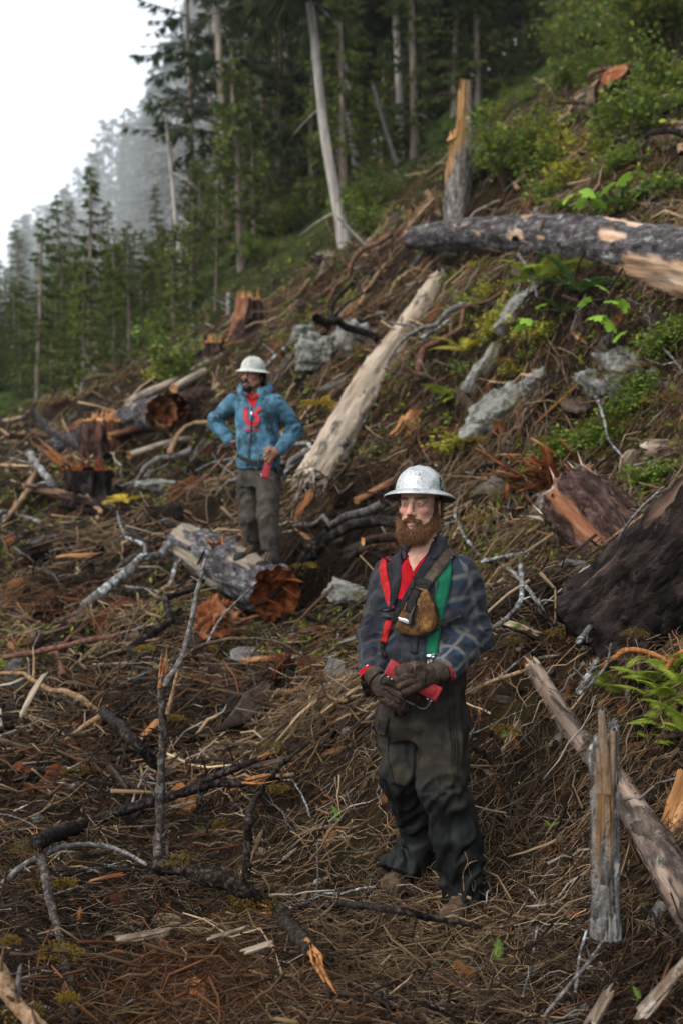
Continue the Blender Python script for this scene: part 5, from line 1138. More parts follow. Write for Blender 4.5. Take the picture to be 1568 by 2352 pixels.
m_boot = M_cloth('muddy_boot', [(.022,.015,.010), (.065,.044,.028), (.15,.105,.066)], 22, .75, 160, .5, 0)
m_darkboot = M_cloth('black_boot', [(.008,.007,.006), (.020,.017,.014), (.05,.042,.034)], 22, .7, 160, .4, 0)
m_brownhair = M_col('brown_hair', .6, .15, .3, 200)
m_eye = M_col('eye', .12, .5, .0, 1)
m_radio = M('red_plastic', [(.07,.005,.007), (.22,.012,.018), (.32,.03,.035)], 24, rough=.5, spec=.25, bmp=.25, bdist=.002)
m_rubber = M('black_rubber', [(.008,.008,.008), (.02,.02,.019), (.05,.05,.045)], 30, rough=.5, spec=.4, bmp=.3, bdist=.002)
def M_plaid():
    m, nt, b = new_mat('plaid_wool', .95, .02); b.inputs['Sheen Weight'].default_value = .06
    def stripe(a, period, lo, hi, ph=0.):
        mu = nt.nodes.new('ShaderNodeMath'); mu.operation = 'MULTIPLY_ADD'; mu.inputs[1].default_value = 6.2832/period; mu.inputs[2].default_value = ph; nt.links.new(attr(nt, a, 'Fac'), mu.inputs[0])
        sn = nt.nodes.new('ShaderNodeMath'); sn.operation = 'SINE'; nt.links.new(mu.outputs[0], sn.inputs[0]); return ramp(nt, sn.outputs[0], [(lo, (0,)*3), (hi, (1,)*3)])
    base = ramp(nt, noise_node(nt, 7, 9, .75), [(.3, (.007,.007,.009)), (.5, (.020,.021,.026)), (.72, (.046,.046,.053))])
    c = mix(nt, mix(nt, .5, stripe('along', .085, .1, .8), stripe('around', .085, .1, .8), 'ADD'), base, (.013,.029,.055))
    c = mix(nt, mix(nt, 1., stripe('along', .085, .6, 1., 1.6), stripe('around', .085, .6, 1., 1.6), 'LIGHTEN'), c, (.125,.125,.115))
    c = mix(nt, attr(nt, 'plaid', 'Fac'), base, c)
    c = mix(nt, ramp(nt, noise_node(nt, 5.5, 9, .75, dist=.3), [(.55, (0,)*3), (.7, (.55,)*3)]), c, (.075,.066,.055))
    c = mix(nt, .7, c, ramp(nt, noise_node(nt, 480, 3, .6), [(.3, (.3,)*3), (.7, (1.7,)*3)]), 'MULTIPLY')
    nt.links.new(c, b.inputs['Base Color']); bump(nt, b, noise_node(nt, 260, 4, .7), .5, .003); return m
m_plaid = M_plaid()
def M_pants():
    m, nt, b = new_mat('muddy_trousers', .8, .12)
    tc = nt.nodes.new('ShaderNodeTexCoord'); sx = nt.nodes.new('ShaderNodeSeparateXYZ'); nt.links.new(tc.outputs['Object'], sx.inputs[0])
    n = noise_node(nt, 6, 10, .72, dist=.5); mr = nt.nodes.new('ShaderNodeMath'); mr.operation = 'MULTIPLY_ADD'; mr.inputs[1].default_value = 1.15; nt.links.new(n, mr.inputs[0])
    zz = nt.nodes.new('ShaderNodeMath'); zz.operation = 'MULTIPLY_ADD'; zz.inputs[1].default_value = .85; zz.inputs[2].default_value = -.60; nt.links.new(sx.outputs['Z'], zz.inputs[0]); nt.links.new(zz.outputs[0], mr.inputs[2])
    mud = ramp(nt, mr.outputs[0], [(.32, (0,)*3), (.52, (.9,)*3)])
    c = mix(nt, mud, ramp(nt, noise_node(nt, 14, 8, .7), [(.3, (.004,.0045,.0045)), (.7, (.013,.014,.0135))]), ramp(nt, noise_node(nt, 11, 9, .75), [(.28, (.006,.005,.004)), (.5, (.018,.015,.012)), (.75, (.056,.042,.027))]))
    nt.links.new(c, b.inputs['Base Color']); bump(nt, b, noise_node(nt, 22, 9, .75), .35, .012)
    rr = ramp(nt, mud, [(0, (.5,)*3), (1, (.9,)*3)]); nt.links.new(rr, b.inputs['Roughness']); return m
m_pants = M_pants()
# ---------------------------------------------------------------- head
def head(parent, Mx, skin, seed=0, mouth_open=True, h=.0022):
    """head and neck as one surface, face towards -Y; returns the transform helper"""
    X = Vox((-.1, -.135, -.21), (.1, .13, .13), h)
    X.ell((0, .012, .03), (.076, .097, .088), .02); X.ell((0, -.026, -.035), (.058, .06, .09), .03)
    for s in (-1, 1):
        X.cap((s*.057, .005, -.05), (s*.024, -.066, -.103), .02, .018, .025); X.ell((s*.041, -.058, -.028), (.022, .021, .016), .018)
        X.cap((s*.010, -.088, .016), (s*.046, -.07, .016), .010, .009, .012)
    X.ell((0, -.078, -.106), (.022, .018, .018), .02); X.ell((0, -.074, -.07), (.034, .026, .03), .02)
    for s in (-1, 1): X.ell((s*.032, -.103, -.002), (.019, .019, .0135), .012, sub=True)
    for s in (-1, 1): X.ell((s*.032, -.0765, -.001), (.0160, .0152, .0140), .004); X.ell((s*.032, -.0975, -.0022), (.0120, .014, .0026), .0015, sub=True)
    X.cap((0, -.088, .012), (0, -.112, -.034), .0085, .0115, .012); X.ell((0, -.1145, -.040), (.0115, .0115, .010), .006)
    for s in (-1, 1): X.ell((s*.0125, -.1015, -.0445), (.0085, .0115, .0085), .006); X.ell((s*.006, -.111, -.0525), (.0042, .006, .004), .002, sub=True)
    X.chain([(-.024, -.088, -.0745), (-.008, -.1015, -.0690), (0, -.1015, -.0700), (.008, -.1015, -.0690), (.024, -.088, -.0745)], [.003, .0055, .005, .0055, .003], .005)
    X.chain([(-.021, -.088, -.0805), (0, -.1000, -.0855), (.021, -.088, -.0805)], [.004, .0068, .004], .005)
    if mouth_open: X.ell((0, -.104, -.0775), (.0175, .016, .0042), .003, sub=True)
    for s in (-1, 1):
        X.ell((s*.080, .014, -.018), (.0085, .021, .033), .006, Matrix.Rotation(s*.35, 3, 'Z')); X.ell((s*.090, .008, -.016), (.007, .011, .018), .004, sub=True)
    X.cap((0, .03, -.05), (0, .05, -.24), .056, .06, .03); X.cap((0, .0, -.11), (0, .02, -.24), .03, .035, .03)
    v, q = X.nets(); v = relax(v, q, 1, .4); x, y, z = v.T; skin = np.array(skin)
    c = np.tile(skin, (len(v), 1))
    red = np.exp(-((np.abs(x)-.042)/.018)**2-((z+.034)/.02)**2)*(y < -.03) + np.exp(-(x/.013)**2-((z+.036)/.02)**2)*(y < -.09) + .8*np.exp(-((np.abs(x)-.082)/.012)**2)*(y > -.02)*(z > -.06)
    c *= 1 + red[:, None]*np.array([.10, -.20, -.20])*.9
    lip = np.exp(-(np.maximum(np.abs(x)-.016, 0)/.006)**2-((z+.0775)/.0095)**4)*(y < -.088)*sm(.0, .5, np.abs(z+.0772)*200)
    c = c*(1-.75*lip[:, None]) + .75*lip[:, None]*skin*np.array([.88, .52, .52])
    inside = (np.abs(z+.0775) < .0035)*(np.abs(x) < .0165)*(y > -.097)*(y < -.07); c[inside.astype(bool)] = (.05, .012, .012)
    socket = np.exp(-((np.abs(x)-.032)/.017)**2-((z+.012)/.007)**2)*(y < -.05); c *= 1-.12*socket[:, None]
    body = obj('body', mesh('body', v, q, col=c), m_skin, parent); body.matrix_basis = Mx
    th = np.linspace(0, np.pi, 17); ph = np.arange(24)*2*np.pi/24; T, Ph = np.meshgrid(th, ph, indexing='ij'); sp_ = np.stack([np.sin(T)*np.cos(Ph), -np.cos(T), np.sin(T)*np.sin(Ph)], -1)
    i = np.arange(17*24).reshape(17, 24); j = np.roll(i, -1, 1); sq = np.stack([i[:-1], j[:-1], j[1:], i[1:]], -1).reshape(-1, 4)
    a = np.repeat(th, 24); ec = np.where((a < .22)[:, None], (.004, .004, .004), np.where((a < .60)[:, None], (.035, .05, .06), (.20, .17, .155)))
    for s in (-1, 1):
        e = obj('eye', mesh('eye', sp_*.0128, sq, col=ec), m_eye, parent); e.matrix_basis = Mx @ Matrix.Translation((s*.032, -.0775, -.0015)) @ Matrix.Rotation(-.05, 4, 'Z')
    if mouth_open:
        J = Joined()
        for k in range(6):
            xx = (k-2.5)*.0052; bx = np.array([[sx_*.0024+xx, sy*.002-.0925+abs(xx)*.25, sz*.0035-.0745] for sx_ in (-1, 1) for sy in (-1, 1) for sz in (-1, 1)]); J.add(bx, [(0,1,3,2),(4,6,7,5),(0,4,5,1),(2,3,7,6),(0,2,6,4),(1,5,7,3)], None, (.62,.57,.48))
        t = obj('teeth', J.mesh('teeth'), m_eye, parent, kind='stuff'); t.matrix_basis = Mx
    return BVHTree.FromPolygons([Vector(p) for p in v], [list(map(int, f)) for f in q]), v, q
def hairs(name, roots, nrm, down, ln, col, parent, Mx, seed, w_=.0009, curl=.35, K=5):
    g = np.random.default_rng(seed); n = len(roots); d = norm(nrm*g.uniform(.5, 1.0, (n, 1)) + np.asarray(down) + .45*g.normal(size=(n, 3))); t = np.linspace(0, 1, K)[None, :, None]
    L = ln*g.uniform(.5, 1.15, n); a = g.normal(size=(n, 3)); p = roots[:, None]+d[:, None]*L[:, None, None]*t + np.array([0, 0, -1.])*(t**2*L[:, None, None]*.45) + curl*L[:, None, None]*.4*np.sin(t*g.uniform(4, 8, (n, 1, 1))+a[:, :1, None])*a[:, None]*t
    v, q, tr = tubes(p, (w_*g.uniform(.6, 1.3, n))[:, None]*np.linspace(1, .3, K)[None]); c = np.repeat(np.array(col)*g.uniform(.55, 1.5, (n, 1)) + (g.random((n, 1)) < .2)*np.array(col)*.9, 3*K, 0)
    o = obj(name, mesh(name, v, q, tr, c), m_brownhair, parent, kind='stuff'); o.matrix_basis = Mx; return o
def beard(parent, Mx, blobs, col, under, ln, n, seed, moustache=True, name='beard'):
    X = Vox((-.12, -.15, -.24), (.12, .08, .03), .0028)
    for b in blobs:
        if len(b) == 4: X.cap(*b, k=.02)
        else: X.ell(b[0], b[1], .02)
    X.ell((0, -.112, -.0775), (.026, .022, .0115), .004, sub=True)
    X.ell((0, -.115, -.099), (.013, .018, .010), .004, sub=True)
    v, q = X.nets(); g = np.random.default_rng(seed); nr = vnormals(v, q); lump = noise(v*260)*.0016+noise(v*95)*.003; v = v+nr*lump[:, None]
    c = np.array(under)*(.75+.6*(.5+.5*noise(v*220)))[:, None]
    o = obj(name, mesh(name, v, q, col=c), m_brownhair, parent); o.matrix_basis = Mx
    i = g.choice(len(v), n*2); i = i[~((v[i, 2] > -.094) & (np.abs(v[i, 0]) < .034) & (v[i, 1] < -.08))][:n]; mo = np.flatnonzero((v[:, 2] > -.09) & (np.abs(v[:, 0]) < .034) & (v[:, 1] < -.085)); mo = g.choice(mo, min(len(mo), 500)); sg_ = np.sign(v[mo, 0])
    mh = hairs('moustache_hair', v[mo], nr[mo]*.35+np.stack([sg_*.8, 0*sg_, 0*sg_-.1], -1), (0, 0, 0), np.full(len(mo), .008), col, parent, Mx, seed+1, .0007, .1, 4); mh.parent = o; mh.matrix_basis = Matrix.Identity(4)
    h = hairs('beard_hair', v[i]-nr[i]*.003, nr[i], (0, .15, -.75), ln, col, parent, Mx, seed); h.parent = o; h.matrix_basis = Matrix.Identity(4); return o
def brows(parent, Mx, col, seed):
    g = np.random.default_rng(seed)
    for s in (-1, 1):
        n = 160; u = g.random(n); r = np.stack([s*(.012+.040*u), -.0985+.026*u**2+.001*g.normal(size=n), .0175+.004*np.sin(u*2.6)+.0022*g.normal(size=n)], -1)
        hairs('eyebrow', r, np.tile([s*.9, -.3, .1], (n, 1)), (0, 0, .25), np.full(n, .010), col, parent, Mx, seed+s, .0007, .1, 4)
def hard_hat(parent, Mx, dome, brim, mat, under, ridge=.004, drop=.022, rise=.0):
    """full-brim hat: lathe with an oval plan, ridged crown"""
    n, o = 96, thing_part('hard_hat', parent, Mx); a = np.arange(n)*2*np.pi/n
    prof = [(0, 1.)]+[(math.sin(t), math.cos(t)**.85) for t in np.linspace(.06, 1.45, 26)]
    H = dome[2]; rows = []
    for s, c in prof: rows.append((s*dome[0], s*dome[1], c*H, 1-s))
    rows += [(dome[0]*1.01, dome[1]*1.01, .006, 0)]
    for t in np.linspace(.0, 1, 9): rows.append((dome[0]*1.02+(brim[0]-dome[0]*1.02)*t, dome[1]*1.02+(brim[1]-dome[1]*1.02)*t, .004-drop*t**1.35, 0))
    rows += [(brim[0]+.002, brim[1]+.002, .0015-drop, 0), (brim[0], brim[1], -.003-drop, 0)]
    top = len(rows)
    for t in np.linspace(1, 0, 8): rows.append((dome[0]*.98+(brim[0]-.004-dome[0]*.98)*t, dome[1]*.98+(brim[1]-.004-dome[1]*.98)*t, -.001-drop*t**1.35, 0))
    rows += [(dome[0]*.95, dome[1]*.95, H*.35, 0), (dome[0]*.6, dome[1]*.6, H*.8, 0), (.001, .001, H*.93, 0)]
    V = np.array([[(rx*math.cos(x), ry*math.sin(x), z) for x in a] for rx, ry, z, _ in rows])
    for i in range(27):                                   # three pressed ridges front to back
        x = V[i, :, 0]; amp = ridge*sm(.02, .3, V[i, :, 2]/H)*sm(0.0, .15, i/27)
        V[i, :, 2] += amp*(np.exp(-(x/.008)**2)+.8*np.exp(-((np.abs(x)-.036)/.008)**2))
    V[:, :, 2] += rise*np.maximum(0, -V[:, :, 1]/brim[1])**2
    i = np.arange(len(rows)*n).reshape(len(rows), n); j = np.roll(i, -1, 1); f = np.stack([i[:-1], j[:-1], j[1:], i[1:]], -1)
    vv = V.reshape(-1, 3); obj('shell', mesh('shell', vv, f[:top-1].reshape(-1, 4)), mat, o); obj('lining', mesh('lining', vv, f[top-1:].reshape(-1, 4)), under, o); return o, V
def thing_part(name, parent, Mx=None):
    o = bpy.data.objects.new(name, None); C.objects.link(o); o.parent = parent; o.empty_display_size = .05
    if Mx is not None: o.matrix_basis = Mx
    return o
# ---------------------------------------------------------------- trimmings laid on a garment where the photo shows them
class Surface:
    def __init__(s, base): s.v, s.q, s.n, s.base = [], [], 0, np.array(base)
    def add(s, v, q): s.v.append(v); s.q.append(q+s.n); s.n += len(v)
    def done(s): s.t = BVHTree.FromPolygons([Vector(p) for p in np.vstack(s.v)], [list(map(int, f)) for f in np.vstack(s.q)])
    def at(s, px, py):
        o = Vector((0, 0, CAM_Z))-Vector(s.base); d = Vector(ray(px, py)).normalized(); h, n, i, L = s.t.ray_cast(o, d)
        if h is None:
            h = Vector(P(px, py, s.depth))-Vector(s.base); h, n, i, L = s.t.find_nearest(h)
        if n.dot(d) > 0: n = -n
        return np.array(h), np.array(n)
    def ribbon(s, name, pts, wpx, mat, parent, off=.004, thick=.003, step=5, seg=4):
        p = catmull([(x, y, 0) for x, y in pts], max(3, int(np.linalg.norm(np.array(pts[-1])-pts[0])/step/max(1, len(pts)-1))))[:, :2]; K = len(p)
        wd = np.interp(np.linspace(0, 1, K), np.linspace(0, 1, len(wpx)), wpx) if hasattr(wpx, '__len__') else np.full(K, wpx); tg = norm(np.gradient(p, axis=0)); sd = np.stack([-tg[:, 1], tg[:, 0]], -1)
        top = np.zeros((K, seg+1, 3)); nn = np.zeros((K, seg+1, 3))
        for a in range(K):
            for b in range(seg+1): top[a, b], nn[a, b] = s.at(*(p[a]+sd[a]*wd[a]*(b/seg-.5)))
        nn = norm(nn.mean(1, keepdims=True)+0*nn); w1 = np.ones((K, seg+1)); w1[:, [0, -1]] = .55
        T_ = top+nn*(off+thick*w1)[..., None]; Bt = top+nn*(off-.004); i = np.arange(K*(seg+1)).reshape(K, seg+1); m = K*(seg+1)
        q = [np.stack([i[:-1, :-1], i[:-1, 1:], i[1:, 1:], i[1:, :-1]], -1).reshape(-1, 4)]
        for col_ in (0, seg): q.append(np.stack([i[:-1, col_], i[1:, col_], i[1:, col_]+m, i[:-1, col_]+m], -1))
        for row in (0, K-1): q.append(np.stack([i[row, :-1], i[row, 1:], i[row, 1:]+m, i[row, :-1]+m], -1))
        return obj(name, mesh(name, np.vstack([T_.reshape(-1, 3), Bt.reshape(-1, 3)]), np.vstack(q), attrs={'along': np.zeros(2*m), 'around': np.zeros(2*m), 'plaid': np.zeros(2*m)}), mat, parent)
    def patch(s, name, poly, mat, parent, off=.004, puff=0., cuts=4, edge=14, smooth=6):
        bm = bmesh.new(); f = bm.faces.new([bm.verts.new((x, y, 0)) for x, y in poly]); bmesh.ops.triangulate(bm, faces=[f])
        for _ in range(cuts): bmesh.ops.subdivide_edges(bm, edges=[e for e in bm.edges if e.calc_length() > 5], cuts=1, use_grid_fill=True); bmesh.ops.triangulate(bm, faces=bm.faces)
        P2 = np.array([v.co[:2] for v in bm.verts]); tri = np.array([[v.index for v in f.verts] for f in bm.faces]); bm.free()
        a = np.array(poly, float); b = np.roll(a, -1, 0); ab = b-a; t = np.clip(((P2[:, None]-a)*ab).sum(-1)/(ab*ab).sum(-1), 0, 1); dist = np.linalg.norm(P2[:, None]-a-t[..., None]*ab, axis=-1).min(1)
        hp = [s.at(*p) for p in P2]; pos = np.array([x[0] for x in hp]); nn = np.array([x[1] for x in hp])
        mean = norm(nn.mean(0)); nn = norm(nn*.4+mean); e = np.clip(dist/edge, 0, 1); up = off*np.where(dist < .6, .15 if puff else 1., 1)+puff*np.sqrt(np.clip(e*(2-e), 0, 1))
        return obj(name, mesh(name, pos+nn*up[:, None], None, tri[:, ::-1], attrs={'along': 0*e, 'around': 0*e, 'plaid': 0*e}), mat, parent)
def fold(v, q, amp, sc, seed, dirs=None):
    n = vnormals(v, q); d = fbm(v*np.array(sc)+seed*5.7, 3); r = 1-2*np.abs(d); return v+n*(amp*r)[:, None]
# ---------------------------------------------------------------- the bearded man
FB = P(990, 2075, 4.05); FB[2] = float(ground_z(FB[0], FB[1]))
man = thing('person', 'bearded person in silver hard hat, plaid shirt and muddy trousers holding a red handset', 'person', FB)
def fj(px, py, d): return P(px, py, d)-FB
HM = Matrix.Translation(fj(962, 1158, 4.09)) @ Matrix.Rotation(R(-24), 4, 'Z') @ Matrix.Rotation(R(-4), 4, 'X') @ Matrix.Rotation(R(-1.5), 4, 'Y')
head(man, HM, (.44, .25, .18), 1)
bl = []
for s in (-1, 1):
    bl += [((s*.071, .004, -.022), (s*.064, -.014, -.075), .011, .021), ((s*.060, -.012, -.078), (s*.034, -.07, -.116), .021, .026), ((s*.003, -.1075, -.0615), (s*.026, -.096, -.0745), .0058, .0068), ((s*.028, -.092, -.077), (s*.036, -.08, -.112), .009, .018)]
bl += [((-.030, -.076, -.118), (.030, -.076, -.118), .025, .025), ((0, -.066, -.130), (.046, .036, .024))]
beard(man, HM, bl, (.135,.064,.027), (.042,.019,.009), .017, 6500, 3)
brows(man, HM, (.16,.085,.04), 5)
g = np.random.default_rng(12); n = 1500; a = g.uniform(-.5, 3.64, n); rt = np.stack([np.cos(a)*.079, .018+np.sin(a)*.088, g.uniform(-.055, .03, n)], -1); ok = ~((np.abs(rt[:, 1]-.012) < .024) & (rt[:, 2] < .012)); rt = rt[ok]
hairs('hair', rt, norm(rt*[1, 1, 0]), (0, .2, -.5), np.full(len(rt), .022), (.050,.028,.016), man, HM, 14, .0012, .6)
# hard hat
def M_hat(name, base, scuff, metal, rough):
    m, nt, b = new_mat(name, rough, .4); b.inputs['Metallic'].default_value = metal
    c = ramp(nt, noise_node(nt, 22, 8, .7), [(.3, tuple(.78*x for x in base)), (.6, base)])
    sc_ = mix(nt, 1., ramp(nt, noise_node(nt, 75, 8, .8, dist=1.5), [(.51, (0,)*3), (.57, (1,)*3)]), ramp(nt, noise_node(nt, 16, 6, .7), [(.42, (0,)*3), (.56, (1,)*3)]), 'MULTIPLY')
    c = mix(nt, sc_, c, scuff); nt.links.new(c, b.inputs['Base Color']); bump(nt, b, noise_node(nt, 40, 6, .7), .12, .004)
    return m
m_hat = M_hat('scuffed_silver_paint', (.46,.47,.46), (.05,.04,.03), .5, .36)
m_hatin = M('dark_hat_lining', [(.05,.035,.03), (.11,.08,.07), (.17,.13,.12)], 20, rough=.6)
HH = HM @ Matrix.Translation((0, .012, .046)) @ Matrix.Rotation(R(-5), 4, 'X')
hat, HV = hard_hat(man, HH, (.100, .118, .113), (.144, .165), m_hat, m_hatin, .0035, .020)
def hat_patch(name, a0, z0, poly, mat, parent, off=.0022):
    """a flat sticker wrapped on the crown: poly in metres round (a0, z0)"""
    bm = bmesh.new(); f = bm.faces.new([bm.verts.new((x, y, 0)) for x, y in poly]); bmesh.ops.triangulate(bm, faces=[f]); bmesh.ops.subdivide_edges(bm, edges=bm.edges, cuts=3, use_grid_fill=True)
    bmesh.ops.triangulate(bm, faces=bm.faces); tri = [[v.index for v in f.verts] for f in bm.faces]; out = []
    for v in bm.verts:
        z = min(max(z0+v.co.y, .002), .112); s = math.sin(math.acos(min(1, (z/.113)**(1/.85)))); an = a0+v.co.x/.11; out.append((math.cos(an)*(.100*s+off), math.sin(an)*(.118*s+off), z+.0005))
    bm.free(); return obj(name, mesh(name, np.array(out), None, tri), mat, parent)
st = hat_patch('sticker', -.16, .030, [(-.014,-.022),(.012,-.024),(.016,-.006),(.013,.008),(.009,.016),(.003,.036),(-.006,.030),(-.013,.012),(-.015,-.004)], M('dark_green_sticker', [(.012,.02,.014), (.02,.04,.026), (.03,.06,.04)], 30, bmp=0), hat)
m_line = M('pale_print', [(.35,.36,.33), (.5,.5,.47), (.6,.6,.57)], 40, bmp=0)
for k, (x, y, w_, hh) in enumerate([(-.006,.006,.008,.0022), (.005,.006,.007,.0022), (0,-.002,.018,.002), (-.001,-.008,.016,.002), (-.006,-.015,.007,.0025), (.007,-.016,.007,.0025)]):
    hat_patch('sticker_line', -.16, .030, [(x-w_/2, y-hh/2), (x+w_/2, y-hh/2+.001), (x+w_/2, y+hh/2+.001), (x-w_/2, y+hh/2)], m_line, hat, .0032)
for x in (-1.1, -2.2):
    v, q, _ = tubes(np.array([[(0, 0, 0), (math.cos(x)*.004, math.sin(x)*.004, .0)]]), np.array([[.004, .003]]), 8); o = obj('rivet', mesh('rivet', v, q), m_steel, hat); o.location = (math.cos(x)*.099, math.sin(x)*.117, .014)
# shirt
SHO = {'L': [(1058,1318,4.05), (1092,1460,4.06), (1014,1540,3.90)], 'R': [(896,1320,4.19), (860,1464,4.18), (857,1548,4.05)]}
Lb = [fj(*p) for p in SHO['L']]; Rb = [fj(*p) for p in SHO['R']]
X = Vox((-.55, -.45, .75), (.45, .4, 1.62), .006); yaw = R(-20); rows = []
for px, py, hw, hd in [(968,1545,.160,.118), (970,1500,.164,.120), (971,1440,.170,.126), (973,1370,.180,.130), (974,1326,.172,.120), (974,1298,.146,.104), (975,1274,.108,.09), (977,1250,.084,.080), (979,1236,.078,.078)]:
    c = fj(px, py, 4.12); rows.append((c[0], c[1], c[2], hw, hd, yaw))
X.loft(rows[::1] if rows[0][2] < rows[-1][2] else rows[::-1], .03)
for bs in (Lb, Rb):
    Y = X.like(); Y.chain(bs, [.069, .066, .054], .02); Y.cap(bs[0]*.9+bs[1]*.1, bs[0]*.6+bs[1]*.4, .072, .068, .02)
    Y.plane(bs[2]-norm(bs[2]-bs[1])*.005, bs[2]-bs[1]); hh = np.maximum(.05-np.abs(X.f-Y.f), 0)/.05; X.f = np.minimum(X.f, Y.f)-hh*hh*.05*.25
X.cap(fj(974, 1268, 4.14)+[0, 0, .02], fj(974, 1180, 4.13), .060, .06, .01, True)
v, q = X.nets(); bones = [(Lb[0], Lb[1], 0), (Lb[1], Lb[2], np.linalg.norm(Lb[1]-Lb[0])), (Rb[0], Rb[1], 0), (Rb[1], Rb[2], np.linalg.norm(Rb[1]-Rb[0])), (fj(972,1520,4.12), fj(974,1290,4.12), 0)]
al, an, bi = bone_coords(v, bones); arm = bi < 4; nr = vnormals(v, q)
Lu = np.where(bi < 2, bones[1][2], bones[3][2]); near = np.exp(-((al-Lu)/.10)**2)
ring = 1-2*np.abs(noise(np.stack([al*34+2*np.sin(an), an*.7, bi*3.], -1)))
ring2 = 1-2*np.abs(fbm(np.stack([al*14+1.2*np.sin(an*1+1), an*.8, bi*7.], -1), 2))
d = np.where(arm, (.002+.007*near)*ring+.007*ring2, .006*(1-2*np.abs(fbm(v*np.array([9, 9, 6])+3, 3)))+.004*(1-2*np.abs(fbm(v*np.array([7, 7, 22])+8, 2)))*sm(1.2, .95, v[:, 2]))
v = relax(v+nr*d[:, None], q, 1, .4)
pl = np.where(bi < 2, 1., np.where(bi < 4, .22, .15+.5*sm(.06, .14, (v-fj(972,1400,4.12)) @ np.array([math.cos(yaw), math.sin(yaw), 0]))))
shirt = obj('shirt', mesh('shirt', v, q, attrs={'along': np.where(arm, al, v[:, 2]), 'around': np.where(arm, an*.065, v[:, 0]*1.05), 'plaid': pl*(.55+.45*noise(v*5))}), m_plaid, man)
SF = Surface(FB); SF.depth = 4.0; SF.add(v, q)
# trousers
X = Vox((-.42, -.4, -.05), (.42, .45, 1.12), .0065); rows = []
for px, py, hw, hd in [(968,1690,.150,.125), (967,1650,.176,.142), (967,1600,.176,.142), (969,1550,.168,.132), (970,1508,.166,.126)]:
    c = fj(px, py, 4.12); rows.append((c[0], c[1], c[2], hw, hd, yaw))
X.loft(rows, .03)
LL = [fj(1014,1650,4.05), fj(1016,1800,3.98), fj(1044,1905,4.01), fj(1067,2050,4.03)]; RL = [fj(918,1650,4.17), fj(928,1775,4.10), fj(964,1900,4.23), fj(922,1990,4.22)]
def leg(X, pts, rad, cut, cn, k=.03):
    Y = X.like(); Y.chain(pts, rad, .03); Y.plane(cut, cn); hh = np.maximum(k-np.abs(X.f-Y.f), 0)/k; X.f = np.minimum(X.f, Y.f)-hh*hh*k*.25
leg(X, LL+[LL[3]*1.3-LL[2]*.3], [.098, .090, .088, .079, .082], fj(1067,2066,4.03), (.0, -.25, -1)); leg(X, RL[:3]+[fj(948,1962,4.25), RL[3], fj(900,2010,4.2)], [.098, .088, .074, .072, .068, .07], fj(916,1998,4.2), (-.35, -.3, -1))
X.plane(LL[3]+[0, 0, -.035], (0.1, -.1, -1)) if False else None
v, q = X.nets(); al, an, bi = bone_coords(v, [(LL[0], LL[1], 0), (LL[1], LL[3], .33), (RL[0], RL[1], 0), (RL[1], RL[3], .33)])
nr = vnormals(v, q); low = sm(.42, .72, al); knee = np.exp(-((al-.33)/.12)**2)
ringf = 1-2*np.abs(fbm(np.stack([al*13+1.6*np.sin(an+bi), an*.9+bi, bi*3.], -1), 2)); vert = 1-2*np.abs(fbm(np.stack([al*2.2, an*1.8, bi*5.+1], -1), 2)); diag = 1-2*np.abs(fbm(v @ np.array([[5, 0, 3], [0, 5, 0], [-7, 0, 5.]]), 2))
crease = sm(-.2, .9, ringf)*2-1
v = relax(v+nr*(.009*crease*(.2+1.1*low+.8*knee)+.012*vert*(1-.5*low)+.010*diag)[:, None], q, 1, .3)
trousers = obj('trousers', mesh('trousers', v, q), m_pants, man); SF.add(v, q)
SF.done()
# boots
def boot(parent, heel, toe, ankle, mat, sole_z, r=.046):
    lo = np.minimum(np.minimum(heel, toe), ankle)-.09; hi = np.maximum(np.maximum(heel, toe), ankle)+.09; X = Vox(lo, hi, .005)
    X.cap(heel, toe, r*.92, r, .01); X.ell(toe+[0, 0, .004], (r*1.08, r*1.08, r*.95), .02); X.cap(heel+[0, 0, .03], ankle, r*1.05, r*1.15, .03); X.cap(heel*.5+toe*.5+[0, 0, .03], ankle, r*.8, r, .03)
    X.plane((0, 0, sole_z), (0, 0, -1)); v, q = X.nets(); v = fold(v, q, .002, (30, 30, 40), 2); b = obj('boot', mesh('boot', v, q), mat, parent)
    X = Vox(lo, hi, .005); X.cap(heel, toe, r*1.04, r*1.12, .01); X.plane((0, 0, sole_z-.004), (0, 0, -1)); X.plane((0, 0, sole_z+.022), (0, 0, 1)); v, q = X.nets(); obj('sole', mesh('sole', v, q), m_rubber if mat is m_darkboot else m_boot, b); return b
def gz(p): return float(ground_z(p[0]+FB[0], p[1]+FB[1]))-FB[2]
for heel, toe, ank in (((1078,2078,4.10), (1036,2098,3.88), (1072,2045,4.06)), ((938,2006,4.30), (900,2022,4.14), (925,1985,4.26))):
    h_, t_, a_ = fj(*heel), fj(*toe), fj(*ank); z0 = max(gz(t_), -.02)+.004; h_[2] = z0+.040; t_[2] = z0+.036; boot(man, h_, t_, a_, m_boot, z0, .042)
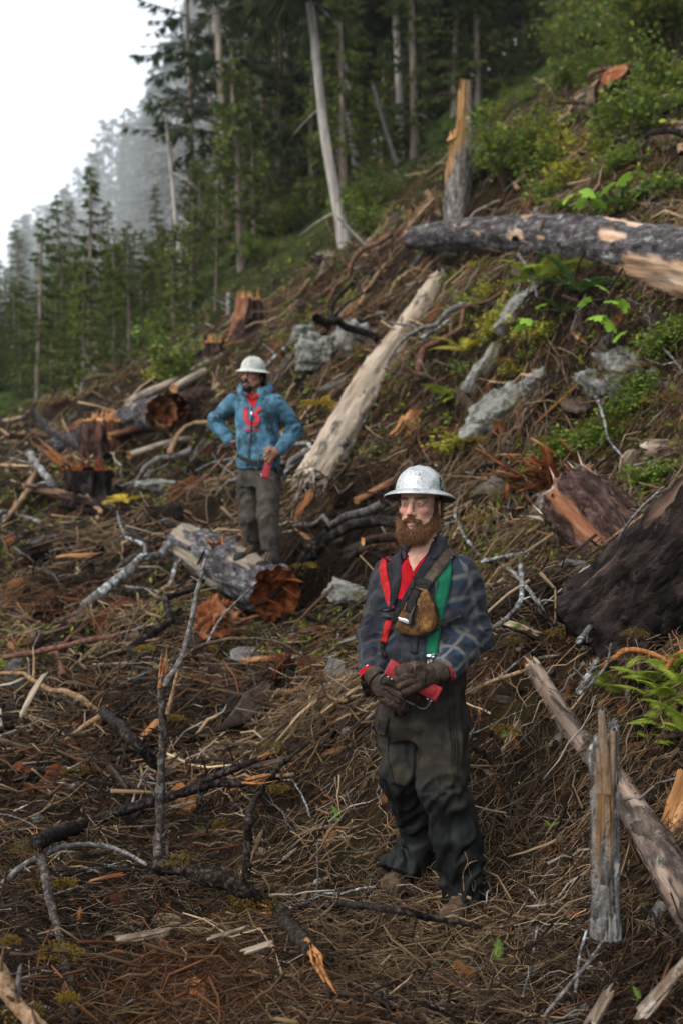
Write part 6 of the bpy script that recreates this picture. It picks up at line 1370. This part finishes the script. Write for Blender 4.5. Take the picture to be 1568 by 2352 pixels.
# hands: leather gloves
def glove(name, parent, chains, palm, mat, cuff, h=.0034, extra=()):
    allp = np.vstack([np.vstack(c[0]) for c in chains]+[np.vstack([p[0] for p in palm])]); X = Vox(allp.min(0)-.07, allp.max(0)+.07, h)
    for c, r, k in palm: X.ell(c, r[0], k, r[1])
    for pts, rad in chains: X.chain(pts, rad, .0035)
    for a, b, ra, rb in extra: X.cap(a, b, ra, rb, .015)
    v, q = X.nets(); n = vnormals(v, q); v = v+n*(.0022*(1-2*np.abs(fbm(v*55, 2))))[:, None]; o = obj(name, mesh(name, v, q), mat, parent)
    X = Vox(np.minimum(*cuff[:2])-.07, np.maximum(*cuff[:2])+.07, h); X.cap(cuff[0], cuff[1], cuff[2], cuff[3], .004); a = np.array(cuff[0]); b = np.array(cuff[1]); X.plane(b, b-a); X.plane(a, a-b)
    v, q = X.nets(); v = v+vnormals(v, q)*(.0016*np.sin(((v-a) @ norm(b-a))*900))[:, None]; obj('cuff', mesh('cuff', v, q), m_strap, o); return o
def basis(xa, ya):
    xa = norm(xa); za = norm(np.cross(xa, ya)); return np.stack([xa, np.cross(za, xa), za], 1)
# left hand folded over the handset
W = fj(1006,1546,3.90); Kn = fj(928,1556,3.835); ax = norm(Kn-W); up = np.array([0, 0, 1.]); bk = np.array([0, -1., 0]); fch = []
for k, (px, py, ln) in enumerate([(922,1538,.9), (918,1553,1.), (925,1568,.98), (936,1581,.85)]):
    b0 = fj(px+14, py-2, 3.83); p1 = fj(px-6, py+6, 3.835); p2 = fj(px+2, py+18, 3.885); p3 = fj(px+24*ln, py+17, 3.905); fch.append(([fj(975, 1552+k*5, 3.86), b0, p1, p2, p3], [.020, .0185, .0165, .0155, .0135]))
fch.append(([fj(985,1540,3.86), fj(955,1530,3.84), fj(930,1533,3.845), fj(912,1538,3.86)], [.021, .019, .0165, .013]))
glove('glove', man, fch, [((W+Kn)/2+[.01, 0, -.005], ((.066, .030, .044), basis(ax, bk)), .02)], m_leather, (fj(1018,1542,3.905), fj(990,1549,3.885), .043, .046), extra=[(W, (W+Kn)/2, .037, .036)])
# right hand hanging, fingers together
W2 = fj(862,1556,4.02); K2 = fj(893,1596,3.955); fch = []
for k, (px, py, tx, ty, dd) in enumerate([(903,1588,929,1612,3.915), (898,1597,928,1622,3.925), (890,1603,918,1629,3.94), (881,1606,905,1629,3.955)]):
    fch.append(([fj(872,1568,4.0)*.5+fj(px,py,dd+.03)*.5, fj(px, py, dd+.025), fj((px+tx)/2+3, (py+ty)/2-3, dd), fj(tx, ty, dd+.02), fj(tx+3, ty+10, dd+.045)], [.020, .0185, .017, .0155, .013]))
fch.append(([fj(872,1562,3.99), fj(888,1562,3.95), fj(902,1566,3.925), fj(912,1576,3.915)], [.02, .019, .016, .0135]))
ax2 = norm(K2-W2); glove('glove', man, fch, [((W2+K2)/2, ((.056, .026, .042), basis(ax2, bk)), .02)], m_leather, (fj(853,1544,4.035), fj(868,1562,4.005), .040, .044), extra=[(W2, (W2+K2)/2, .035, .034)])
for (a, b, r) in ((fj(1020,1541,3.905), fj(1036,1530,3.93), .034), (fj(857,1549,4.03), fj(850,1536,4.06), .034)):
    v, q, _ = tubes(np.array([[a, b]]), np.array([[r, r*1.05]]), 20); obj('wrist', mesh('wrist', v, q, col=np.tile((.46,.26,.19), (len(v), 1))), m_skin, man)
v, q, _ = tubes(np.array([[fj(1016,1543,3.90), fj(1030,1534,3.92)]]), np.array([[.047, .05]]), 24); obj('red_cuff', mesh('red_cuff', v, q), m_redcloth, man)
v, q, _ = tubes(np.array([[fj(853,1553,4.045), fj(850,1540,4.06)]]), np.array([[.046, .048]]), 24); obj('red_cuff', mesh('red_cuff', v, q), m_redcloth, man)
# open collar, red undershirt, straps
SF.patch('undershirt', [(920,1258), (932,1250), (940,1290), (949,1313), (964,1290), (984,1268), (990,1276), (974,1300), (946,1345), (926,1378), (908,1374), (912,1320)], m_redcloth, man, .004, cuts=4)
ch = SF.patch('chest', [(930,1240), (998,1236), (986,1270), (964,1292), (949,1314), (940,1290)], m_skin, man, .0035, cuts=4)
c = np.tile(np.array([.44,.235,.165]), (len(ch.data.vertices), 1)); at_ = ch.data.color_attributes.new('Col', 'FLOAT_COLOR', 'POINT'); at_.data.foreach_set('color', np.c_[c, np.ones(len(c))].astype(np.float32).ravel())
for k, (x, y) in enumerate([(937,1278), (942,1302), (946,1325), (953,1453)]):
    h0, n0 = SF.at(x, y); v, q, _ = tubes(np.array([[h0+n0*.003, h0+n0*.0075]]), np.array([[.0042, .004]]), 10); o = obj('button', mesh('button', v, q, np.array([[0, 1, 2], [0, 2, 3]]) if False else None), m_redcloth if k < 3 else m_black, man)
SF.ribbon('lapel', [(918,1252), (912,1290), (911,1330), (904,1374), (898,1400)], [16, 22, 22, 18, 8], m_plaid, man, .007, .005)
SF.ribbon('lapel', [(1000,1246), (990,1282), (968,1318), (940,1362), (922,1392)], [20, 26, 22, 16, 8], m_plaid, man, .007, .005)
SF.ribbon('collar', [(926,1244), (914,1254), (902,1268), (897,1282)], [10, 18, 20, 10], m_plaid, man, .010, .005)
SF.ribbon('collar', [(1004,1224), (1008,1244), (1000,1268), (990,1286)], [12, 22, 26, 10], m_plaid, man, .013, .006)
SF.ribbon('suspender', [(886,1276), (881,1305), (885,1335), (893,1366), (901,1398)], [9, 16, 18, 16, 12], m_redstrap, man, .008, .003)
SF.ribbon('suspender', [(896,1424), (889,1446), (880,1476)], [14, 16, 14], m_redstrap, man, .006, .003)
SF.ribbon('suspender', [(1024,1276), (1021,1320), (1013,1370), (1004,1410), (997,1445), (990,1504)], [22, 31, 31, 28, 28, 27], m_green, man, .007, .003)
SF.ribbon('suspender_buckle', [(1014,1285), (1036,1285)], 7, m_steel, man, .012, .003)
SF.ribbon('suspender_clip', [(990,1504), (990,1512)], 17, m_steel, man, .012, .004); SF.ribbon('suspender_clip', [(990,1512), (989,1532)], 10, m_steel, man, .010, .003)
SF.ribbon('suspender_clip', [(880,1474), (876,1490), (882,1512)], 8, m_black, man, .010, .004)
hs_ = thing_part('chest_harness', man)
SF.ribbon('shoulder_strap', [(1050,1262), (1030,1272), (1008,1302), (982,1336), (966,1356)], [20, 27, 27, 25, 30], m_strap, hs_, .013, .004)
SF.ribbon('strap_keeper', [(953,1338), (988,1348)], 26, m_black, hs_, .016, .006)
pc = SF.patch('pouch', [(956,1346), (984,1352), (1000,1386), (1008,1432), (1000,1446), (962,1463), (922,1458), (908,1440), (914,1412), (934,1374)], m_pouch, hs_, .010, .026, 5, 16)
SF.ribbon('pouch_zip', [(948,1352), (930,1388), (912,1430)], 5, m_black, hs_, .03, .003); SF.ribbon('pouch_piping', [(985,1354), (1001,1392), (1009,1432), (999,1447), (962,1464)], 4, m_black, hs_, .012, .006)
SF.ribbon('pouch_strap', [(962,1354), (950,1386), (946,1404)], [20, 22, 18], m_black, hs_, .036, .005); SF.ribbon('tool_handle', [(960,1388), (952,1414), (948,1430)], [7, 8, 10], m_rubber, hs_, .040, .012); SF.ribbon('tool_bar', [(925,1416), (938,1422), (950,1426)], [6, 9, 7], m_steel, hs_, .042, .008)
SF.ribbon('chest_strap', [(893,1408), (914,1416)], 14, m_black, hs_, .010, .004); SF.ribbon('chest_buckle', [(890,1396), (892,1420)], 15, m_rubber, hs_, .012, .009)
SF.ribbon('chest_strap', [(1006,1436), (1030,1428), (1062,1414)], [12, 11, 11], m_black, hs_, .008, .004)
SF.ribbon('belt', [(896,1516), (935,1522), (990,1520)], 8, m_black, man, .006, .004)
SF.ribbon('shirt_placket', [(955,1440), (952,1468), (950,1500)], [14, 16, 16], m_plaid, man, .004, .003)
SF.ribbon('pocket_flap', [(872,1665), (890,1668)], [40, 40], m_pants, man, .004, .005); SF.ribbon('trouser_seam', [(893,1690), (890,1740), (905,1800)], 3, m_pants, man, .002, .004); SF.ribbon('trouser_seam', [(1042,1620), (1046,1720), (1044,1790)], 4, m_pants, man, .002, .005)
for pts in ([(1066,1955), (1072,1980), (1062,2005), (1066,2045)], [(1092,1975), (1074,1984), (1080,2010), (1084,2046), (1090,2028), (1081,2012)]):
    w_ = [SF.at(*p) for p in pts]; p = catmull([a+b*.006 for a, b in w_], 6); v, q, tr = tubes(p[None], np.full((1, len(p)), .0017), 5); obj('ankle_cord', mesh('ankle_cord', v, q), mb_tan, man)
# the handset he holds
def rbox(name, L, Wd, D, r, mat, parent, seg=5, mx=None):
    bm = bmesh.new(); bmesh.ops.create_cube(bm, size=1)
    for v in bm.verts: v.co = (v.co.x*L, v.co.y*D, v.co.z*Wd)
    bmesh.ops.bevel(bm, geom=list(bm.edges), offset=r, segments=3, affect='EDGES', profile=.6); me = bpy.data.meshes.new(name); bm.to_mesh(me); bm.free()
    for p in me.polygons: p.use_smooth = True
    o = obj(name, me, mat, parent); o.matrix_basis = mx or Matrix.Identity(4); return o
def handset(label, a, b, wd, side, scale=1.):
    a, b = np.array(a), np.array(b); L = np.linalg.norm(b-a); xa = norm(b-a); ya = np.array([0, 1., 0]); ya = norm(ya-xa*(ya @ xa)); za = np.cross(xa, ya)
    o = thing('radio_handset', label, 'radio handset'); Mx = Matrix(np.stack([xa, ya, za], 1)).to_4x4(); Mx.translation = Vector((a+b)/2); o.matrix_world = Mx
    bd = rbox('case', L, wd, wd*.62, wd*.13, m_radio, o); rbox('grip_panel', L*.82, wd*.55, wd*.1, wd*.04, m_radio, o, mx=Matrix.Translation((0, -wd*.30, 0)))
    rbox('end_cap', L*.02, wd*.8, wd*.45, wd*.004, m_rubber, o, mx=Matrix.Translation((-L*.5, 0, 0)))
    s = side; pts = catmull([(-L*.46, 0, s*wd*.4), (-L*.50, 0, s*wd*.95), (-L*.40, 0, s*wd*1.35), (0, 0, s*wd*1.3), (L*.30, 0, s*wd*1.35), (L*.42, 0, s*wd*1.1), (L*.42, 0, s*wd*.4)], 6)
    v, q, tr = tubes(pts[None], np.full((1, len(pts)), wd*.10), 8); obj('trigger_guard', mesh('trigger_guard', v, q), m_rubber, o)
    for x in (-.40, -.33, .36, .43):
        v, q, _ = tubes(np.array([[(x*L, -wd*.1, s*wd*.45), (x*L, -wd*.1, s*wd*.60)]]), np.array([[wd*.09, wd*.07]]), 8); obj('screw', mesh('screw', v, q), m_steel, o)
    return o
handset('red plastic radio handset with black guard held in leather gloves', P(889,1530,3.895), P(1008,1596,3.875), .062, -1)
# ---------------------------------------------------------------- the hooded man on the log
SB = P(600, 1305, 8.0)
man2 = thing('person', 'person in dirty blue hoodie and white hard hat standing on the rotten log', 'person', SB)
def sj(px, py, d): return P(px, py, d)-SB
HM2 = Matrix.Translation(sj(580, 861, 8.05)) @ Matrix.Rotation(R(-24), 4, 'Z') @ Matrix.Rotation(R(-3), 4, 'X')
head(man2, HM2, (.24, .125, .075), 2, True, .003)
bl = [((-.014, -.085, -.112), (.014, -.085, -.112), .017, .017), ((0, -.082, -.122), (.024, .022, .018))]
for s in (-1, 1): bl += [((s*.004, -.1075, -.0625), (s*.024, -.097, -.0735), .0048, .005), ((s*.050, -.03, -.088), (s*.022, -.078, -.112), .008, .012), ((s*.069, .002, -.03), (s*.055, -.02, -.08), .006, .007)]
beard(man2, HM2, bl, (.012,.010,.009), (.010,.008,.007), .010, 1400, 23)
brows(man2, HM2, (.012,.010,.009), 25)
g = np.random.default_rng(32); n = 2200; a = g.uniform(-.35, 3.5, n); rt = np.stack([np.cos(a)*.081, .015+np.sin(a)*.092, g.uniform(-.075, .035, n)], -1)
ok = ~((np.abs(rt[:, 1]-.012) < .022) & (rt[:, 2] < .0)); rt = rt[ok]; hairs('hair', rt, norm(rt*[1, 1, 0]), (0, .2, -.6), np.full(len(rt), .028), (.011,.009,.008), man2, HM2, 34, .002, .6)
m_hat2 = M_hat('cream_painted_hat', (.42,.42,.37), (.11,.11,.09), .0, .45)
hat2, HV2 = hard_hat(man2, HM2 @ Matrix.Translation((0, .012, .040)) @ Matrix.Rotation(R(4), 4, 'X') @ Matrix.Rotation(R(4), 4, 'Y'), (.096, .114, .112), (.130, .150), m_hat2, M('green_grey_lining', [(.02,.025,.022), (.05,.06,.055), (.09,.10,.095)], 20), .003, .018)
for xx in (-.006, .030):
    t = np.linspace(.25, 1.38, 16); p = np.stack([np.full(16, xx)+.0*t, -.124*np.sin(t)-.001, .118*np.cos(t)**.85+.003], -1); v, q, tr = tubes(p[None], np.full((1, 16), .0022), 5); obj('crown_seam', mesh('crown_seam', v, q), M('hat_seam', [(.10,.13,.12), (.16,.19,.18), (.2,.23,.22)], 20), hat2)
m_hood = M_cloth('dirty_blue_fleece', [(.030,.078,.115), (.054,.130,.185), (.09,.185,.255)], 9, .92, 300, .35, .3, (.010,.012,.013), (.47, .58))
La = [sj(633,926,8.0), sj(680,984,8.10), sj(643,1034,7.88)]; Ra = [sj(537,925,8.15), sj(494,968,8.32), sj(527,1010,8.18)]
X = Vox((-.5, -.4, .70), (.5, .5, 1.62), .0085); yaw = R(-18); rows = []
for px, py, hw, hd in [(594,1076,.172,.125), (594,1052,.178,.130), (592,1010,.170,.128), (590,960,.172,.130), (588,930,.168,.115), (586,914,.135,.10), (585,903,.11,.09), (584,893,.09,.085)]:
    c = sj(px, py, 8.06); rows.append((c[0], c[1], c[2], hw, hd, yaw))
X.loft(rows, .03)
for bs in (La, Ra): X.chain(bs, [.068, .060, .047], .03); X.cap(bs[0], bs[0]*.6+bs[1]*.4, .070, .062, .03)
nk = sj(585, 905, 8.07)                                  # the hood lying round the neck
for k in range(14):
    a0, a1 = -1.15+k*(2*np.pi-.85)/14, -1.15+(k+1)*(2*np.pi-.85)/14
    def hp(a): return nk+np.array([math.cos(a)*.105, math.sin(a)*.105+.03, .035+.045*math.sin(a)])
    X.cap(hp(a0), hp(a1), .038+.012*max(0, math.sin(a0)), .038+.012*max(0, math.sin(a1)), .02)
X.cap(nk+[0, 0, -.02], nk+[0, -.0, .2], .066, .08, .02, True)
X.cap(nk+[-.02, -.14, -.045], nk+[0, -.05, .1], .022, .06, .02, True)
v, q = X.nets(); al, an, bi = bone_coords(v, [(La[0], La[1], 0), (La[1], La[2], .3), (Ra[0], Ra[1], 0), (Ra[1], Ra[2], .3), (sj(594,1076,8.06), sj(586,925,8.06), 0)]); arm = bi < 4; nr = vnormals(v, q)
ring = 1-2*np.abs(fbm(np.stack([al*16+1.6*np.sin(an), an*.8, bi*3.], -1), 2))
v = relax(v+nr*np.where(arm, .014*ring*np.exp(-((al-.33)/.16)**2)+.003*ring, .008*(1-2*np.abs(fbm(v @ np.array([[6, 0, 2], [0, 6, 0], [-4, 0, 9.]])+3, 2))))[:, None], q, 1, .4)
obj('hoodie', mesh('hoodie', v, q), m_hood, man2); SG = Surface(SB); SG.depth = 7.9; SG.add(v, q)
X = Vox((-.35, -.35, -.05), (.4, .5, .98), .0085); rows = []
for px, py, hw, hd in [(594,1118,.150,.12), (594,1095,.160,.125), (594,1066,.160,.120)]:
    c = sj(px, py, 8.08); rows.append((c[0], c[1], c[2], hw, hd, yaw))
X.loft(rows, .03)
L2 = [sj(617,1105,8.01), sj(615,1185,7.94), sj(624,1272,7.96)]; R2 = [sj(571,1105,8.14), sj(574,1190,8.10), sj(590,1258,8.22)]
leg(X, L2+[L2[2]*1.3-L2[1]*.3], [.098, .080, .070, .072], sj(624,1264,7.96), (0, -.1, -1)); leg(X, R2+[R2[2]*1.3-R2[1]*.3], [.098, .080, .064, .064], sj(590,1246,8.22), (-.1, -.1, -1))
X.plane(sj(620, 1272, 7.96), (0, 0, -1)) if False else None
v, q = X.nets(); al, an, bi = bone_coords(v, [(L2[0], L2[1], 0), (L2[1], L2[2], .3), (R2[0], R2[1], 0), (R2[1], R2[2], .3)])
v = v+vnormals(v, q)*(.008*(1-2*np.abs(fbm(np.stack([al*12+1.5*np.sin(an), an*.9, bi*3.], -1), 2))))[:, None]
m_pants2 = M_cloth('olive_work_trousers', [(.020,.017,.013), (.048,.042,.034), (.085,.072,.056)], 8, .9, 300, .4, .1, (.012,.011,.010), (.55, .66))
obj('trousers', mesh('trousers', v, q), m_pants2, man2); SG.add(v, q); SG.done()
for heel, toe, ank in (((632,1300,7.93), (602,1304,7.80), (626,1268,7.95)), ((594,1280,8.22), (552,1281,8.08), (590,1252,8.22))):
    h_, t_, a_ = sj(*heel), sj(*toe), sj(*ank); z0 = min(h_[2], t_[2])-.045; h_[2] = z0+.045; t_[2] = z0+.045; b_ = boot(man2, h_, t_, a_, m_darkboot, z0, .05)
    for k in range(5):
        for s in (-1, 1):
            c_ = h_*.45+t_*.55+[0, 0, .02]; e = c_+(a_-c_)*(.15+.17*k)+norm(t_-h_)*.045+np.array([s*.012, -.02, .01]); v, q, _ = tubes(np.array([[e, e+norm(t_-h_)*.012+[0, -.008, 0]]]), np.array([[.005, .004]]), 6); obj('lace_hook', mesh('lace_hook', v, q), m_cut, b_)
# bare left hand over the handset
def hand(parent, wrist, knuckles, tips, thumb, skin, r=.0095):
    K = np.vstack(knuckles); allp = np.vstack([wrist, K]+[np.vstack(t) for t in tips]+[np.vstack(thumb)]); X = Vox(allp.min(0)-.05, allp.max(0)+.05, .004)
    for k, t in zip(knuckles, tips): X.cap(wrist*.55+k*.45, k, .016, .0125, .012); X.chain([k]+list(t), [.0120, .0110, .0100, .0085], .005)
    X.cap(wrist, K.mean(0)*.5+wrist*.5, .027, .026, .015); X.chain(thumb, [.016, .0125, .0105], .008)
    v, q = X.nets(); c = np.tile(np.array(skin), (len(v), 1))*(.9+.25*noise(v*60))[:, None]; return obj('hand', mesh('hand', v, q, col=c), m_skin, parent)
W = sj(640, 1038, 7.87); kn = [sj(617,1034,7.79), sj(614,1041,7.785), sj(616,1048,7.79), sj(621,1054,7.80)]
hand(man2, W, kn, [[sj(610,1040,7.775), sj(611,1048,7.80), sj(616,1050,7.825)], [sj(608,1047,7.77), sj(610,1055,7.80), sj(616,1056,7.825)], [sj(611,1055,7.775), sj(614,1061,7.80), sj(619,1060,7.825)], [sj(617,1061,7.785), sj(620,1065,7.81), sj(624,1062,7.83)]], [sj(630,1032,7.84), sj(620,1028,7.82), sj(610,1032,7.81)], (.26,.13,.08))
W = sj(529, 1014, 8.17); kn = [sj(540,1020,8.18), sj(541,1024,8.17), sj(541,1028,8.18), sj(540,1032,8.19)]
hand(man2, W, kn, [[k+np.array([.03, .02, -.004]), k+np.array([.05, .05, -.006]), k+np.array([.055, .075, -.01])] for k in kn], [sj(533,1016,8.15), sj(541,1014,8.13), sj(547,1017,8.13)], (.20,.10,.065))
# undershirt, zip, printed mark, belt
SG.patch('undershirt', [(566,904), (598,906), (590,922), (584,938), (576,930), (568,916)], m_redcloth, man2, .006, cuts=3)
SG.ribbon('neckband', [(568,910), (580,919), (594,913)], 4, m_black, man2, .010, .003)
SG.ribbon('zip', [(580,936), (579,975), (575,1020), (571,1070)], 2.6, m_strap, man2, .012, .002); SG.ribbon('zip_pull', [(580,944), (580,956)], 3.5, m_steel, man2, .016, .003)
m_print = M_cloth('red_print', [(.28,.022,.035), (.40,.035,.05), (.46,.05,.065)], 12, .85, 300, .2, 0, (.10,.03,.03), (.60, .72))
lg = SG.ribbon('printed_mark', [(566,936), (566,958), (570,969), (579,974), (589,970), (593,961), (589,953), (583,955)], [10, 10, 10, 11, 11, 10, 9, 8], m_print, man2, .007, .002, 2); SG.ribbon('printed_arrow', [(584,952), (590,945), (599,937)], [8, 6, 10], m_print, man2, .008, .002, 2)
fc = bpy.data.curves.new('printed_word', 'FONT'); fc.body = 'BURTON'; fc.size = .075; fc.align_x = 'CENTER'; fo = bpy.data.objects.new('tmp', fc); C.objects.link(fo); bpy.context.view_layer.update()
tm = bpy.data.meshes.new_from_object(fo.evaluated_get(bpy.context.evaluated_depsgraph_get())); bpy.data.objects.remove(fo)
xs_ = [v.co.x for v in tm.vertices]; sc_ = 37/(max(xs_)-min(xs_))
for v in tm.vertices:
    h0, n0 = SG.at(580+v.co.x*sc_, 991-v.co.y*sc_*1.1); v.co = Vector(h0+n0*.008)
obj('printed_word', tm, m_print, man2)
SG.ribbon('belt', [(548,1046), (566,1056), (590,1062), (625,1056)], [7, 9, 10, 8], m_black, man2, .008, .006); SG.ribbon('pouch', [(640,1066), (643,1096)], [10, 12], m_black, man2, .02, .03)
SG.ribbon('hood_cord', [(560,905), (566,925), (572,938)], 3, m_hood, man2, .01, .004)
handset('red handset with black guard hanging from the hooded person\'s hand', P(621,1048,7.82), P(608,1099,7.80), .058, -1)
